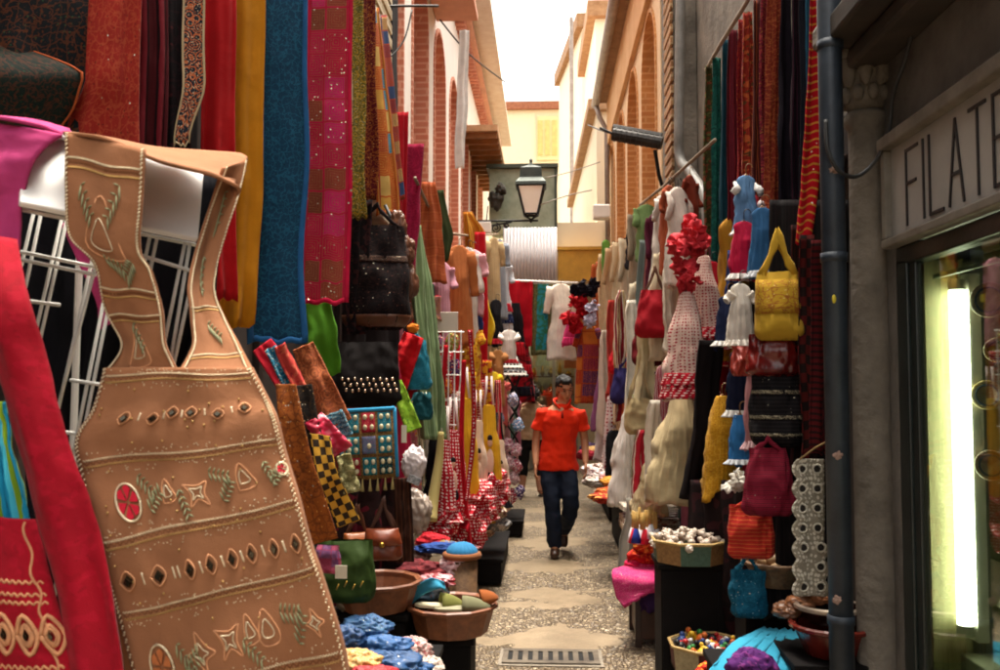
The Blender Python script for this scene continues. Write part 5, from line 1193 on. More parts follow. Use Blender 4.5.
for i, (px, py, Y, rx, ry, rz, c, lb, sp_, c2) in enumerate(HP):
    tag(lumpy('cloth_bundle', None, None, px, py, Y, rx, ry, rz, fab(c, 'embroid', c2, c2, s=2.6, spark=sp_, rough=.6), i + 11, .55, 2.6), lb, 'cloth bundle', 'heap of sequined bundles at lower left')
stand('low dark crate holding the heap of blue sequined bundles', -1.0, -.42, 3.0, 3.6, W(380, 672, 3.2).z - .02)
# pile by the wall behind bowls
for i, (n_, px, py, Y, rx, ry, rz, c, p_, c2, lb, cat) in enumerate([
    ('folded_cloth', 420, 572, 4.9, .16, .12, .06, '#5a1a20', 'floral', '#7a2a2e', 'dark wine folded cloth at the back of the goods behind the wide bowl', 'cloth'),
    ('plastic_packet', 456, 566, 4.9, .09, .08, .075, '#c2a0a0', 'floral', '#e0cfd0', 'shiny pinkish cellophane packet leaning behind the wide bowl', 'packet'),
    ('plastic_packet', 436, 580, 4.7, .1, .08, .035, '#8a2a30', 'floral', '#c98a90', 'flat maroon cellophane packet below the pinkish one', 'packet'),
    ('cloth_bundle', 447, 548, 5.3, .09, .08, .04, '#8a6a3a', 'floral', '#3a5a8a', 'mottled gold and blue bundle behind the cellophane packets', 'cloth bundle'),
    ('cloth_bundle', 432, 542, 5.4, .1, .07, .05, '#a81422', None, '#cc2233', 'bright red bundle lying left of the blue yarn cap', 'cloth bundle'),
    ('cloth_bundle', 440, 548, 5.15, .13, .08, .03, '#1f3c7a', None, '#cc2233', 'royal blue rolled cloth lying behind the packets', 'cloth bundle'),
    ('cloth_bundle', 418, 556, 5.2, .07, .07, .04, '#b9a090', 'floral', '#7a5a50', 'beige knotted bundle next to the dark curtain strip', 'cloth bundle')]):
    m = fab(c, p_, c2, c2, rough=.25 if 'packet' in n_ else .8, spark=.1 if 'packet' in n_ else 0)
    tag(lumpy(n_, None, None, px, py, Y, rx, ry, rz, m, i + 31, .5, 2.6), lb, cat)
o = thing('knit_cap', 'ribbed blue knitted cap on a brown basket rim behind the wide bowl', 'cap', W(462, 560, 4.9)); c = W(462, 553, 4.9); b = MB(); V = []
for i in range(9):
    for j in range(60):
        q = 2 * pi * j / 60; a = i / 8 * pi / 2; rr_ = .085 * math.cos(a) * (1 + .04 * math.sin(q * 20)); V.append(c + Vector((rr_ * math.cos(q), rr_ * math.sin(q), .06 * math.sin(a))))
mk('crown', V, [(i * 60 + j, i * 60 + (j + 1) % 60, i * 60 + 60 + (j + 1) % 60, i * 60 + 60 + j) for i in range(8) for j in range(60)], fab('#2a6e9a'), o)
b = MB(); b.tube([c + Vector((.09 * math.cos(k * .35), .09 * math.sin(k * .35), -.01)) for k in range(19)], .018, 8); b.obj('brim_roll', fab('#7a4a2a'), o, smooth=True)
b = MB(); b.add(*lathe([(.07, 0), (.085, c.z - .035)], (c.x, c.y, 0), 16)); tag(b.obj('wicker_drum', WICK, smooth=True), 'tall brown wicker drum carrying the blue knitted cap', 'basket')
stand('low dark bench under the packets and bundles behind the wide bowl', -1.25, -.52, 4.6, 5.5, W(440, 585, 5).z - .03)
# ================================================================== RIGHT SIDE
# ---- pole with narrow scarves above
pl = [W(706, 70, 6.6), W(722, 42, 6.0), W(745, 5, 5.4), W(775, -50, 4.8), W(815, -120, 4.2)]
b = MB(); b.tube(smoothpath([Vector(p) for p in pl]), .014, 8); tag(b.obj('pole', plain('#9a8a78', .6), smooth=True), 'slanting wooden pole carrying the narrow scarves above the polka dot dresses', 'pole')
SC = [(709, 8, 66, 262, 6.5, '#3e3a1c', 'floral', '#7a3a24', '#5a6030', 'olive and rust'), (717, 9, 58, 300, 6.3, '#0f4a42', 'floral', '#1a5c50', '#0c3834', 'bottle green'),
      (726, 8, 40, 262, 6.1, '#0e3a48', None, '#000000', '#000000', 'dark petrol blue'), (733, 9, 30, 250, 5.95, '#5a1220', 'stripes', '#7c1a24', '#3a0c14', 'wine striped'),
      (741, 8, 20, 268, 5.8, '#7a1220', 'embroid', '#a83a24', '#c9803c', 'crimson embroidered'), (748, 10, 12, 236, 5.6, '#8c2416', 'floral', '#b5552a', '#5c3a1c', 'rust flowered'),
      (757, 8, 0, 250, 5.45, '#4a1a14', 'stripes', '#9c4a24', '#2c100e', 'brown and orange striped'), (765, 10, -20, 232, 5.3, '#651426', 'paisley', '#8c2c34', '#9c6a34', 'plum paisley'),
      (775, 12, -30, 215, 5.1, '#7e2a1a', 'embroid', '#a85a30', '#4a1c14', 'brick embroidered'), (786, 12, -40, 232, 4.9, '#140c18', None, '#000000', '#000000', 'near-black plum'),
      (797, 11, -50, 262, 4.75, '#1a0c18', 'stripes', '#3a1024', '#0e0a14', 'black and magenta striped'), (806, 10, -60, 250, 4.6, '#0d0f1c', None, '#000000', '#000000', 'midnight navy')]
for (px, w_, t0, t1, Y, c, p, c2, c3, nm) in SC:
    cloth('narrow_scarf', f'{nm} scarf folded narrow and hung from the slanting pole', 'scarf', [(t0, px - w_ * .45, px + w_ * .45), ((t0 + t1) / 2, px - w_ * .6, px + w_ * .55), (t1, px - w_ * .6, px + w_ * .7)], Y, Y + .05, fab(c, p, c2, c3, s=1.6), 1.6, .022, group='narrow scarves on the slanting pole')
cloth('narrow_scarf', 'teal edge of a scarf just left of the bright red sequined one', 'scarf', [(-60, 806, 813), (170, 806, 812)], 4.25, 4.3, fab('#1c5a78'), 1, .012)
cloth('narrow_scarf', 'bright red gold-flecked scarf hanging in front of the drainpipe', 'scarf', [(-60, 812, 822), (60, 809, 822), (130, 806, 827), (185, 804, 822), (243, 799, 813)], 4.0, 4.05, fab('#b80a1c', 'hstripes', '#b80a1c', '#c98a34', s=1.4, spark=.12), 1, .015)
# ---- dark cloths deep at right
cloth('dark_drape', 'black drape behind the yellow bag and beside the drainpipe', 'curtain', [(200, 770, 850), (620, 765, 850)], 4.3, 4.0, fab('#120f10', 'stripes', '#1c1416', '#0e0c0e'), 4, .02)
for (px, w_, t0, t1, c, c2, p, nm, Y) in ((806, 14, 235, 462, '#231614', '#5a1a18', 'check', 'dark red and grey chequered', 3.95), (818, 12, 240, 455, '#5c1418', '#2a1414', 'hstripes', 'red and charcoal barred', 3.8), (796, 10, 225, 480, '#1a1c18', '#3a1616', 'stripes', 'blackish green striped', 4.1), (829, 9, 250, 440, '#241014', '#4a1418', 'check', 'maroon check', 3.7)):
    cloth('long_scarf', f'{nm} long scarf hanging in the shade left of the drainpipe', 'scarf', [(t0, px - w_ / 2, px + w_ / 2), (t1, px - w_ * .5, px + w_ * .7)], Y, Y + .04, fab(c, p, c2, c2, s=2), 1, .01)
# ---- bags
YB = fab('#b08a24', 'embroid', '#8a3a20', '#c9b060', s=2.2)
bag('shoulder_bag', 'mustard yellow cloth bag with a red-stitched band and wide strap', 'bag', 778, 272, 46, 68, 4.0, fab('#b8922c'), -.1, 46, fab('#b8922c'), d=.13, slouch=.02, band=[(.12, .62, YB)], sw=.015)
bag('leather_bag', 'dark red glossy leather bag just below the mustard bag', 'bag', 772, 334, 50, 42, 4.05, plain('#6e1612', .25, vs=9, bump=.5, c2='#3c0c0c'), -.1, 0, d=.13, slouch=.03)
bag('sequin_bag', 'black bag with wavy rows of tiny metal beads', 'bag', 776, 374, 52, 72, 4.05, fab('#0c0a0d', 'hstripes', '#141014', '#1f1a1c', s=3, spark=.06), -.1, 0, d=.12, band=[(.22, .27, fab('#3a342c', 'embroid', '#a89c80', '#d8ccb0', s=5, spark=.4)), (.56, .61, fab('#3a342c', 'embroid', '#a89c80', '#d8ccb0', s=5, spark=.4)), (.8, .84, fab('#3a342c', 'embroid', '#a89c80', '#d8ccb0', s=5, spark=.4))])
bag('mirror_bag', 'wine red bag with woven bands and small mirrors under the black beaded bag', 'bag', 768, 448, 50, 66, 4.0, fab('#6c1026', 'hstripes', '#8a1c30', '#4c0c1c', s=3, spark=.05), -.1, 14, d=.12, tri=.3)
bag('mirror_bag', 'orange-red bag with woven pattern tucked left below the wine red bag', 'bag', 750, 505, 44, 52, 4.15, fab('#a8241a', 'hstripes', '#8e1c1c', '#c0542a', s=3), -.1, 10, d=.1)
bag('mirror_bag', 'petrol blue bag with scattered mirrors hanging lowest of the cloth bags', 'bag', 748, 570, 36, 46, 4.2, fab('#0f4a62', 'embroid', '#1a6078', '#7fa0a8', s=2, spark=.1), -.1, 22, d=.09)
bag('satchel', 'dull red satchel corner sticking out left of the glossy leather bag', 'bag', 742, 346, 22, 30, 4.3, plain('#8c2a1c', .5), .3, 0, d=.08)
# ---- child sailor outfits and blue-white garments
def outfit(label, px, top, w_, h, Y, c, c2, yaw=0, sl=0, kind='dress'):
    m, m2 = fab(c), fab(c2)
    return garment('child_dress', label, 'dress', 'skirt' if kind == 'skirt' else 'limp', px, top, w_, h, Y, m, yaw, sl, ruf=[(.9, .1, m2)], dep=.06, amp=.022, sm=m2, ang=.3, slw=.035)
outfit('small blue and white sailor top on a hanger high beside the plum scarves', 746, 176, 26, 60, 5.0, '#5f86b0', '#dcd8d4', .3, .1, 'shirt')
outfit('child dress in crimson with wide white borders below the sailor top', 744, 222, 30, 58, 4.9, '#b0123a', '#dcd4d0', .2)
outfit('steel blue child dress with white edging behind the crimson one', 762, 208, 26, 70, 4.8, '#2c5a86', '#c9ccd0', -.2)
outfit('off-white child blouse hanging under the crimson bordered dress', 740, 284, 26, 62, 4.7, '#cfc6ba', '#ddd4c8', .1, .08, 'shirt')
outfit('navy child dress with white lace hem at the left of the off-white blouse', 728, 296, 28, 50, 4.9, '#141c3a', '#d8d4d0', .2)
outfit('navy pinafore with a white lace square hem under the navy dress', 740, 350, 28, 66, 4.75, '#10162e', '#cfcbc6', .1)
outfit('cobalt and white flounced child skirt beside the mustard long dress', 740, 415, 22, 48, 4.7, '#2b68a0', '#d0d4d8', .2, 0, 'skirt')
outfit('grey-pink child frock peeking out between the pinafore and the beaded bag', 752, 362, 14, 86, 4.5, '#9c6a6e', '#b9989a', .3, 0, 'tunic')
outfit('red and white ruffled child dress above the crimson bordered one', 752, 195, 18, 40, 5.1, '#b02030', '#d8c8c8', .2, .06)
tag(ruffle_bunch('lace_scrap', 'scrap of white lace sticking out left of the wine red bag', 'lace', [(735, 480, 4.5)], fab('#cfc8bc'), .04), 'scrap of white lace sticking out left of the wine red bag', 'lace')
# ---- polka dot flamenco dresses
PD = fab('#d4b6a8', 'dots', '#a02438', s=1.5); PR = fab('#a80f24', 'dots', '#d8c0b8', s=1.3); PRp = fab('#a50c20')
garment('polka_dot_dress', 'pale polka dot dress with red flounced hem at the front of its rail', 'dress', 'flare', 687, 292, 50, 106, 5.6, PD, .15, 0, ruf=[(.76, .12, PR), (.88, .12, PR)], dep=.2, amp=.022)
garment('polka_dot_dress', 'pale polka dot dress behind the front one, its hem ending higher', 'dress', 'flare', 704, 256, 42, 92, 5.9, PD, -.2, 0, ruf=[(.78, .12, PR), (.9, .12, PR)], dep=.16, amp=.014)
garment('red_dress', 'plain deep red long dress hanging right behind the polka dot ones', 'dress', 'robe', 712, 262, 26, 150, 6.2, PRp, .2, 0, ruf=[(.6, .1, PR)], dep=.14)
ruffle_bunch('tulle_ruffle', 'scarlet translucent tulle ruffles bunched above the polka dot dresses', 'ruffle', [(690, 228, 5.7), (682, 246, 5.6), (694, 250, 5.65), (684, 268, 5.6), (692, 236, 5.6), (690, 282, 5.6), (698, 240, 5.7)], fab('#c4303a', rough=.7), .06)
cloth('sash', 'narrow red sash dropping from the tulle ruffles to the front polka dot dress', 'sash', [(285, 680, 692), (312, 680, 690), (330, 682, 690)], 5.6, 5.62, PRp, 1, .02)
# ---- white and brown shirts above
garment('blouse', 'long white crinkled blouse in front of the brown one, left of the tulle', 'blouse', 'robe', 678, 188, 22, 100, 6.3, fab('#cfc0b4'), .7, .35, dep=.12, slw=.05, ang=.1)
garment('shirt', 'off-white shirt hung sideways between the brown and maroon shirts', 'shirt', 'robe', 662, 196, 16, 84, 7.2, fab('#c9beb4'), .8, .3, dep=.1, slw=.05, ang=.1)
garment('shirt', 'terracotta shirt hung between the two white ones', 'shirt', 'robe', 669, 186, 16, 90, 6.8, fab('#9c4a2c'), .8, .3, dep=.1, slw=.05, ang=.1)
garment('shirt', 'rust long shirt behind the long white crinkled blouse', 'shirt', 'robe', 690, 176, 14, 90, 6.4, fab('#7a2e1c'), .8, .3, dep=.1, slw=.05, ang=.1)
garment('shirt', 'plum shirt just left of the off-white shirt', 'shirt', 'robe', 655, 214, 16, 96, 7.6, fab('#4a1226'), .7, .3, dep=.1, slw=.05, ang=.1)
garment('shirt', 'moss green shirt sleeve-on at the left of the plum shirt', 'shirt', 'shirt', 647, 205, 22, 56, 8.2, fab('#6c8450'), .4, .3, dep=.12, slw=.06)
b = MB(); b.tube([W(640, 205, 9.0), W(664, 186, 7.4), W(684, 168, 6.4), W(715, 140, 5.6)], .012, 8); tag(b.obj('rail', plain('#8a7a66', .5), smooth=True), 'slanting clothes rail holding the white and terracotta shirts', 'rail')
bag('tote_bag', 'big crimson triangular bag hanging under the plum shirt', 'bag', 655, 290, 42, 48, 6.8, fab('#98101e'), .1, 26, fab('#6a4a3c'), d=.16, tri=.6)
bag('tote_bag', 'dark red bag just under the crimson triangular one', 'bag', 650, 330, 36, 36, 7.2, fab('#5e0c14'), .1, 0, d=.16)
cloth('hanging_cloth', 'black drape falling between the polka dot dress and the mustard long dress', 'curtain', [(340, 700, 724), (430, 694, 716), (500, 688, 706)], 5.2, 5.4, fab('#130c0e'), 2, .03)
garment('long_dress', 'mustard yellow crinkled long dress behind the white-edged navy pinafore', 'dress', 'drape', 722, 396, 34, 96, 5.0, fab('#b07c14', 'embroid', '#c9982c', '#8e5a10', s=2), .2, 0, dep=.12, amp=.03)
cloth('hanging_cloth', 'olive brown cloth in the shadow behind the mustard dress', 'cloth', [(250, 660, 690), (430, 662, 700)], 7.4, 7.2, fab('#4a3a20'), 3, .03)
# ---- beige robes along the right wall
RB = [(640, 212, 22, 190, 9.2, '#8f7f6a', 'khaki grey'), (631, 236, 22, 186, 9.8, '#cdbfa4', 'warm cream'), (622, 240, 18, 150, 10.8, '#c4b494', 'pale straw'), (613, 246, 15, 130, 11.8, '#b59a78', 'sand'), (606, 252, 14, 118, 12.8, '#cbb68f', 'light wheat'), (598, 262, 10, 110, 13.6, '#a8562c', 'burnt orange')]
for i, (px, t, w_, h, Y, c, nm) in enumerate(RB):
    garment('robe', f'{nm} long cotton robe in the row under the ochre arches', 'robe', 'robe', px, t, w_, h, Y, fab(c), .75, .5, dep=.16, slw=.07, ang=.14, group='robes under the ochre arches')
garment('vest', 'black open vest over a cream robe under the ochre arches', 'vest', 'shirt', 636, 226, 18, 44, 9.4, fab('#15131a'), .6, 0, dep=.16)
garment('shirt', 'leaf green shirt shoulder just showing among the cream robes', 'shirt', 'shirt', 606, 240, 8, 34, 12.0, fab('#5c8c3a'), .5, 0, dep=.1)
cloth('scarf', 'pale blue-grey scarf hanging down between the crimson triangular bag and the robes', 'scarf', [(240, 640, 646), (320, 634, 641), (398, 628, 635)], 8.0, 8.1, fab('#93a09a'), 1, .02)
cloth('scarf', 'rose and beige scarf beside the pale blue-grey one', 'scarf', [(232, 646, 652), (330, 640, 646)], 8.1, 8.2, fab('#b56a64'), 1, .02)
bag('pouch_bag', 'small bright red gathered bag on a strap below the cream robe', 'bag', 621, 348, 26, 26, 8.8, fab('#b81420'), .1, 14, d=.12, tri=.4)
bag('pouch_bag', 'navy violet round-bottomed bag beneath the bright red gathered one', 'bag', 627, 368, 32, 36, 8.4, fab('#2a2456'), .1, 12, d=.16, tri=.2)
bag('tote_bag', 'natural cotton tote with long looped handles right of the navy violet bag', 'bag', 640, 398, 32, 36, 7.0, fab('#a8946c'), .3, 52, fab('#b9a57c'), d=.12, slouch=.03)
garment('dress', 'lilac tie-dyed sundress further along behind the robes', 'dress', 'dress', 607, 338, 16, 56, 11.0, fab('#8c7aa0', 'blotch', '#e0d8e0', '#5c3a7a', cols=['#5c3a7a', '#b9a8c4', '#e0d8e0', '#6a4a8c']), .3, 0)
garment('dress', 'plum mauve plain sundress hanging below the lilac tie-dyed one', 'dress', 'skirt', 604, 376, 22, 54, 10.4, fab('#7c4468'), .2, 0, hanger=False)
garment('tunic', 'orange and violet patchwork tunic by the robes at the far end of the row', 'tunic', 'tunic', 588, 325, 24, 78, 12.4, fab('#a83a20', 'patch', '#c9702c', '#4a2450', s=.8, cols=['#a8321c', '#c9702c', '#5a2a5a', '#8c2444']), .3, .15)
ruffle_bunch('ruffled_costume', 'black red and white ruffled costume bunched on a hanger near the far crossbar', 'costume', [(578, 300, 12.2), (584, 316, 12.2), (574, 322, 12.2)], fab('#b0101c'), .11)
ruffle_bunch('ruffled_collar', 'black ruffle on top of the red ruffled costume', 'ruffle', [(590, 288, 12.1), (580, 286, 12.1)], fab('#15101a'), .085)
ruffle_bunch('ruffled_skirt', 'white and blue ruffle at the right of the red ruffled costume', 'ruffle', [(589, 322, 12.0), (592, 306, 12.0)], fab('#b9b4c9'), .07)
garment('dress', 'hot pink ruffled child dress under the brown robe at the crossbar', 'dress', 'dress', 571, 312, 16, 34, 12.6, fab('#c23268'), .2, 0, ruf=[(.75, .2, fab('#c82f6a'))])
# ---- lower garments right
garment('long_skirt', 'large cream cotton skirt hanging below the polka dot dresses', 'skirt', 'flare', 682, 392, 66, 108, 5.9, fab('#b5a27c'), .1, 0, dep=.3, amp=.035, nf=9)
garment('long_shirt', 'white pointed shawl hanging beside the natural cotton tote', 'shawl', 'flare', 628, 412, 36, 92, 7.4, fab('#cfc6be'), .3, 0, dep=.14, amp=.03)
garment('long_shirt', 'beige knitted poncho between the white shawl and the cream skirt', 'poncho', 'drape', 650, 462, 30, 50, 6.6, fab('#b09c78'), .2, 0, dep=.16, amp=.03)
garment('apron', 'wine red apron with white stripes hung over the tote handles', 'apron', 'tunic', 662, 366, 14, 80, 6.6, fab('#8a1428', 'stripes', '#d0c4c4', '#8a1428', s=2), .5, 0, dep=.1)
garment('apron', 'navy and red dotted apron left of the white pointed shawl', 'apron', 'drape', 610, 396, 12, 70, 9.0, fab('#c9bcb8', 'dots', '#8a1428', '#1a1a3a', s=.8), .4, 0, dep=.1)
garment('apron', 'pale grey-pink shirt hanging by the stacked goods near the walking man', 'shirt', 'drape', 603, 398, 14, 62, 10.2, fab('#b9a6a4'), .3, 0, dep=.12)
garment('apron', 'orange cotton top peeping out behind the tote handles', 'top', 'tunic', 628, 392, 12, 40, 8.4, fab('#b8582c'), .4, 0, dep=.1)
garment('apron', 'black trousers hanging in shade behind the white pointed shawl', 'trousers', 'tunic', 614, 430, 16, 70, 8.8, fab('#16161a'), .4, 0, dep=.12)
cloth('hanging_cloth', 'long translucent white scarf trailing to the pink sequined cloth', 'scarf', [(498, 626, 640), (545, 620, 634), (590, 616, 628)], 6.8, 6.9, fab('#b9b4a8'), 1.5, .03)
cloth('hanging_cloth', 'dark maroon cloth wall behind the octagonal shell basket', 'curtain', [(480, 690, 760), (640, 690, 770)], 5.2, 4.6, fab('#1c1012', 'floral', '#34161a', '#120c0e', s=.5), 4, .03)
# doll fringe
b0 = None
r = thing('doll_bunch', 'bunch of straw-topped little cloth dolls with white red and blue skirts', 'dolls', W(645, 545, 6.0))
random.seed(5)
for i in range(12):
    px = 633 + i * 2.1; py = 510 + random.uniform(-3, 3); p = W(px, py, 6.0 - .04 * (i % 3)); rt = MB(); rt.tube([p + Vector((0, 0, .0)), p - Vector((0, 0, .11))], [.009, .011], 6)
    o = mk('straw_tuft', rt.V, rt.F, plain('#b5904c', .7, vs=80), r)
    q = p - Vector((random.uniform(-.01, .01), 0, .11)); s_ = MB(); s_.add(*lathe([(.012, 0), (.026, -.05), (.036, -.09)], q, 10, True)); mk('doll_skirt', s_.V, s_.F, fab(['#d0ccd0', '#b81a2c', '#1f2f7a', '#d6d2d0'][i % 4]), o)
# ---- folded stacks on stands further back (right)
stand('dark table carrying the stacked folded goods beyond the pink cloth', .62, 1.2, 6.95, 7.8, .50)
zz = .5; random.seed(3)
for i, (c, p, c2, nm, h) in enumerate((('#8c6a54', 'stripes', '#c9b8a0', 'brown and cream striped', .05), ('#c4b5a4', 'floral', '#8a4a3c', 'cream flowered', .05), ('#a8a09c', 'hstripes', '#6a2a2a', 'grey and wine barred', .045), ('#cfc4b4', 'dots', '#7a6a5a', 'ivory dotted', .045))):
    folded('folded_textile', f'{nm} folded textile in the pile on the dark table', 'folded textile', (.82 + random.uniform(-.02, .02), 7.25, zz), .42, .42, h, fab(c, p, c2, c2, s=2), random.uniform(-.1, .1), 'pile on the dark table', i); zz += h + .004
for i, (c, nm, px, py, Y) in enumerate((('#b0481c', 'burnt orange', 613, 492, 7.9), ('#c98a2c', 'golden yellow', 618, 482, 8.1), ('#9c2a1c', 'brick red', 608, 498, 7.8))):
    tag(lumpy('folded_shawl', None, None, px, py, Y, .16, .14, .05, fab(c, 'floral', '#d8a050', '#7a2014', s=1.5), i + 50, .4), f'{nm} crumpled shawl lying behind the pile on the dark table', 'shawl', 'crumpled shawls behind the pile')
stand('dark low bench with wrapped goods just right of the walking man', .72, 1.25, 8.6, 9.9, .52)
for i, (c, nm, px, py, Y) in enumerate((('#c4b4b0', 'silvery', 598, 474, 9.0), ('#b06a6a', 'pink', 606, 480, 8.9), ('#a89a8a', 'fawn', 595, 482, 8.9), ('#7a5a44', 'brown', 604, 468, 9.4), ('#d0c4bc', 'whitish', 592, 470, 9.5))):
    tag(lumpy('wrapped_packet', None, None, px, py, Y, .12, .12, .06, fab(c, 'floral', '#e0d8d0', '#8a3a3a', s=2, rough=.3, spark=.1), i + 60, .5), f'{nm} wrapped packet on the low bench right of the walking man', 'packet', 'packets on the low bench')
stand('farthest dark bench along the right wall beyond the wrapped packets', .75, 1.2, 10.8, 12.4, .55)
for i, (c, nm, px, py, Y) in enumerate((('#8c1a2a', 'dark red', 588, 455, 11.2), ('#b5905c', 'tan', 594, 452, 11.3), ('#3c2a4a', 'purple', 590, 448, 11.8))):
    tag(lumpy('cloth_bundle', None, None, px, py, Y, .14, .14, .07, fab(c), i + 70, .4), f'{nm} bundle on the farthest bench along the right wall', 'cloth bundle', 'bundles on the farthest bench')
# pink sequined cloth over chair
r = thing('wooden_chair', 'dark wooden chair under the pink sequined cloth', 'chair', (.75, 6.0, 0))
c0 = W(642, 582, 5.9); zs_ = c0.z - .03; CH = plain('#3a1f14', .45, c2='#24120c', vs=8)
for (x_, y_) in ((.58, 5.78), (.98, 5.78), (.58, 6.18), (.98, 6.18)):
    b = MB(); b.box((x_ - .02, y_ - .02, 0), (x_ + .02, y_ + .02, zs_ - .03)); b.obj('leg', CH, r, bevel=.004)
b = MB(); b.box((.54, 5.74, zs_ - .03), (1.02, 6.22, zs_)); b.obj('seat', CH, r, bevel=.008)
b = MB(); b.box((.59, 5.77, .05), (.97, 5.785, zs_ - .04)); b.obj('front_panel', plain('#4a2818', .5, c2='#2c160e', vs=6), r, bevel=.003)
b = MB(); b.box((.575, 5.8, .05), (.59, 6.16, zs_ - .04)); b.obj('side_panel', plain('#4a2818', .5, c2='#2c160e', vs=6), r, bevel=.003)
f = pxsurf([((632, 566, 6.3), (672, 562, 6.3)), ((618, 570, 5.95), (668, 572, 5.9)), ((612, 574, 5.72), (666, 582, 5.7)), ((616, 596, 5.68), (662, 588, 5.68)), ((624, 607, 5.66), (650, 590, 5.67))], 3, 1.2, .012)
tag(sheet('sequined_cloth', f, fab('#b8145c', 'paisley', '#c93a74', '#d88aa0', s=3, spark=.35), None, 30, 40, .03), 'hot pink sequined cloth folded over the dark wooden chair', 'cloth')
cloth('hanging_cloth', 'dark purple cloth draped below the hot pink sequined cloth', 'cloth', [(588, 640, 672), (612, 642, 672)], 5.7, 5.68, fab('#2c143a'), 2, .015)
for i, (px, py, c, c2, nm) in enumerate(((645, 556, '#a81a18', '#c94a20', 'red and orange printed cloth bundle directly under the little dolls'), (650, 545, '#b8481c', '#d89a3c', 'orange printed cloth bundle behind the dolls'), (640, 566, '#c01848', '#d84a70', 'bright rose bundle on the pink sequined cloth'))):
    tag(lumpy('cloth_bundle', None, None, px, py, 6.1, .11, .1, .06, fab(c, 'floral', c2, c2, s=2.5), i + 80, .4), nm, 'cloth bundle')
# ---- octagonal shell basket on black stand
def octbasket(label, c, r_, h, cols, stripe=True):
    R_ = thing('octagonal_basket', label, 'basket', c); n = 8
    for k in range(n):
        b = MB(); q0, q1 = 2 * pi * k / n + pi / 8, 2 * pi * (k + 1) / n + pi / 8
        P = lambda q, rr, z: Vector(c) + Vector((rr * math.cos(q), rr * math.sin(q), z)); rb_ = r_ * .93
        b.add([P(q0, rb_, 0), P(q1, rb_, 0), P(q1, r_, h), P(q0, r_, h), P(q0, rb_ - .012, 0), P(q1, rb_ - .012, 0), P(q1, r_ - .012, h), P(q0, r_ - .012, h)], [(0, 1, 2, 3), (7, 6, 5, 4), (0, 4, 5, 1), (1, 5, 6, 2), (2, 6, 7, 3), (3, 7, 4, 0)])
        b.obj('side_panel', cols[k % len(cols)], R_, bevel=.003)
    b = MB(); b.add(*lathe([(.01, .006), (r_ * .92, .006), (r_ * .92, h * .55), (.01, h * .6)], c, 8, True, pi / 8)); b.obj('base_board', WICK, R_)
    b = MB(); b.tube([Vector(c) + Vector((r_ * math.cos(2 * pi * k / 8 + pi / 8), r_ * math.sin(2 * pi * k / 8 + pi / 8), h)) for k in range(9)], .009, 6); b.obj('rim', plain('#a88a54', .7, vs=60), R_)
    return R_
WV = lambda c: fab(c, 'stripes', c, '#8a7040', s=5, coord='Object')
OB = W(690, 560, 5.0)
oc = [plain('#9c7648', .7, vs=50, c2='#7a5630', bump=.8, bs=80), plain('#4f6a58', .7, vs=50, c2='#3a5244', bump=.8, bs=80)]
octbasket('octagonal wicker basket with a green side, filled with white shells on a black stand', (OB.x, 5.0, OB.z - .0), .215, .115, oc)
stand('tall black square stand under the octagonal basket of white shells', OB.x - .17, OB.x + .17, 4.9, 5.2, OB.z - .003)
SHL = plain('#c9bcae', .35, vs=20, c2='#9c8470')
def shell(c, R0, rot, tilt, name='spiral_shell', m=SHL):
    """small spiral shell: whorled cone"""
    M = Matrix.Rotation(rot, 3, 'Z') @ Matrix.Rotation(tilt, 3, 'X'); P = []; rr = []
    for k in range(15):
        t = k / 14; a = t * 6.28 * 2.2; P.append(Vector(c) + M @ Vector((R0 * .5 * (1 - t) * math.cos(a), R0 * .5 * (1 - t) * math.sin(a), R0 * 1.7 * t))); rr.append(R0 * (.62 * (1 - t) ** .8 + .05))
    v, f = tube(P, rr, 8); return mk(name, v, f, m, None, [(q.x, q.z) for q in v])
random.seed(12); proto = shell((0, 0, 0), .022, 0, 0)
def shade_word(i): return i
first = True; k = 0
for ring, n in ((0, 1), (.055, 6), (.105, 11), (.155, 17), (.185, 20)):
    for j in range(n):
        q = 2 * pi * j / n + ring * 9; z = OB.z + .088 + (.05 * (1 - (ring / .2) ** 2)) + random.uniform(0, .012)
        o = proto if first else copy_tree(proto); first = False
        o.location = (OB.x + ring * math.cos(q), 5.0 + ring * math.sin(q), z); o.rotation_euler = (random.uniform(.8, 2.2), random.uniform(-.6, .6), random.uniform(0, 6.28)); s_ = random.uniform(.85, 1.25); o.scale = (s_, s_, s_)
        tag(o, 'small whitish spiral shell heaped in the octagonal basket', 'shell', 'white shells in the octagonal basket')
# lower patterned basket with coloured bits
LB = W(706, 664, 4.75)
oc2 = [plain('#a89a78', .7, vs=50, c2='#8a7c5c', bump=.8, bs=80), plain('#5c1c1a', .7, vs=50, c2='#46120f', bump=.8, bs=80)]
octbasket('low octagonal basket with dark red side full of bright toys near the turquoise cloth', (LB.x, 4.7, LB.z), .2, .12, oc2)
stand('low black stand under the basket of bright toys', LB.x - .15, LB.x + .15, 4.6, 4.85, LB.z - .003)
TOY = [('yellow', '#c9a01c'), ('green', '#2c7a34'), ('red', '#b01c1c'), ('blue', '#28407a'), ('orange', '#c4601c'), ('black', '#151518'), ('white', '#cfcac4')]; random.seed(21)
used_ = set()
def toy(c, m, s_):
    b = MB(); b.add(*ball((0, 0, 0), .022 * s_, .02 * s_, .018 * s_, 10, 8, None, .15, 1)); b.add(*ball((.02 * s_, 0, .018 * s_), .012 * s_, .012 * s_, .012 * s_, 8, 6)); 
    for sx in (-1, 1): b.tube([(-.005, sx * .014 * s_, 0), (.0, sx * .028 * s_, -.012)], .006 * s_, 5)
    o = mk('toy_figure', [v + Vector(c) for v in b.V], b.F, m); return o
wh = ['at the front rim', 'at the left rim', 'at the right rim', 'in the middle', 'at the back']
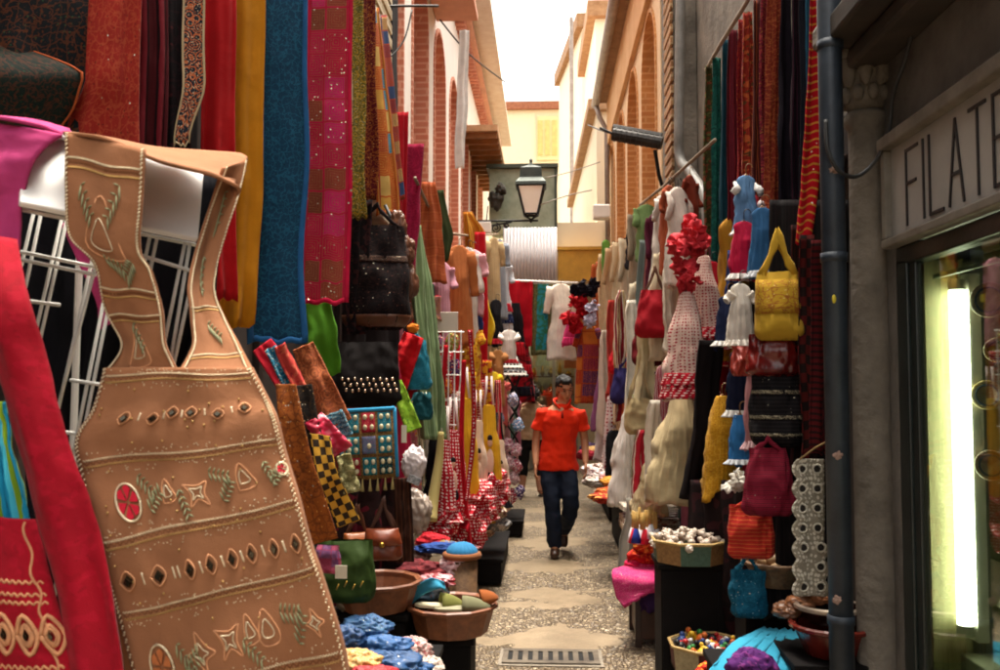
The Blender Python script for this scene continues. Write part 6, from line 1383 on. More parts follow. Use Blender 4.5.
for i in range(30):
    q = i * 2.4; rr_ = .172 * math.sqrt((i + .5) / 30); nm, hx = TOY[(i * 3) % 7]; x_, y_ = rr_ * math.cos(q), rr_ * math.sin(q); w_ = wh[3] if rr_ < .08 else (wh[0] if y_ < -.08 else wh[4] if y_ > .08 else wh[1] if x_ < 0 else wh[2])
    o = toy((LB.x + x_, 4.7 + y_, LB.z + .10 + .02 * random.random()), plain(hx, .5), random.uniform(1, 1.4)); o.rotation_euler = (0, 0, random.uniform(0, 6))
    lb_ = f'tiny {nm} toy figure {w_} of the basket of bright toys'; lb_ = 'outermost ' + lb_ if lb_ in used_ else lb_; used_.add(lb_)
    tag(o, lb_, 'toy', 'toys in the low octagonal basket')
# wicker bowl with brown shells
WB = W(778, 585, 4.3)
bowl('shell_basket', 'round brown wicker bowl of large tan shells beside the lace cloth', (WB.x, 4.3, WB.z), .10, .15, .1, WICK, 24)
p2 = shell((0, 0, 0), .036, 0, 0, 'conch_shell', plain('#b08a60', .35, vs=14, c2='#d0b48c'))
first = True; random.seed(8); nm = ['leftmost', 'rightmost', 'front', 'rear', 'topmost', 'middle']
for i, (dx, dy, dz) in enumerate(((-.1, 0, .1), (.1, 0, .11), (0, -.08, .1), (0, .08, .11), (0, 0, .17), (.04, -.02, .12), (-.05, .04, .13), (.06, .05, .14), (-.04, -.06, .1))):
    o = p2 if first else copy_tree(p2); first = False
    o.location = (WB.x + dx, 4.3 + dy, WB.z + dz); o.rotation_euler = (random.uniform(.8, 2.3), random.uniform(-.6, .6), random.uniform(0, 6.28))
    tag(o, f"large tan spiral shell {['at the left rim', 'at the right rim', 'at the front rim', 'at the rear rim', 'on top of the heap', 'right of the middle', 'left behind the topmost one', 'right behind the topmost one', 'at the front left'][i]} of the round brown wicker bowl", 'shell', 'tan shells in the wicker bowl')
stand('dark shelf box holding the wicker shell bowl', WB.x - .14, WB.x + .14, 4.35, 4.6, WB.z + .0)
# lace cloth with scalloped edge and holes
def lace():
    r = thing('lace_runner', 'grey-white crocheted runner with scalloped edge and round motifs beside the drainpipe', 'lace', W(812, 600, 3.75)); N = NT('crochet'); uv = N.uv(1, 1); v = N.vor(uv, 55, .5); cm = N.math('GREATER_THAN', v.outputs['Distance'], .42)
    N.col(N.mix(cm, hexc('#cfc8b8'), hexc('#8c8474'))); N.p.inputs['Roughness'].default_value = .9; N.bump(v.outputs['Distance'], .6, .004)
    rows = []
    for i in range(42):
        y = 459 + i * 3.35; ph = (y - 459) / 20 * pi; l = 797 - 5.5 * abs(math.sin(ph)) + (0 if y < 560 else (y - 560) * .0); rr_ = 824 - (0 if y > 470 else 0) + (y > 545) * 5 * abs(math.sin(ph)); rows.append((y, l, rr_))
    f = clothf(rows, 3.72, 3.76, .8, .006, 4, 0, 0); V, Fc, uv = grid(f, 14, 84, 3); mk('crochet_panel', V, Fc, N.m, r, uv, solid=.004)
    for k in range(7):
        for (u) in (.3, .78):
            if k > 4 and u < .5 and k % 2: continue
            c = f(u, (k + .5) / 7, .004); b = MB(); b.add(*ball(c, .013, .003, .013, 14, 8)); o = mk('round_motif', b.V, b.F, fab('#2a2624'), r)
            b = MB(); b.tube([c + Vector((.018 * math.cos(a * .5), -.002, .018 * math.sin(a * .5))) for a in range(14)], .0035, 5); mk('motif_ring', b.V, b.F, fab('#c4beae'), o)
    p = f(.1, 0); b = MB(); b.tube([p, W(815, 448, 3.7), W(826, 442, 3.62), W(833, 428, 3.5)], .004, 5); mk('hanging_cord', b.V, b.F, fab('#8a7048'), r)
lace()
b = MB(); 
for k in range(16): b.add(*ball(W(827 + (k % 2), 412 + k * 5, 3.62), .006, .006, .006, 6, 5))
tag(mk('bead_necklace', b.V, b.F, plain('#b5a890', .25, .4)), 'string of metal beads hanging down the left edge of the drainpipe', 'necklace')
tag(lumpy('pendant', None, None, 829, 484, 3.55, .012, .01, .016, plain('#d8c8b0', .1, .9), 5, .2), 'shiny pendant halfway down the edge of the drainpipe', 'pendant')
# pottery and boxes at the foot
bowl('pottery_bowl', 'glossy dark red bowl on the floor shelf right of the turquoise cloth', (1.15, 3.75, W(800, 650, 3.8).z), .1, .15, .11, plain('#5c1c14', .2, vs=9), 28, cat='bowl')
bowl('pottery_bowl', 'smaller black-rimmed bowl stacked on the glossy dark red bowl', (1.15, 3.78, W(800, 650, 3.8).z + .118), .08, .12, .06, plain('#241614', .2), 28, plain('#a89888', .3, .5), cat='bowl')
for i, (px, py, c, nm, rx) in enumerate(((800, 603, '#8a5a3c', 'brown mottled', .07), (818, 596, '#a86a44', 'orange-brown', .05), (786, 610, '#6e4a34', 'chestnut', .06), (806, 585, '#2a1c18', 'blackish', .05))):
    tag(lumpy('leather_purse', None, None, px, py, 3.85, rx, .06, .035, plain(c, .25, vs=10, bump=.4), i + 90, .4), f'{nm} glossy purse heaped above the black-rimmed bowl', 'purse', 'purses above the bowls')
stand('dark floor shelf under the glossy red bowl', .98, 1.3, 3.62, 4.0, W(800, 650, 3.8).z - .003)
f = pxsurf([((762, 628, 4.15), (806, 632, 4.1)), ((740, 640, 3.95), (812, 642, 3.95)), ((722, 655, 3.8), (816, 655, 3.85)), ((712, 675, 3.7), (824, 668, 3.75)), ((706, 700, 3.65), (834, 700, 3.7))], 3, 6.5, .03)
tag(sheet('turquoise_shawl', f, fab('#2f8fae', 'plainx', sheen=.5), None, 50, 40, .008), 'turquoise shawl crumpled over the goods in front of the glossy bowls', 'shawl')
tag(lumpy('cloth_bundle', None, None, 752, 668, 3.6, .1, .08, .07, fab('#4a1c5a', 'floral', '#6c2c6a', '#2c1440', s=2), 95, .4), 'violet printed bundle half under the turquoise shawl', 'cloth bundle')
tag(lumpy('cloth_bundle', None, None, 712, 674, 4.2, .08, .07, .05, fab('#c0301c', 'floral', '#d8a82c', '#8a1414', s=3), 96, .4), 'red and yellow bundle at the picture foot left of the turquoise shawl', 'cloth bundle')
stand('dark box under the turquoise shawl', .72, 1.05, 3.7, 4.15, W(770, 660, 3.9).z - .03)
# ---- goods inside the lit window
for i in range(9):
    cx_, ry_ = i % 3, i // 3
    p = Vector((1.62 + cx_ * .13, 3.05 + ry_ * .09 - cx_ * .02, .74 + ry_ * .085)); M = Matrix.Translation(p) @ Matrix.Rotation(rad(-60), 4, 'Z') @ Matrix.Rotation(rad(-35), 4, 'X')
    r = thing('stamp_card', f"{['lower', 'middle', 'upper'][ry_]}-row card of stamps, {['left', 'centre', 'right'][cx_]} one on the sloping stand in the shop window", 'card', p, 'stamp cards in the shop window')
    b = MB(); b.box((-.055, -.002, -.04), (.055, .002, .04), M); b.obj('card_sheet', plain('#b5ad98', .6), r)
    for k in range(6):
        b = MB(); x_ = -.036 + (k % 3) * .036; z_ = -.016 + (k // 3) * .034; b.box((x_ - .013, -.004, z_ - .013), (x_ + .013, -.0025, z_ + .013), M); b.obj('stamp', plain(['#6a5a5a', '#8a6a4a', '#4a5a6a', '#7a3a34', '#56643c', '#4c4640'][(k + i) % 6], .6, vs=60, c2='#c4baa4'), r)
stb = thing('card_stand', 'sloping pale stand bearing the stamp cards behind the shop window', 'stand', (1.78, 3.15, .56)); b = MB(); b.box((1.5, 2.95, .562), (2.0, 3.4, .68)); b.obj('step_block', plain('#9c9a86', .6), stb, bevel=.005)
for i, (px, py, Y, R0, c, lb) in enumerate(((990, 300, 3.3, .06, '#a07058', 'pinkish painted plate hung high'), (988, 395, 3.35, .05, '#b08a3c', 'ochre glazed plate hung halfway up'), (998, 350, 3.3, .04, '#8a4a40', 'little dark red plate between two larger ones'), (992, 465, 3.3, .05, '#a85a3c', 'rust-coloured plate hung lowest'))):
    c0_ = W(px, py, Y); r = thing('plate', lb + ' in the shop window', 'plate', c0_); Mp = Matrix.Rotation(rad(90), 3, 'X')
    b = MB(); b.add(*lathe([(.002, 0), (R0 * .6, .0), (R0, .018), (R0 + .004, .014), (R0 * .6, -.006), (.002, -.006)], c0_, 28, False, 0, Matrix.Rotation(rad(-40), 3, 'Z') @ Mp)); b.obj('dish', plain(c, .3, vs=22, c2='#cdbb94'), r, smooth=True)
    b = MB(); b.tube([c0_ + Matrix.Rotation(rad(-40), 3, 'Z') @ Mp @ Vector((R0 * .75 * math.cos(k * .3), R0 * .75 * math.sin(k * .3), .012)) for k in range(22)], .004, 5); b.obj('painted_ring', plain('#3a4a5c', .4), r)
for i, (x_, y_, z_, c, lb) in enumerate(((1.5, 2.98, .56, '#6e7a6a', 'greenish'), (1.62, 2.86, .56, '#9c8a5c', 'buff'), (1.5, 2.72, .56, '#7a3a30', 'dull red'))):
    b = MB(); b.box((x_, y_ - .05, z_ + .003), (x_ + .1, y_ + .05, z_ + .1 + .03 * i)); b.box((x_ - .003, y_ - .053, z_ + .103 + .03 * i), (x_ + .103, y_ + .053, z_ + .125 + .03 * i)); tag(b.obj('album_box', plain(c, .5, vs=14), bevel=.004), lb + ' lidded album box at the foot of the shop window', 'box')
for i in range(10):
    x_ = 1.95 + (i % 5) * .1; z_ = 1.1 + (i // 5) * .42; h = .2 + .03 * (i * 7 % 4)
    b = MB(); b.box((x_, 3.2, z_), (x_ + .06, 3.4, z_ + h)); tag(b.obj('album', plain(['#6a3a2a', '#4c5a44', '#5a2c30', '#8a7a4c', '#7c6a5a'][i % 5], .5, vs=9), bevel=.006), f"{['brown', 'green', 'dark red', 'ochre', 'taupe'][i % 5]} album standing {['on the lower', 'on the upper'][i // 5]} shelf inside the stamp shop", 'album', 'stamp albums on the shelves')
b = MB(); b.box((1.85, 3.15, 1.07), (2.6, 3.45, 1.095)); sh1 = tag(b.obj('shelf_board', M_WOOD), 'lower wooden shelf with albums inside the stamp shop', 'shelf')
b = MB(); b.box((1.85, 3.15, 1.49), (2.6, 3.45, 1.515)); tag(b.obj('shelf_board', M_WOOD), 'upper wooden shelf with albums inside the stamp shop', 'shelf')
for i, (x_, z_, c, nm) in enumerate(((2.1, 1.1, '#6a3a2a', 'brown'), (2.35, 1.35, '#8a7a4c', 'ochre'), (2.6, .95, '#4c5a44', 'green'))):
    b = MB(); b.box((x_ - .1, 3.44, z_ - .14), (x_ + .1, 3.465, z_ + .14)); r = thing('framed_print', f'{nm} framed stamp print on the back wall of the shop window', 'picture', (x_, 3.44, z_)); b.obj('frame', M_DKWOOD, r, bevel=.004); b = MB(); b.box((x_ - .08, 3.434, z_ - .12), (x_ + .08, 3.4385, z_ + .12)); b.obj('print', plain(c, .5, vs=12, c2='#c9bd94'), r)
# ================================================================== LEFT MIDDLE DISTANCE
garment('shirt', 'burnt orange shirt on a hanger beside the rust shawl, pink shirt behind it', 'shirt', 'robe', 459, 246, 26, 100, 7.6, fab('#a86032'), .35, .35, dep=.14, slw=.07, ang=.12)
garment('shirt', 'pale pink shirt shoulder showing right of the burnt orange shirt', 'shirt', 'shirt', 472, 250, 22, 66, 8.0, fab('#cf9aa4'), -.3, .35, dep=.14, slw=.07)
garment('shirt', 'light pink long shirt hanging just right of the dark olive shawl', 'shirt', 'robe', 442, 262, 18, 86, 7.3, fab('#c98e9e'), .5, .3, dep=.12, slw=.06, ang=.1)
garment('shirt', 'white cotton shirt between the burnt orange and pale pink shirts', 'shirt', 'robe', 468, 248, 18, 96, 7.9, fab('#cdc4bc'), .5, .3, dep=.12, slw=.06, ang=.1)
garment('trousers', 'navy cloth hanging below the pale pink shirt', 'trousers', 'tunic', 476, 296, 12, 34, 8.4, fab('#1c2a5a'), .4, 0, dep=.1, hanger=False)
garment('dress', 'dark teal dress hem below the rust orange shawl', 'dress', 'skirt', 428, 284, 22, 62, 7.0, fab('#1c3430'), .4, 0, dep=.14, hanger=False)
cloth('scarf', 'little rainbow striped cloth beneath the rust orange shawl', 'cloth', [(296, 432, 441), (320, 432, 442)], 6.8, 6.85, fab('#a83a4a', 'hstripes', '#c9b840', '#3a6a8a', s=6), 1, .01)
cloth('scarf', 'amber and brown silk scarf knotted on the rail under the brick arches', 'scarf', [(212, 464, 470), (230, 463, 484), (270, 470, 484), (300, 472, 480)], 9.0, 9.1, fab('#b8701c', 'stripes', '#7a3a14', '#c9902c', s=1), 2, .04)
cloth('scarf', 'long plain red scarf running down from the lantern bracket height to the yellow aprons', 'scarf', [(232, 475, 486), (330, 477, 489), (430, 480, 489), (482, 482, 489)], 8.6, 8.7, fab('#b30e1c', rough=.9), 1.2, .025)
cloth('scarf', 'second red scarf half behind the long plain red one', 'scarf', [(250, 470, 477), (300, 470, 477)], 8.8, 8.85, fab('#980c18'), 1.2, .02)
garment('blouse', 'yellow blouse with orange flowers left of the long red scarf', 'blouse', 'tunic', 468, 326, 26, 76, 7.9, fab('#c9921c', 'floral', '#a8541c', '#d8ab3c', s=1.2), .2, .2, dep=.14)
cloth('scarf', 'yellow pennant-like cloth just right of the long red scarf', 'scarf', [(300, 484, 488), (330, 486, 496), (345, 486, 490)], 9.2, 9.25, fab('#cfae1c'), 1, .02)
garment('shirt', 'straw-coloured long shirt under the lantern bracket', 'shirt', 'robe', 494, 238, 14, 120, 10.6, fab('#b59c74'), .5, .2, dep=.14, ang=.1)
garment('shirt', 'grey blue sleeveless shirt right of the straw-coloured one', 'shirt', 'robe', 500, 240, 12, 80, 11.4, fab('#8c94a0'), .5, .2, dep=.12, ang=.1)
garment('dress', 'white blue and red child dress hanging near the left end of the crossbar', 'dress', 'dress', 504, 262, 16, 70, 11.6, fab('#c4c8d0'), .3, .1, ruf=[(.6, .12, fab('#b01428')), (.75, .14, fab('#1c2448'))])
garment('dress', 'black child dress with red trim below the lantern bracket', 'dress', 'dress', 496, 300, 16, 46, 10.4, fab('#121016'), .3, 0, ruf=[(.85, .12, fab('#a81424'))])
garment('blouse', 'small white blouse with a red hem above the lace parasol lamp', 'blouse', 'shirt', 509, 330, 14, 32, 9.8, fab('#d4cdc6'), .2, .1, ruf=[(.92, .12, fab('#b01c28'))])
garment('tunic', 'tan tunic hanging left of the small white blouse', 'tunic', 'tunic', 498, 350, 12, 56, 9.6, fab('#9c6a3c'), .4, .1)
garment('tunic', 'yellow child tunic low behind the lace parasol lamp', 'tunic', 'tunic', 493, 372, 12, 40, 9.2, fab('#c9a81c'), .4, .1)
garment('tunic', 'coral pink tunic between the yellow child tunic and the tan one', 'tunic', 'tunic', 501, 380, 12, 44, 9.9, fab('#c45a54'), .4, .1)
b = MB(); b.tube([W(415, 178, 6.0), W(440, 232, 7.4), W(470, 236, 9.2), W(498, 234, 12.5)], .012, 8); tag(b.obj('rail', plain('#8a7a66', .5), smooth=True), 'wooden clothes rail holding the burnt orange and pink shirts', 'rail')
# slanting strips of the clothes stand behind aprons
for i, (px, c, nm) in enumerate(((488, '#8a1c3c', 'wine'), (493, '#5c6a84', 'slate blue'), (498, '#b9a890', 'oatmeal'), (503, '#c08a90', 'dusty pink'), (508, '#4c6a5c', 'sea green'), (513, '#8c4a5c', 'mauve'))):
    garment('shirt', f'{nm} shirt on the low rail beside the lace parasol lamp', 'shirt', 'robe', px, 388 + i * 2, 12, 96 - i * 8, 9.0 + i * .45, fab(c), .9, .2, dep=.12, ang=.08, slw=.05, group='shirts on the low left rail')
# wire postcard rack with blank board
r = thing('wire_rack', 'white wire rack with a blank cream header board among the clothes at left', 'rack', W(446, 470, 6.9)); b = MB()
for px in (437, 443, 449, 455, 461): b.tube([W(px, 330, 6.9), W(px - 2, 500, 6.9)], .006, 5)
for py in (332, 352, 375, 400, 425, 450, 480): b.tube([W(434, py, 6.88), W(464, py, 6.88)], .005, 5)
for px in (437, 461): b.tube([W(px, 332, 7.15), W(px, 500, 7.15)], .006, 5)
b.obj('wire_grid', M_WHITE, r); a, c = W(432, 331, 6.86), W(458, 312, 6.86); b = MB(); b.box((a.x, 6.85, a.z), (c.x, 6.87, c.z)); b.obj('header_board', plain('#d0c6b4', .6, var=.05), r, bevel=.004)
for i, (px, py, c, nm) in enumerate(((440, 345, '#7a4a6a', 'purple'), (452, 342, '#8a8a3c', 'olive'), (441, 365, '#c9c0b0', 'ivory'), (455, 368, '#4a2a5a', 'violet'), (446, 388, '#c8781c', 'orange'), (456, 400, '#c9b8b0', 'pinkish white'))):
    tag(lumpy('souvenir_pouch', None, None, px, py, 6.95, .05, .04, .07, fab(c, 'floral', '#b02030', '#d8c8a0', s=3), i + 130, .45), f'{nm} souvenir pouch clipped in the white wire rack', 'pouch', 'pouches in the wire rack')
garment('vest', 'black sleeveless top hanging at the foot of the white wire rack', 'top', 'drape', 437, 425, 22, 80, 6.6, fab('#100e12'), .2, 0, dep=.1)
b = MB(); P = [W(441, 432, 6.3), W(439, 460, 6.3), W(433, 500, 6.25), W(430, 520, 6.2)]; b.tube(smoothpath(P), [.02 + .03 * (k / 18) for k in range(19)], 12); tag(b.obj('rolled_cloth', fab('#b5a468'), smooth=True), 'cream rolled cloth tapering upward left of the red polka dot aprons', 'rolled cloth')
slant('scarf', 'crinkled pinkish white bag hanging from the white wire rack', 'bag', (428, 340), (434, 400), 14, 20, 6.7, fab('#b9a59a'), nf=2, amp=.03)
# polka dot and yellow aprons
AD = fab('#a80c20', 'dots', '#e0d0cc', s=1.25); AY = fab('#c9981c'); AW = fab('#cdb29c'); AB = fab('#15121a')
def apron(label, px, top, w_, h, Y, m, rm, yaw=0, fig=True, strip=None):
    o = garment('flamenco_apron', label, 'apron', 'apron', px, top, w_, h, Y, m, yaw, 0, ruf=[(.86, .12, rm)], dep=.09, amp=.018, hanger=False)
    s = Y / F; O, T = XF(px, top, Y, yaw); Wd, H = w_ * s, h * s
    for sx in (-1, 1):
        q = MB(); q.tube([T(sx * .2 * Wd, 0, 0), T(sx * .12 * Wd, 0, .12), T(.02 * sx, 0, .24)], .01, 5); mk('strap', q.V, q.F, rm, o)
    if fig:   # little stitched dancer: torso, skirt, head
        for nm, c, cx, cz, rx, rz in (('figure_skirt', '#15121a', 0, -.70, .22, .08), ('figure_body', '#d0b09a', 0, -.56, .16, .14), ('figure_head', '#c9a184', 0, -.36, .1, .045), ('figure_hair', '#1a1214', 0, -.32, .11, .035)):
            v, f = ball((0, 0, 0), rx * Wd, .012, rz * H, 12, 8); mk(nm, [T(q.x + cx * Wd, q.y - .062, q.z + cz * H) for q in v], f, fab(c), o)
    return o
apron('red apron with big white dots and a stitched dancer, nearest to the cream rolled cloth', 453, 430, 28, 92, 6.6, AD, AD, .1)
apron('yellow apron with red straps and a dotted hem behind the nearest dotted apron', 464, 398, 28, 110, 7.0, AY, AD, .1, False)
apron('cream apron with a stitched dancer and red dotted flounce', 478, 420, 20, 96, 7.2, AW, AD, .2)
apron('mustard apron with a black-haired dancer beside the cream apron', 489, 405, 24, 102, 7.5, AY, AD, .2)
apron('black and peach apron at the right end of the apron row', 499, 440, 20, 68, 7.9, AW, AB, .3)
apron('red and white dotted apron with frilled straps over the yellow one', 445, 440, 20, 84, 6.4, AD, AD, -.2, False)
for i, (px, t0, t1, w_, Y, c, pt, c2, lb) in enumerate((
    (448, 352, 500, 15, 7.15, '#a80c20', 'dots', '#e0d0cc', 'tall red white-dotted cloth hanging behind the cream rolled cloth'), (458, 345, 470, 12, 7.3, '#b0101e', None, '#000000', 'tall plain red cloth behind the wire rack'),
    (470, 372, 520, 16, 7.6, '#cf9c1c', None, '#000000', 'tall yellow cloth between the red dotted hangings'), (480, 380, 515, 12, 7.9, '#a80c20', 'dots', '#e0d0cc', 'narrow red white-dotted cloth right of the tall yellow cloth'),
    (488, 360, 500, 12, 8.2, '#c98a1c', 'floral', '#a8201c', 'yellow cloth with red blotches near the low rail'), (497, 380, 505, 10, 8.6, '#b81828', 'stripes', '#d8b0a0', 'red and peach striped cloth near the low rail'),
    (440, 375, 470, 10, 6.9, '#8c1440', 'floral', '#c45a78', 'raspberry flowered cloth left of the red dotted hangings'))):
    cloth('hanging_cloth', lb, 'cloth', [(t0, px - w_ * .35, px + w_ * .35), ((t0 + t1) / 2, px - w_ * .5, px + w_ * .45), (t1, px - w_ * .55, px + w_ * .6)], Y, Y + .08, fab(c, pt, c2, '#7a1420', s=1.3), 2.2, .035, hem=.08)
for i, (px, t0, t1, w_, Y, c, pt, lb) in enumerate((
    (668, 262, 352, 13, 6.5, '#cfc4b2', None, 'limp off-white cloth hanging left of the tulle ruffles'), (646, 300, 420, 15, 7.0, '#c4b48e', None, 'limp straw-coloured cloth under the moss green shirt'),
    (632, 300, 440, 14, 7.7, '#d6cebf', None, 'long limp whitish cloth among the cream robes'), (621, 290, 420, 11, 8.4, '#b59c70', 'stripes', 'limp tan striped cloth among the cream robes'),
    (655, 400, 500, 15, 6.3, '#d2c8b8', None, 'limp white cloth hanging beside the large cream skirt'), (612, 300, 400, 9, 9.3, '#a8342c', None, 'limp brick-red cloth among the robes'),
    (605, 330, 430, 9, 9.8, '#c8b8a8', None, 'limp pinkish beige cloth beyond the robes'), (642, 430, 500, 12, 6.6, '#a81c2c', 'stripes', 'limp red striped cloth below the cotton tote'),
    (712, 350, 470, 9, 5.5, '#8c1424', 'dots', 'limp dark red dotted cloth right of the front polka dot dress'), (733, 250, 330, 9, 5.2, '#1c2c5a', None, 'limp navy cloth beside the crimson child dress'))):
    cloth('hanging_cloth', lb, 'cloth', [(t0, px - w_ * .2, px + w_ * .25), (t0 + 10, px - w_ * .45, px + w_ * .4), ((t0 + t1) / 2, px - w_ * .5, px + w_ * .5), (t1, px - w_ * .6, px + w_ * .5)], Y, Y + .1, fab(c, pt, '#d8c8b8', '#7a1420', s=1.2), 2.4, .04, hem=.12)
for i, (p0, p1, p2, nm) in enumerate((((446, 345), (443, 440), (462, 545), 'longest'), ((464, 360), (462, 450), (470, 548), 'second'), ((470, 330), (474, 420), (466, 500), 'dotted'))):
    f = pxsurf([((p[0] - 2.2, p[1], 6.45), (p[0] + 2.2, p[1], 6.45)) for p in (p0, p1, p2)], i, 1, .02)
    tag(sheet('apron_strap', f, fab('#b50c1e') if i < 2 else AD, None, 8, 40, .004, i), f"{['long plain red ribbon looping lowest in front of the dotted aprons', 'second plain red ribbon right of the lowest looping one', 'white-dotted red ribbon hanging among the aprons'][i]}", 'ribbon')
ruffle_bunch('dotted_flounce', 'heap of red dotted flounces at the foot of the aprons', 'flounce', [(450, 520, 6.5), (463, 530, 6.6), (478, 500, 7.0), (490, 495, 7.2), (440, 516, 6.4), (500, 490, 7.5), (470, 515, 6.8)], AD, .12)
for i, (px, py, c, c2, nm) in enumerate(((486, 520, '#b88a20', '#a81a20', 'yellow and red'), (494, 512, '#b9a48a', '#5c2a2a', 'beige patterned'), (480, 532, '#8a5a3a', '#c9a884', 'brown patterned'), (497, 524, '#5c5a5a', '#a89a90', 'grey'))):
    tag(lumpy('wrapped_fan', None, None, px, py, 7.7, .12, .1, .06, fab(c, 'floral', c2, c2, s=2, rough=.4), i + 140, .4), f'{nm} packet in the black box at the foot of the aprons', 'packet', 'packets under the aprons')
stand('low black box at the passage edge holding packets under the aprons', -.74, -.36, 7.4, 8.8, .22)
# lace parasol lamp
r = thing('tiered_lamp', 'tiered black and white pagoda-shaped lamp on a twisted metal stem at left', 'lamp', W(511, 470, 10.2)); c = W(511, 376, 10.2); s_ = 10.2 / F
for k in range(7):
    R0 = (17 - k * 2.3) * s_; z = c.z + k * 3.6 * s_; b = MB(); b.add(*lathe([(R0, 0), (R0 * 1.02, .01), (R0 * .86, .036)], (c.x, c.y, z), 24)); b.obj('tier', plain('#c9c4bc', .6) if k % 2 == 0 else plain('#2c2a2c', .6), r, smooth=True)
    bb_ = MB(); [bb_.add(*ball((c.x + R0 * math.cos(q * .35), c.y + R0 * math.sin(q * .35), z), .012, .012, .016, 6, 4)) for q in range(18)]; bb_.obj('bead_edging', M_WHITE if k % 2 else M_DARK, r)
b = MB(); b.add(*ball((c.x, c.y, c.z + .32), .03, .03, .04)); b.obj('finial', M_BRASS, r)
for ph in (0, 2.1, 4.2): b = MB(); b.tube([(c.x + .09 * math.cos(ph + k * .35), c.y + .09 * math.sin(ph + k * .35), c.z - k * .045) for k in range(26)], .012, 6); b.obj('twisted_stem', M_IRON, r)
random.seed(31)
for i, (px, py, c_, nm) in enumerate(((513, 400, '#8c94b0', 'bluish'), (518, 425, '#6f9ac0', 'sky blue'), (508, 445, '#c08a9a', 'rose'), (516, 450, '#cf9aa4', 'pink'), (509, 462, '#d0a4a8', 'pale rose'), (517, 466, '#b8606c', 'coral'), (514, 478, '#c9a0a4', 'blush'), (519, 492, '#4a3a6a', 'purple'), (512, 496, '#a81c34', 'red'))):
    tag(lumpy('rag_doll', None, None, px, py, 9.9, .06, .06, .075, fab(c_, 'floral', '#e0d4d4', '#7a4a6a', s=3), i + 150, .6), f'{nm} fluffy rag doll tied to the stem of the tiered lamp', 'doll', 'rag dolls on the tiered lamp')
stand('small dark plinth under the rag dolls beside the passage', -.62, -.25, 9.7, 10.6, .18)
# white banner
cloth('banner', 'narrow white banner hanging from the pink bay between the brick arches', 'banner', [(30, 460, 470), (100, 457, 468), (168, 455, 465)], 10.4, 10.5, fab('#d8d4d0'), 1, .03)
# crossbar and hung clothes at far end
b = MB(); b.tube([W(474, 279, 12.9), W(578, 283, 12.9)], .016, 8); tag(b.obj('crossbar', M_WHITE, smooth=True), 'white crossbar spanning the far end of the alley', 'rail')
cloth('shawl', 'scarlet shawl folded over the left of the white crossbar', 'shawl', [(281, 507, 533), (346, 508, 533)], 12.88, 12.9, fab('#b50a20'), 2, .04)
garment('dress', 'black dress with red flounces hanging over the scarlet shawl', 'dress', 'skirt', 515, 303, 17, 44, 12.7, fab('#0f0c12'), 0, 0, hanger=False, ruf=[(.9, .3, fab('#a80c1c'))])
garment('dress', 'red and black long flamenco dress under the scarlet shawl', 'dress', 'skirt', 522, 340, 22, 62, 12.95, fab('#960a18', 'blotch', '#120c10', '#b00e20', cols=['#120c10', '#a00c1c', '#120c10', '#b00e20']), 0, 0, hanger=False, ruf=[(.4, .15, fab('#a80c1c')), (.75, .15, fab('#15101a'))])
cloth('wall_hanging', 'teal and green tapestry with olive borders on the white crossbar', 'tapestry', [(284, 533, 553), (355, 531, 552)], 12.9, 12.92, fab('#1f6a74', 'blotch', '#2c8a94', '#2c5a2c', s=1.3, cols=['#1a4a5c', '#2c8aa0', '#2f6a3c', '#2a8294']), 1, .015, border=(fab('#5c5a34', 'floral', '#6e6a48', '#3c3a24', s=2), .07))
garment('robe', 'long plain white robe on the white crossbar', 'robe', 'robe', 561, 284, 26, 76, 12.85, fab('#dcd4c6'), .25, .35, dep=.2, slw=.09, ang=.15)
garment('robe', 'terracotta brown robe on a black hanger at the right of the white one', 'robe', 'robe', 575, 286, 20, 82, 13.1, fab('#a86a3c'), .2, .3, dep=.18, slw=.08, ang=.12)
cloth('scarf', 'pale pink cloth behind the left end of the crossbar', 'scarf', [(285, 484, 496), (340, 484, 494)], 12.2, 12.3, fab('#bfa4a0'), 2, .04)
# rail rows in depth, each garment seen nearly edge-on
names = [('brick', '#8c3422'), ('cream', '#c0b294'), ('indigo', '#232c5c'), ('ochre', '#a87820'), ('forest', '#274a2c'), ('ruby', '#8c1026'), ('pearl grey', '#a8a49c'), ('cocoa', '#503424'), ('rose', '#b06070'), ('turquoise', '#2c7a80'), ('charcoal', '#232226'), ('saffron', '#c4761c')]
def lowrow(sx, side, Ys, z, nm_far, kinds, off):
    prev = None
    for i, Y in enumerate(Ys):
        nm, c = names[(i * 5 + off) % 12]; nm = nm if i < 12 else 'faded ' + nm; px = 545 + sx * F / Y; py = 382 - (z - 1.66) * F / Y
        lab = f'{nm} {kinds[i % len(kinds)]} in the {side} row, ' + (f'just behind the {prev} one' if prev else nm_far)
        garment(kinds[i % len(kinds)], lab, kinds[i % len(kinds)], ['robe', 'tunic', 'drape'][i % 3], px, py, .42 * F / Y * .5, (.95 + .2 * (i % 2)) * F / Y, Y, fab(c, [None, 'floral', 'stripes'][i % 3], names[(i * 5 + off + 3) % 12][1], '#b8a888', s=1.2), .6 * (1 if sx > 0 else -1), .25 if i % 2 else 0, dep=.14, amp=.025, group=f'{side} row of garments', slw=.06, ang=.1)
        prev = nm
lowrow(-1.22, 'lower left', [5.6 + .55 * k for k in range(14)], 1.62, 'nearest to the curtain strip', ['blouse', 'dress', 'tunic'], 0)
lowrow(1.2, 'lower right', [5.4 + .6 * k for k in range(14)], 1.55, 'nearest to the drainpipe', ['skirt', 'blouse', 'dress'], 5)
lowrow(1.25, 'upper right', [6.0 + .6 * k for k in range(12)], 2.75, 'nearest to the slanting pole', ['tunic', 'shirt', 'kaftan'], 3)
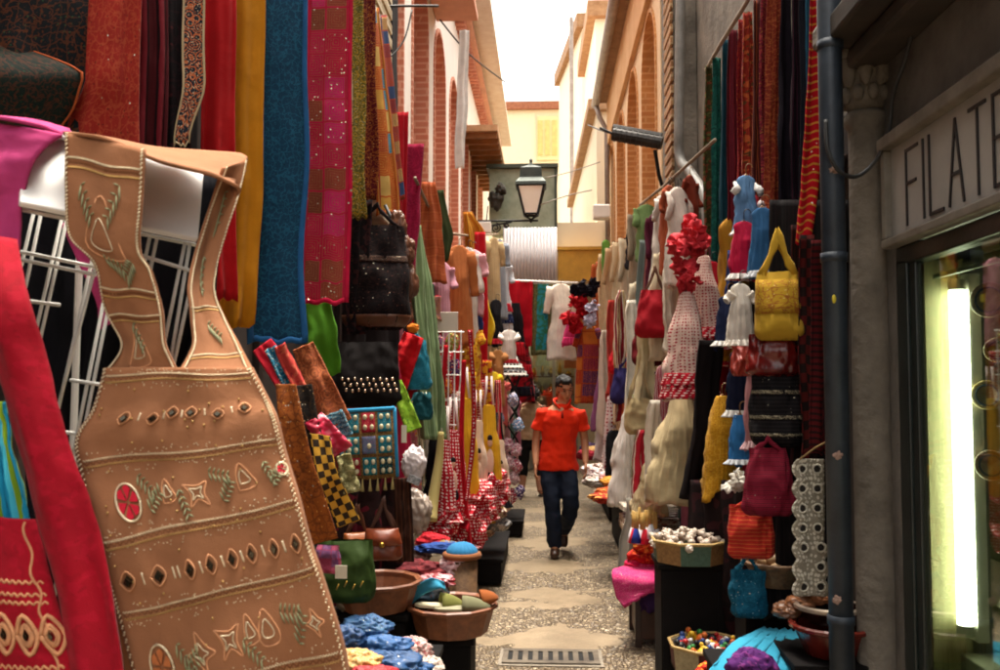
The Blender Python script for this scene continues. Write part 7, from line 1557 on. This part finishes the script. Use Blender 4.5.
lowrow(-1.25, 'upper left', [7.2 + .6 * k for k in range(11)], 2.8, 'nearest to the rust shawl', ['shirt', 'tunic', 'kaftan'], 8)

LIGHT = [('ecru', '#c9bb9c'), ('snow white', '#d8d2ca'), ('biscuit', '#bfa67c'), ('ivory', '#d4c8ae'), ('stone', '#a89a84'), ('pale lemon', '#cfc08c'), ('bone', '#cdc0aa'), ('oyster', '#bdb4a8'), ('sandy', '#b89c74'), ('milk white', '#dad6d0'), ('faded rose', '#c0938c'), ('washed olive', '#8c8a64')]
VIV = [('scarlet', '#b0141c'), ('egg-yolk yellow', '#cf9e1c'), ('rosy pink', '#c4788a'), ('tangerine', '#c4601c'), ('chalk white', '#d6d0c8'), ('cherry', '#8e0f24'), ('cobalt', '#24468c'), ('peach', '#d0a080'), ('lavender', '#9484b0'), ('grass green', '#4c7a2c'), ('crimson-dotted', '#a80f24'), ('golden brown', '#96642c')]
random.seed(77)
for side, sx, pal, Ya, zt_, wd, hh, st_ in (('right', .98, LIGHT, 6.9, 2.62, .34, .95, .62), ('left', -.98, VIV, 7.3, 2.5, .34, .9, .6), ('right', .86, LIGHT[::-1], 7.2, 1.6, .30, .85, .66), ('left', -.8, VIV[::-1], 8.2, 1.55, .26, .75, .62)):
    lv = 'upper' if zt_ > 2 else 'lower'; ho = zt_ > 2
    for i in range(10 if ho else 9):
        nm, c = pal[i]; Y = Ya + st_ * i; k = F / Y; z_ = zt_ + random.uniform(-.12, .12); what = ['long shirt', 'slip dress', 'blouse', 'kaftan', 'pinafore'][(i * 2 + (1 if ho else 0)) % 5]
        m = fab('#a80f24', 'dots', '#d8c0b8', s=1.2) if 'dotted' in nm else fab(c, [None, None, 'stripes', 'floral'][(i + (2 if sx > 0 else 0)) % 4] if pal is not LIGHT and i % 2 else None, '#d8c8b0', '#7a2a30', s=.9)
        garment(what.replace(' ', '_'), f'{nm} {what} facing the viewer in the {lv} {side} cluster of hung clothes', what, ['robe', 'limp', 'drape', 'tunic'][(i + int(ho)) % 4], 545 + sx * k, 382 - (z_ - 1.66) * k, wd * k, hh * random.uniform(.8, 1.15) * k, Y, m, random.uniform(-.2, .5) * (1 if sx > 0 else -1), .28 if i % 3 == 0 else 0, dep=.09, amp=.03, group=f'{lv} {side} cluster of clothes', slw=.05, ang=.12)

for (x_, z_, y0, y1, xw, lb) in ((.98, 2.74, 6.6, 12.8, 1.41, 'long upper steel rail over the pale clothes on the right'), (-.98, 2.62, 7.0, 13.0, -1.44, 'long upper steel rail over the bright clothes on the left'), (.86, 1.73, 7.0, 12.8, 1.41, 'low steel rail carrying pale clothes on the right'), (-.8, 1.68, 8.0, 13.4, -1.44, 'low steel rail carrying bright clothes on the left')):
    r = thing('clothes_rail', lb, 'rail', (x_, (y0 + y1) / 2, z_)); b = MB(); b.tube([(x_, y0, z_), (x_, y1, z_)], .011, 8); b.obj('bar', M_IRON, r, smooth=True)
    for q in (.05, .5, .95): y_ = y0 + (y1 - y0) * q; b = MB(); b.tube([(xw, y_, z_ + .02), (x_, y_, z_ + .005)], .009, 6); b.obj('wall_bracket', M_IRON, r)

# ================================================================== PEOPLE
def limb(P, r, n=12): return tube(smoothpath([Vector(p) for p in P], 4), interp_list(r, (len(P) - 1) * 4 + 1), n)
def interp_list(r, n):
    o = []
    for i in range(n):
        t = i / (n - 1) * (len(r) - 1); k = min(len(r) - 2, int(t)); o.append(r[k] + (r[k + 1] - r[k]) * (t - k))
    return o
def loft(rings, n=24):
    V = []; Fc = []
    for (x, y, z, a, b_) in rings:
        for j in range(n): q = 2 * pi * j / n; V.append(Vector((x + a * math.cos(q), y + b_ * math.sin(q), z)))
    k = len(rings)
    for i in range(k - 1):
        for j in range(n): Fc.append((i * n + j, i * n + (j + 1) % n, (i + 1) * n + (j + 1) % n, (i + 1) * n + j))
    Fc += [tuple(range(n - 1, -1, -1)), tuple((k - 1) * n + j for j in range(n))]; return V, Fc
def person(label, base, J, C, face=1, scale=1.0, yaw=0):
    r = thing('person', label, 'person', base); M = Matrix.Translation(base) @ Matrix.Rotation(yaw, 4, 'Z') @ Matrix.Scale(scale, 4)
    X = lambda vf: ([M @ Vector(v) for v in vf[0]], vf[1])
    hd = Vector(J['head']); skin = plain(C['skin'], .5, var=.08, bump=.05)
    parts = []
    HT = Matrix.Rotation(J.get('nod', 0), 3, 'X') @ Matrix.Rotation(J.get('turn', 0), 3, 'Z')
    h = lambda x, y, z: hd + HT @ Vector((x, y, z))
    def hb(c, rx, ry, rz, n=16, m_=12):
        v, f = ball((0, 0, 0), rx, ry, rz, n, m_); return [h(*(q + Vector(c))) for q in v], f
    parts.append(hb((0, .012, .035), .076, .094, .09)); parts.append(hb((0, -.02, -.045), .058, .068, .072)); parts.append(hb((0, -.055, -.095), .028, .028, .022))
    parts.append(hb((0, -.092, -.012), .011, .018, .026, 10, 8)); parts.append(hb((0, -.102, -.03), .017, .014, .011, 10, 8))
    parts.append(hb((0, -.082, -.062), .024, .01, .008, 10, 8)); parts.append(hb((0, -.078, .035), .05, .016, .012, 10, 8))
    for s in (-1, 1): parts.append(hb((s * .077, .008, -.005), .01, .018, .03, 10, 8)); parts.append(hb((s * .04, -.05, -.03), .022, .026, .022, 10, 8))
    nk = Vector(J['neck']); ch = Vector(J['chest']); pv = Vector(J['pelvis'])
    parts.append(tube([nk - Vector((0, -.01, .06)), h(0, .02, -.06)], [.062, .055], 14))
    parts.append(loft([(pv.x, pv.y, pv.z - .1, .12, .09), (pv.x, pv.y, pv.z, .155, .11), (pv.x * .5 + ch.x * .5, pv.y * .5 + ch.y * .5, (pv.z + ch.z) / 2, .135, .1), (ch.x, ch.y, ch.z, .165, .115), (ch.x, ch.y, ch.z + .12, .15, .1), (nk.x, nk.y, nk.z, .07, .065)]))
    for s, A in J['arms']:
        parts.append(limb(A, [.056, .048, .04, .036, .026], 12))
        w_ = Vector(A[-1]); d = (w_ - Vector(A[-2])).normalized(); pn = Vector((0, 1, 0)); sd_ = d.cross(Vector((s, 0, 0))).normalized()
        pm = w_ + d * .045; v, f = ball((0, 0, 0), .018, .042, .05, 12, 8); Mx = Matrix((Vector((s, 0, 0)), sd_, d)).transposed(); parts.append(([pm + Mx @ q for q in v], f))
        for k, L in enumerate((.07, .082, .078, .06)):
            o = sd_ * (.027 - .018 * k); a = w_ + d * .08 + o; cur = Vector((-s, 0, 0)) * .014
            parts.append(tube([a, a + d * L * .45 + o * .12, a + d * L * .8 + cur, a + d * L + cur * 2.4], [.0098, .0092, .0085, .007], 8))
        a = w_ + d * .02 + sd_ * .03; parts.append(tube([a, a + d * .035 + sd_ * .02, a + d * .065 + sd_ * .022 - Vector((s, 0, 0)) * .01], [.012, .011, .008], 8))
    for L in J['legs']:
        parts.append(limb(L[:3], [.088, .075, .058, .056, .038], 12)); parts.append(tube([Vector(L[2]), Vector(L[2]) * .4 + Vector(L[3]) * .6, Vector(L[3])], [.038, .036, .026], 10))
    bd = [X(p) for p in parts]; body = remesh(bd, 'body', skin, r, .0075, 4)
    # eyes and brows
    for s in (-1, 1):
        if face:
            v, f = X(hb((s * .031, -.084, .012), .013, .006, .006, 10, 8)); e = mk('eye', v, f, plain('#7c5c4a', .4), r)
            v, f = X(hb((s * .031, -.0895, .010), .006, .003, .006, 8, 6)); mk('iris', v, f, plain('#1c100a', .3), e)
            v, f = X(hb((s * .032, -.088, .034), .019, .006, .0045, 8, 6)); mk('eyebrow', v, f, plain(C['hair'], .8), r)
    if face: v, f = X(hb((0, -.09, -.064), .02, .005, .004, 8, 6)); mk('lips', v, f, plain('#7a4638', .5), r)
    hp = [hb((0, .022, .055), .084, .096, .082), hb((0, .045, .01), .08, .078, .075), hb((0, -.04, .095), .06, .05, .036)]
    if C.get('long'): hp += [hb((0, .07, -.04), .085, .07, .09), hb((.05, .06, .02), .07, .06, .08), hb((0, .11, .03), .05, .05, .05), hb((-.05, .05, .0), .06, .06, .08)]
    mk_h = remesh([X(p) for p in hp], 'hair', plain(C['hair'], .75, vs=60, bump=.8, bs=120), r, .008, 2, .012, 30)
    # top
    sp = [loft([(pv.x, pv.y, pv.z - C['hem'], .205, .15), (pv.x, pv.y, pv.z + .04, .192, .142), (pv.x * .5 + ch.x * .5, pv.y * .5 + ch.y * .5, (pv.z + ch.z) / 2, .17, .128), (ch.x, ch.y, ch.z, .19, .138), (ch.x, ch.y, ch.z + .07, .175, .125), (ch.x, ch.y, ch.z + .125, .13, .1), (nk.x, nk.y, nk.z + .0, .075, .072)])]
    if C['sleeve'] > 0:
        for s, A in J['arms']:
            a, c = Vector(A[0]), Vector(A[1]); sp.append(tube([a.lerp(ch + Vector((0, 0, .08)), .45), a, a.lerp(c, .5), a.lerp(c, C['sleeve'])], [.06, .062, .068, .08], 14))
    top = remesh([X(p) for p in sp], C['top_name'], fab(C['top'], coord='Object', rough=.85), r, .009, 3, .012, 9)
    if C.get('collar'):
        for s in (-1, 1):
            P = [nk + Vector((s * .02, -.085, -.055)), nk + Vector((s * .062, -.07, -.005)), nk + Vector((s * .078, -.01, .03)), nk + Vector((s * .05, .055, .04)), nk + Vector((0, .07, .042))]
            v, f = tube(smoothpath(P, 4), .018, 8, True, .55); v, f = X((v, f)); mk('collar', v, f, fab(C['top'], coord='Object'), r)
        v, f = X(tube([nk + Vector((0, -.122, -.08)), nk + Vector((0, -.143, -.14))], .011, 6)); mk('placket', v, f, fab('#7a1408', coord='Object'), r)
    # trousers
    tp_ = [loft([(pv.x, pv.y, pv.z - .14, .15, .12), (pv.x, pv.y, pv.z + .02, .165, .122), (pv.x, pv.y, pv.z + .08, .15, .11)])]
    for L in J['legs']:
        e = Vector(L[2]) if C['leg'] >= 1 else Vector(L[1]).lerp(Vector(L[2]), C['leg'])
        tp_.append(limb([L[0], L[1], e], C['legr'], 14))
    mk_t = remesh([X(p) for p in tp_], C['bottom_name'], fab(C['bottom'], coord='Object', rough=.8), r, .009, 2, .012, 8)
    for L in J['legs']:
        a, t_ = Vector(L[2]), Vector(L[3]); fd = (t_ - a); fd.z = 0; hgt = min(a.z - .07, t_.z - .02)
        toe = t_ + (t_ - a).normalized() * .03; heel = a + Vector((0, .03, -.055))
        sh_ = [tube([heel, a.lerp(t_, .5) + Vector((0, 0, -.012)), t_, toe], [.042, .046, .046, .03], 12), tube([a + Vector((0, 0, .0)), heel.lerp(a, .2)], [.045, .045], 12)] if C['shoe'] else [tube([heel + Vector((0, 0, -.01)), t_ + Vector((0, 0, -.02)), toe + Vector((0, 0, -.02))], [.036, .042, .03], 10, True, .3)]
        remesh([X(p) for p in sh_], 'shoe' if C['shoe'] else 'sandal', plain(C['shoec'], .4), r, .007, 3)
    return r
Ym = 8.72; bm0 = W(558, 553, Ym)
person('man in a bright red polo shirt and dark jeans walking towards the viewer looking down', Vector((bm0.x, Ym, 0)),
       {'head': (.07, -.03, 1.625), 'nod': .32, 'turn': .3, 'neck': (.045, .0, 1.485), 'chest': (.03, .0, 1.30), 'pelvis': (.0, .02, .93),
        'arms': [(-1, [(-.155, .0, 1.39), (-.21, .04, 1.13), (-.215, -.08, .89)]), (1, [(.22, .0, 1.385), (.265, .06, 1.13), (.27, -.06, .90)])],
        'legs': [[(-.085, .01, .90), (-.055, -.10, .50), (-.03, -.06, .095), (-.035, -.20, .045)], [(.085, .02, .90), (.125, -.08, .50), (.065, .30, .20), (.06, .26, .07)]]},
       {'skin': '#b07a58', 'hair': '#0c0908', 'top': '#d42a0a', 'bottom': '#141c2c', 'sleeve': .62, 'hem': .10, 'collar': 1, 'top_name': 'polo_shirt', 'bottom_name': 'jeans', 'leg': 1, 'legr': [.095, .092, .08, .076, .066], 'shoe': 1, 'shoec': '#3a2216'}, 1, .98)
bw = W(531, 494, 13.2)
person('dark-haired woman seen from behind in a beige top and black cropped trousers', Vector((bw.x, 13.2, 0)),
       {'head': (-.02, 0, 1.5), 'neck': (-.02, 0, 1.37), 'chest': (-.01, 0, 1.2), 'pelvis': (0, 0, .86),
        'arms': [(-1, [(-.165, .0, 1.31), (-.22, .02, 1.06), (-.2, -.1, .86)]), (1, [(.165, .0, 1.31), (.22, .02, 1.06), (.16, -.12, .9)])],
        'legs': [[(-.085, .01, .83), (-.11, -.02, .46), (-.13, .06, .085), (-.17, -.08, .04)], [(.085, .01, .83), (.11, -.03, .46), (.13, .02, .085), (.15, -.12, .04)]]},
       {'skin': '#a8745a', 'hair': '#15100e', 'top': '#a88a6a', 'bottom': '#121214', 'sleeve': 0, 'hem': .04, 'top_name': 'sleeveless_top', 'bottom_name': 'cropped_trousers', 'leg': .45, 'legr': [.10, .088, .076, .07, .066], 'shoe': 0, 'shoec': '#2a1c16', 'long': 1}, 1, 1.0, pi)
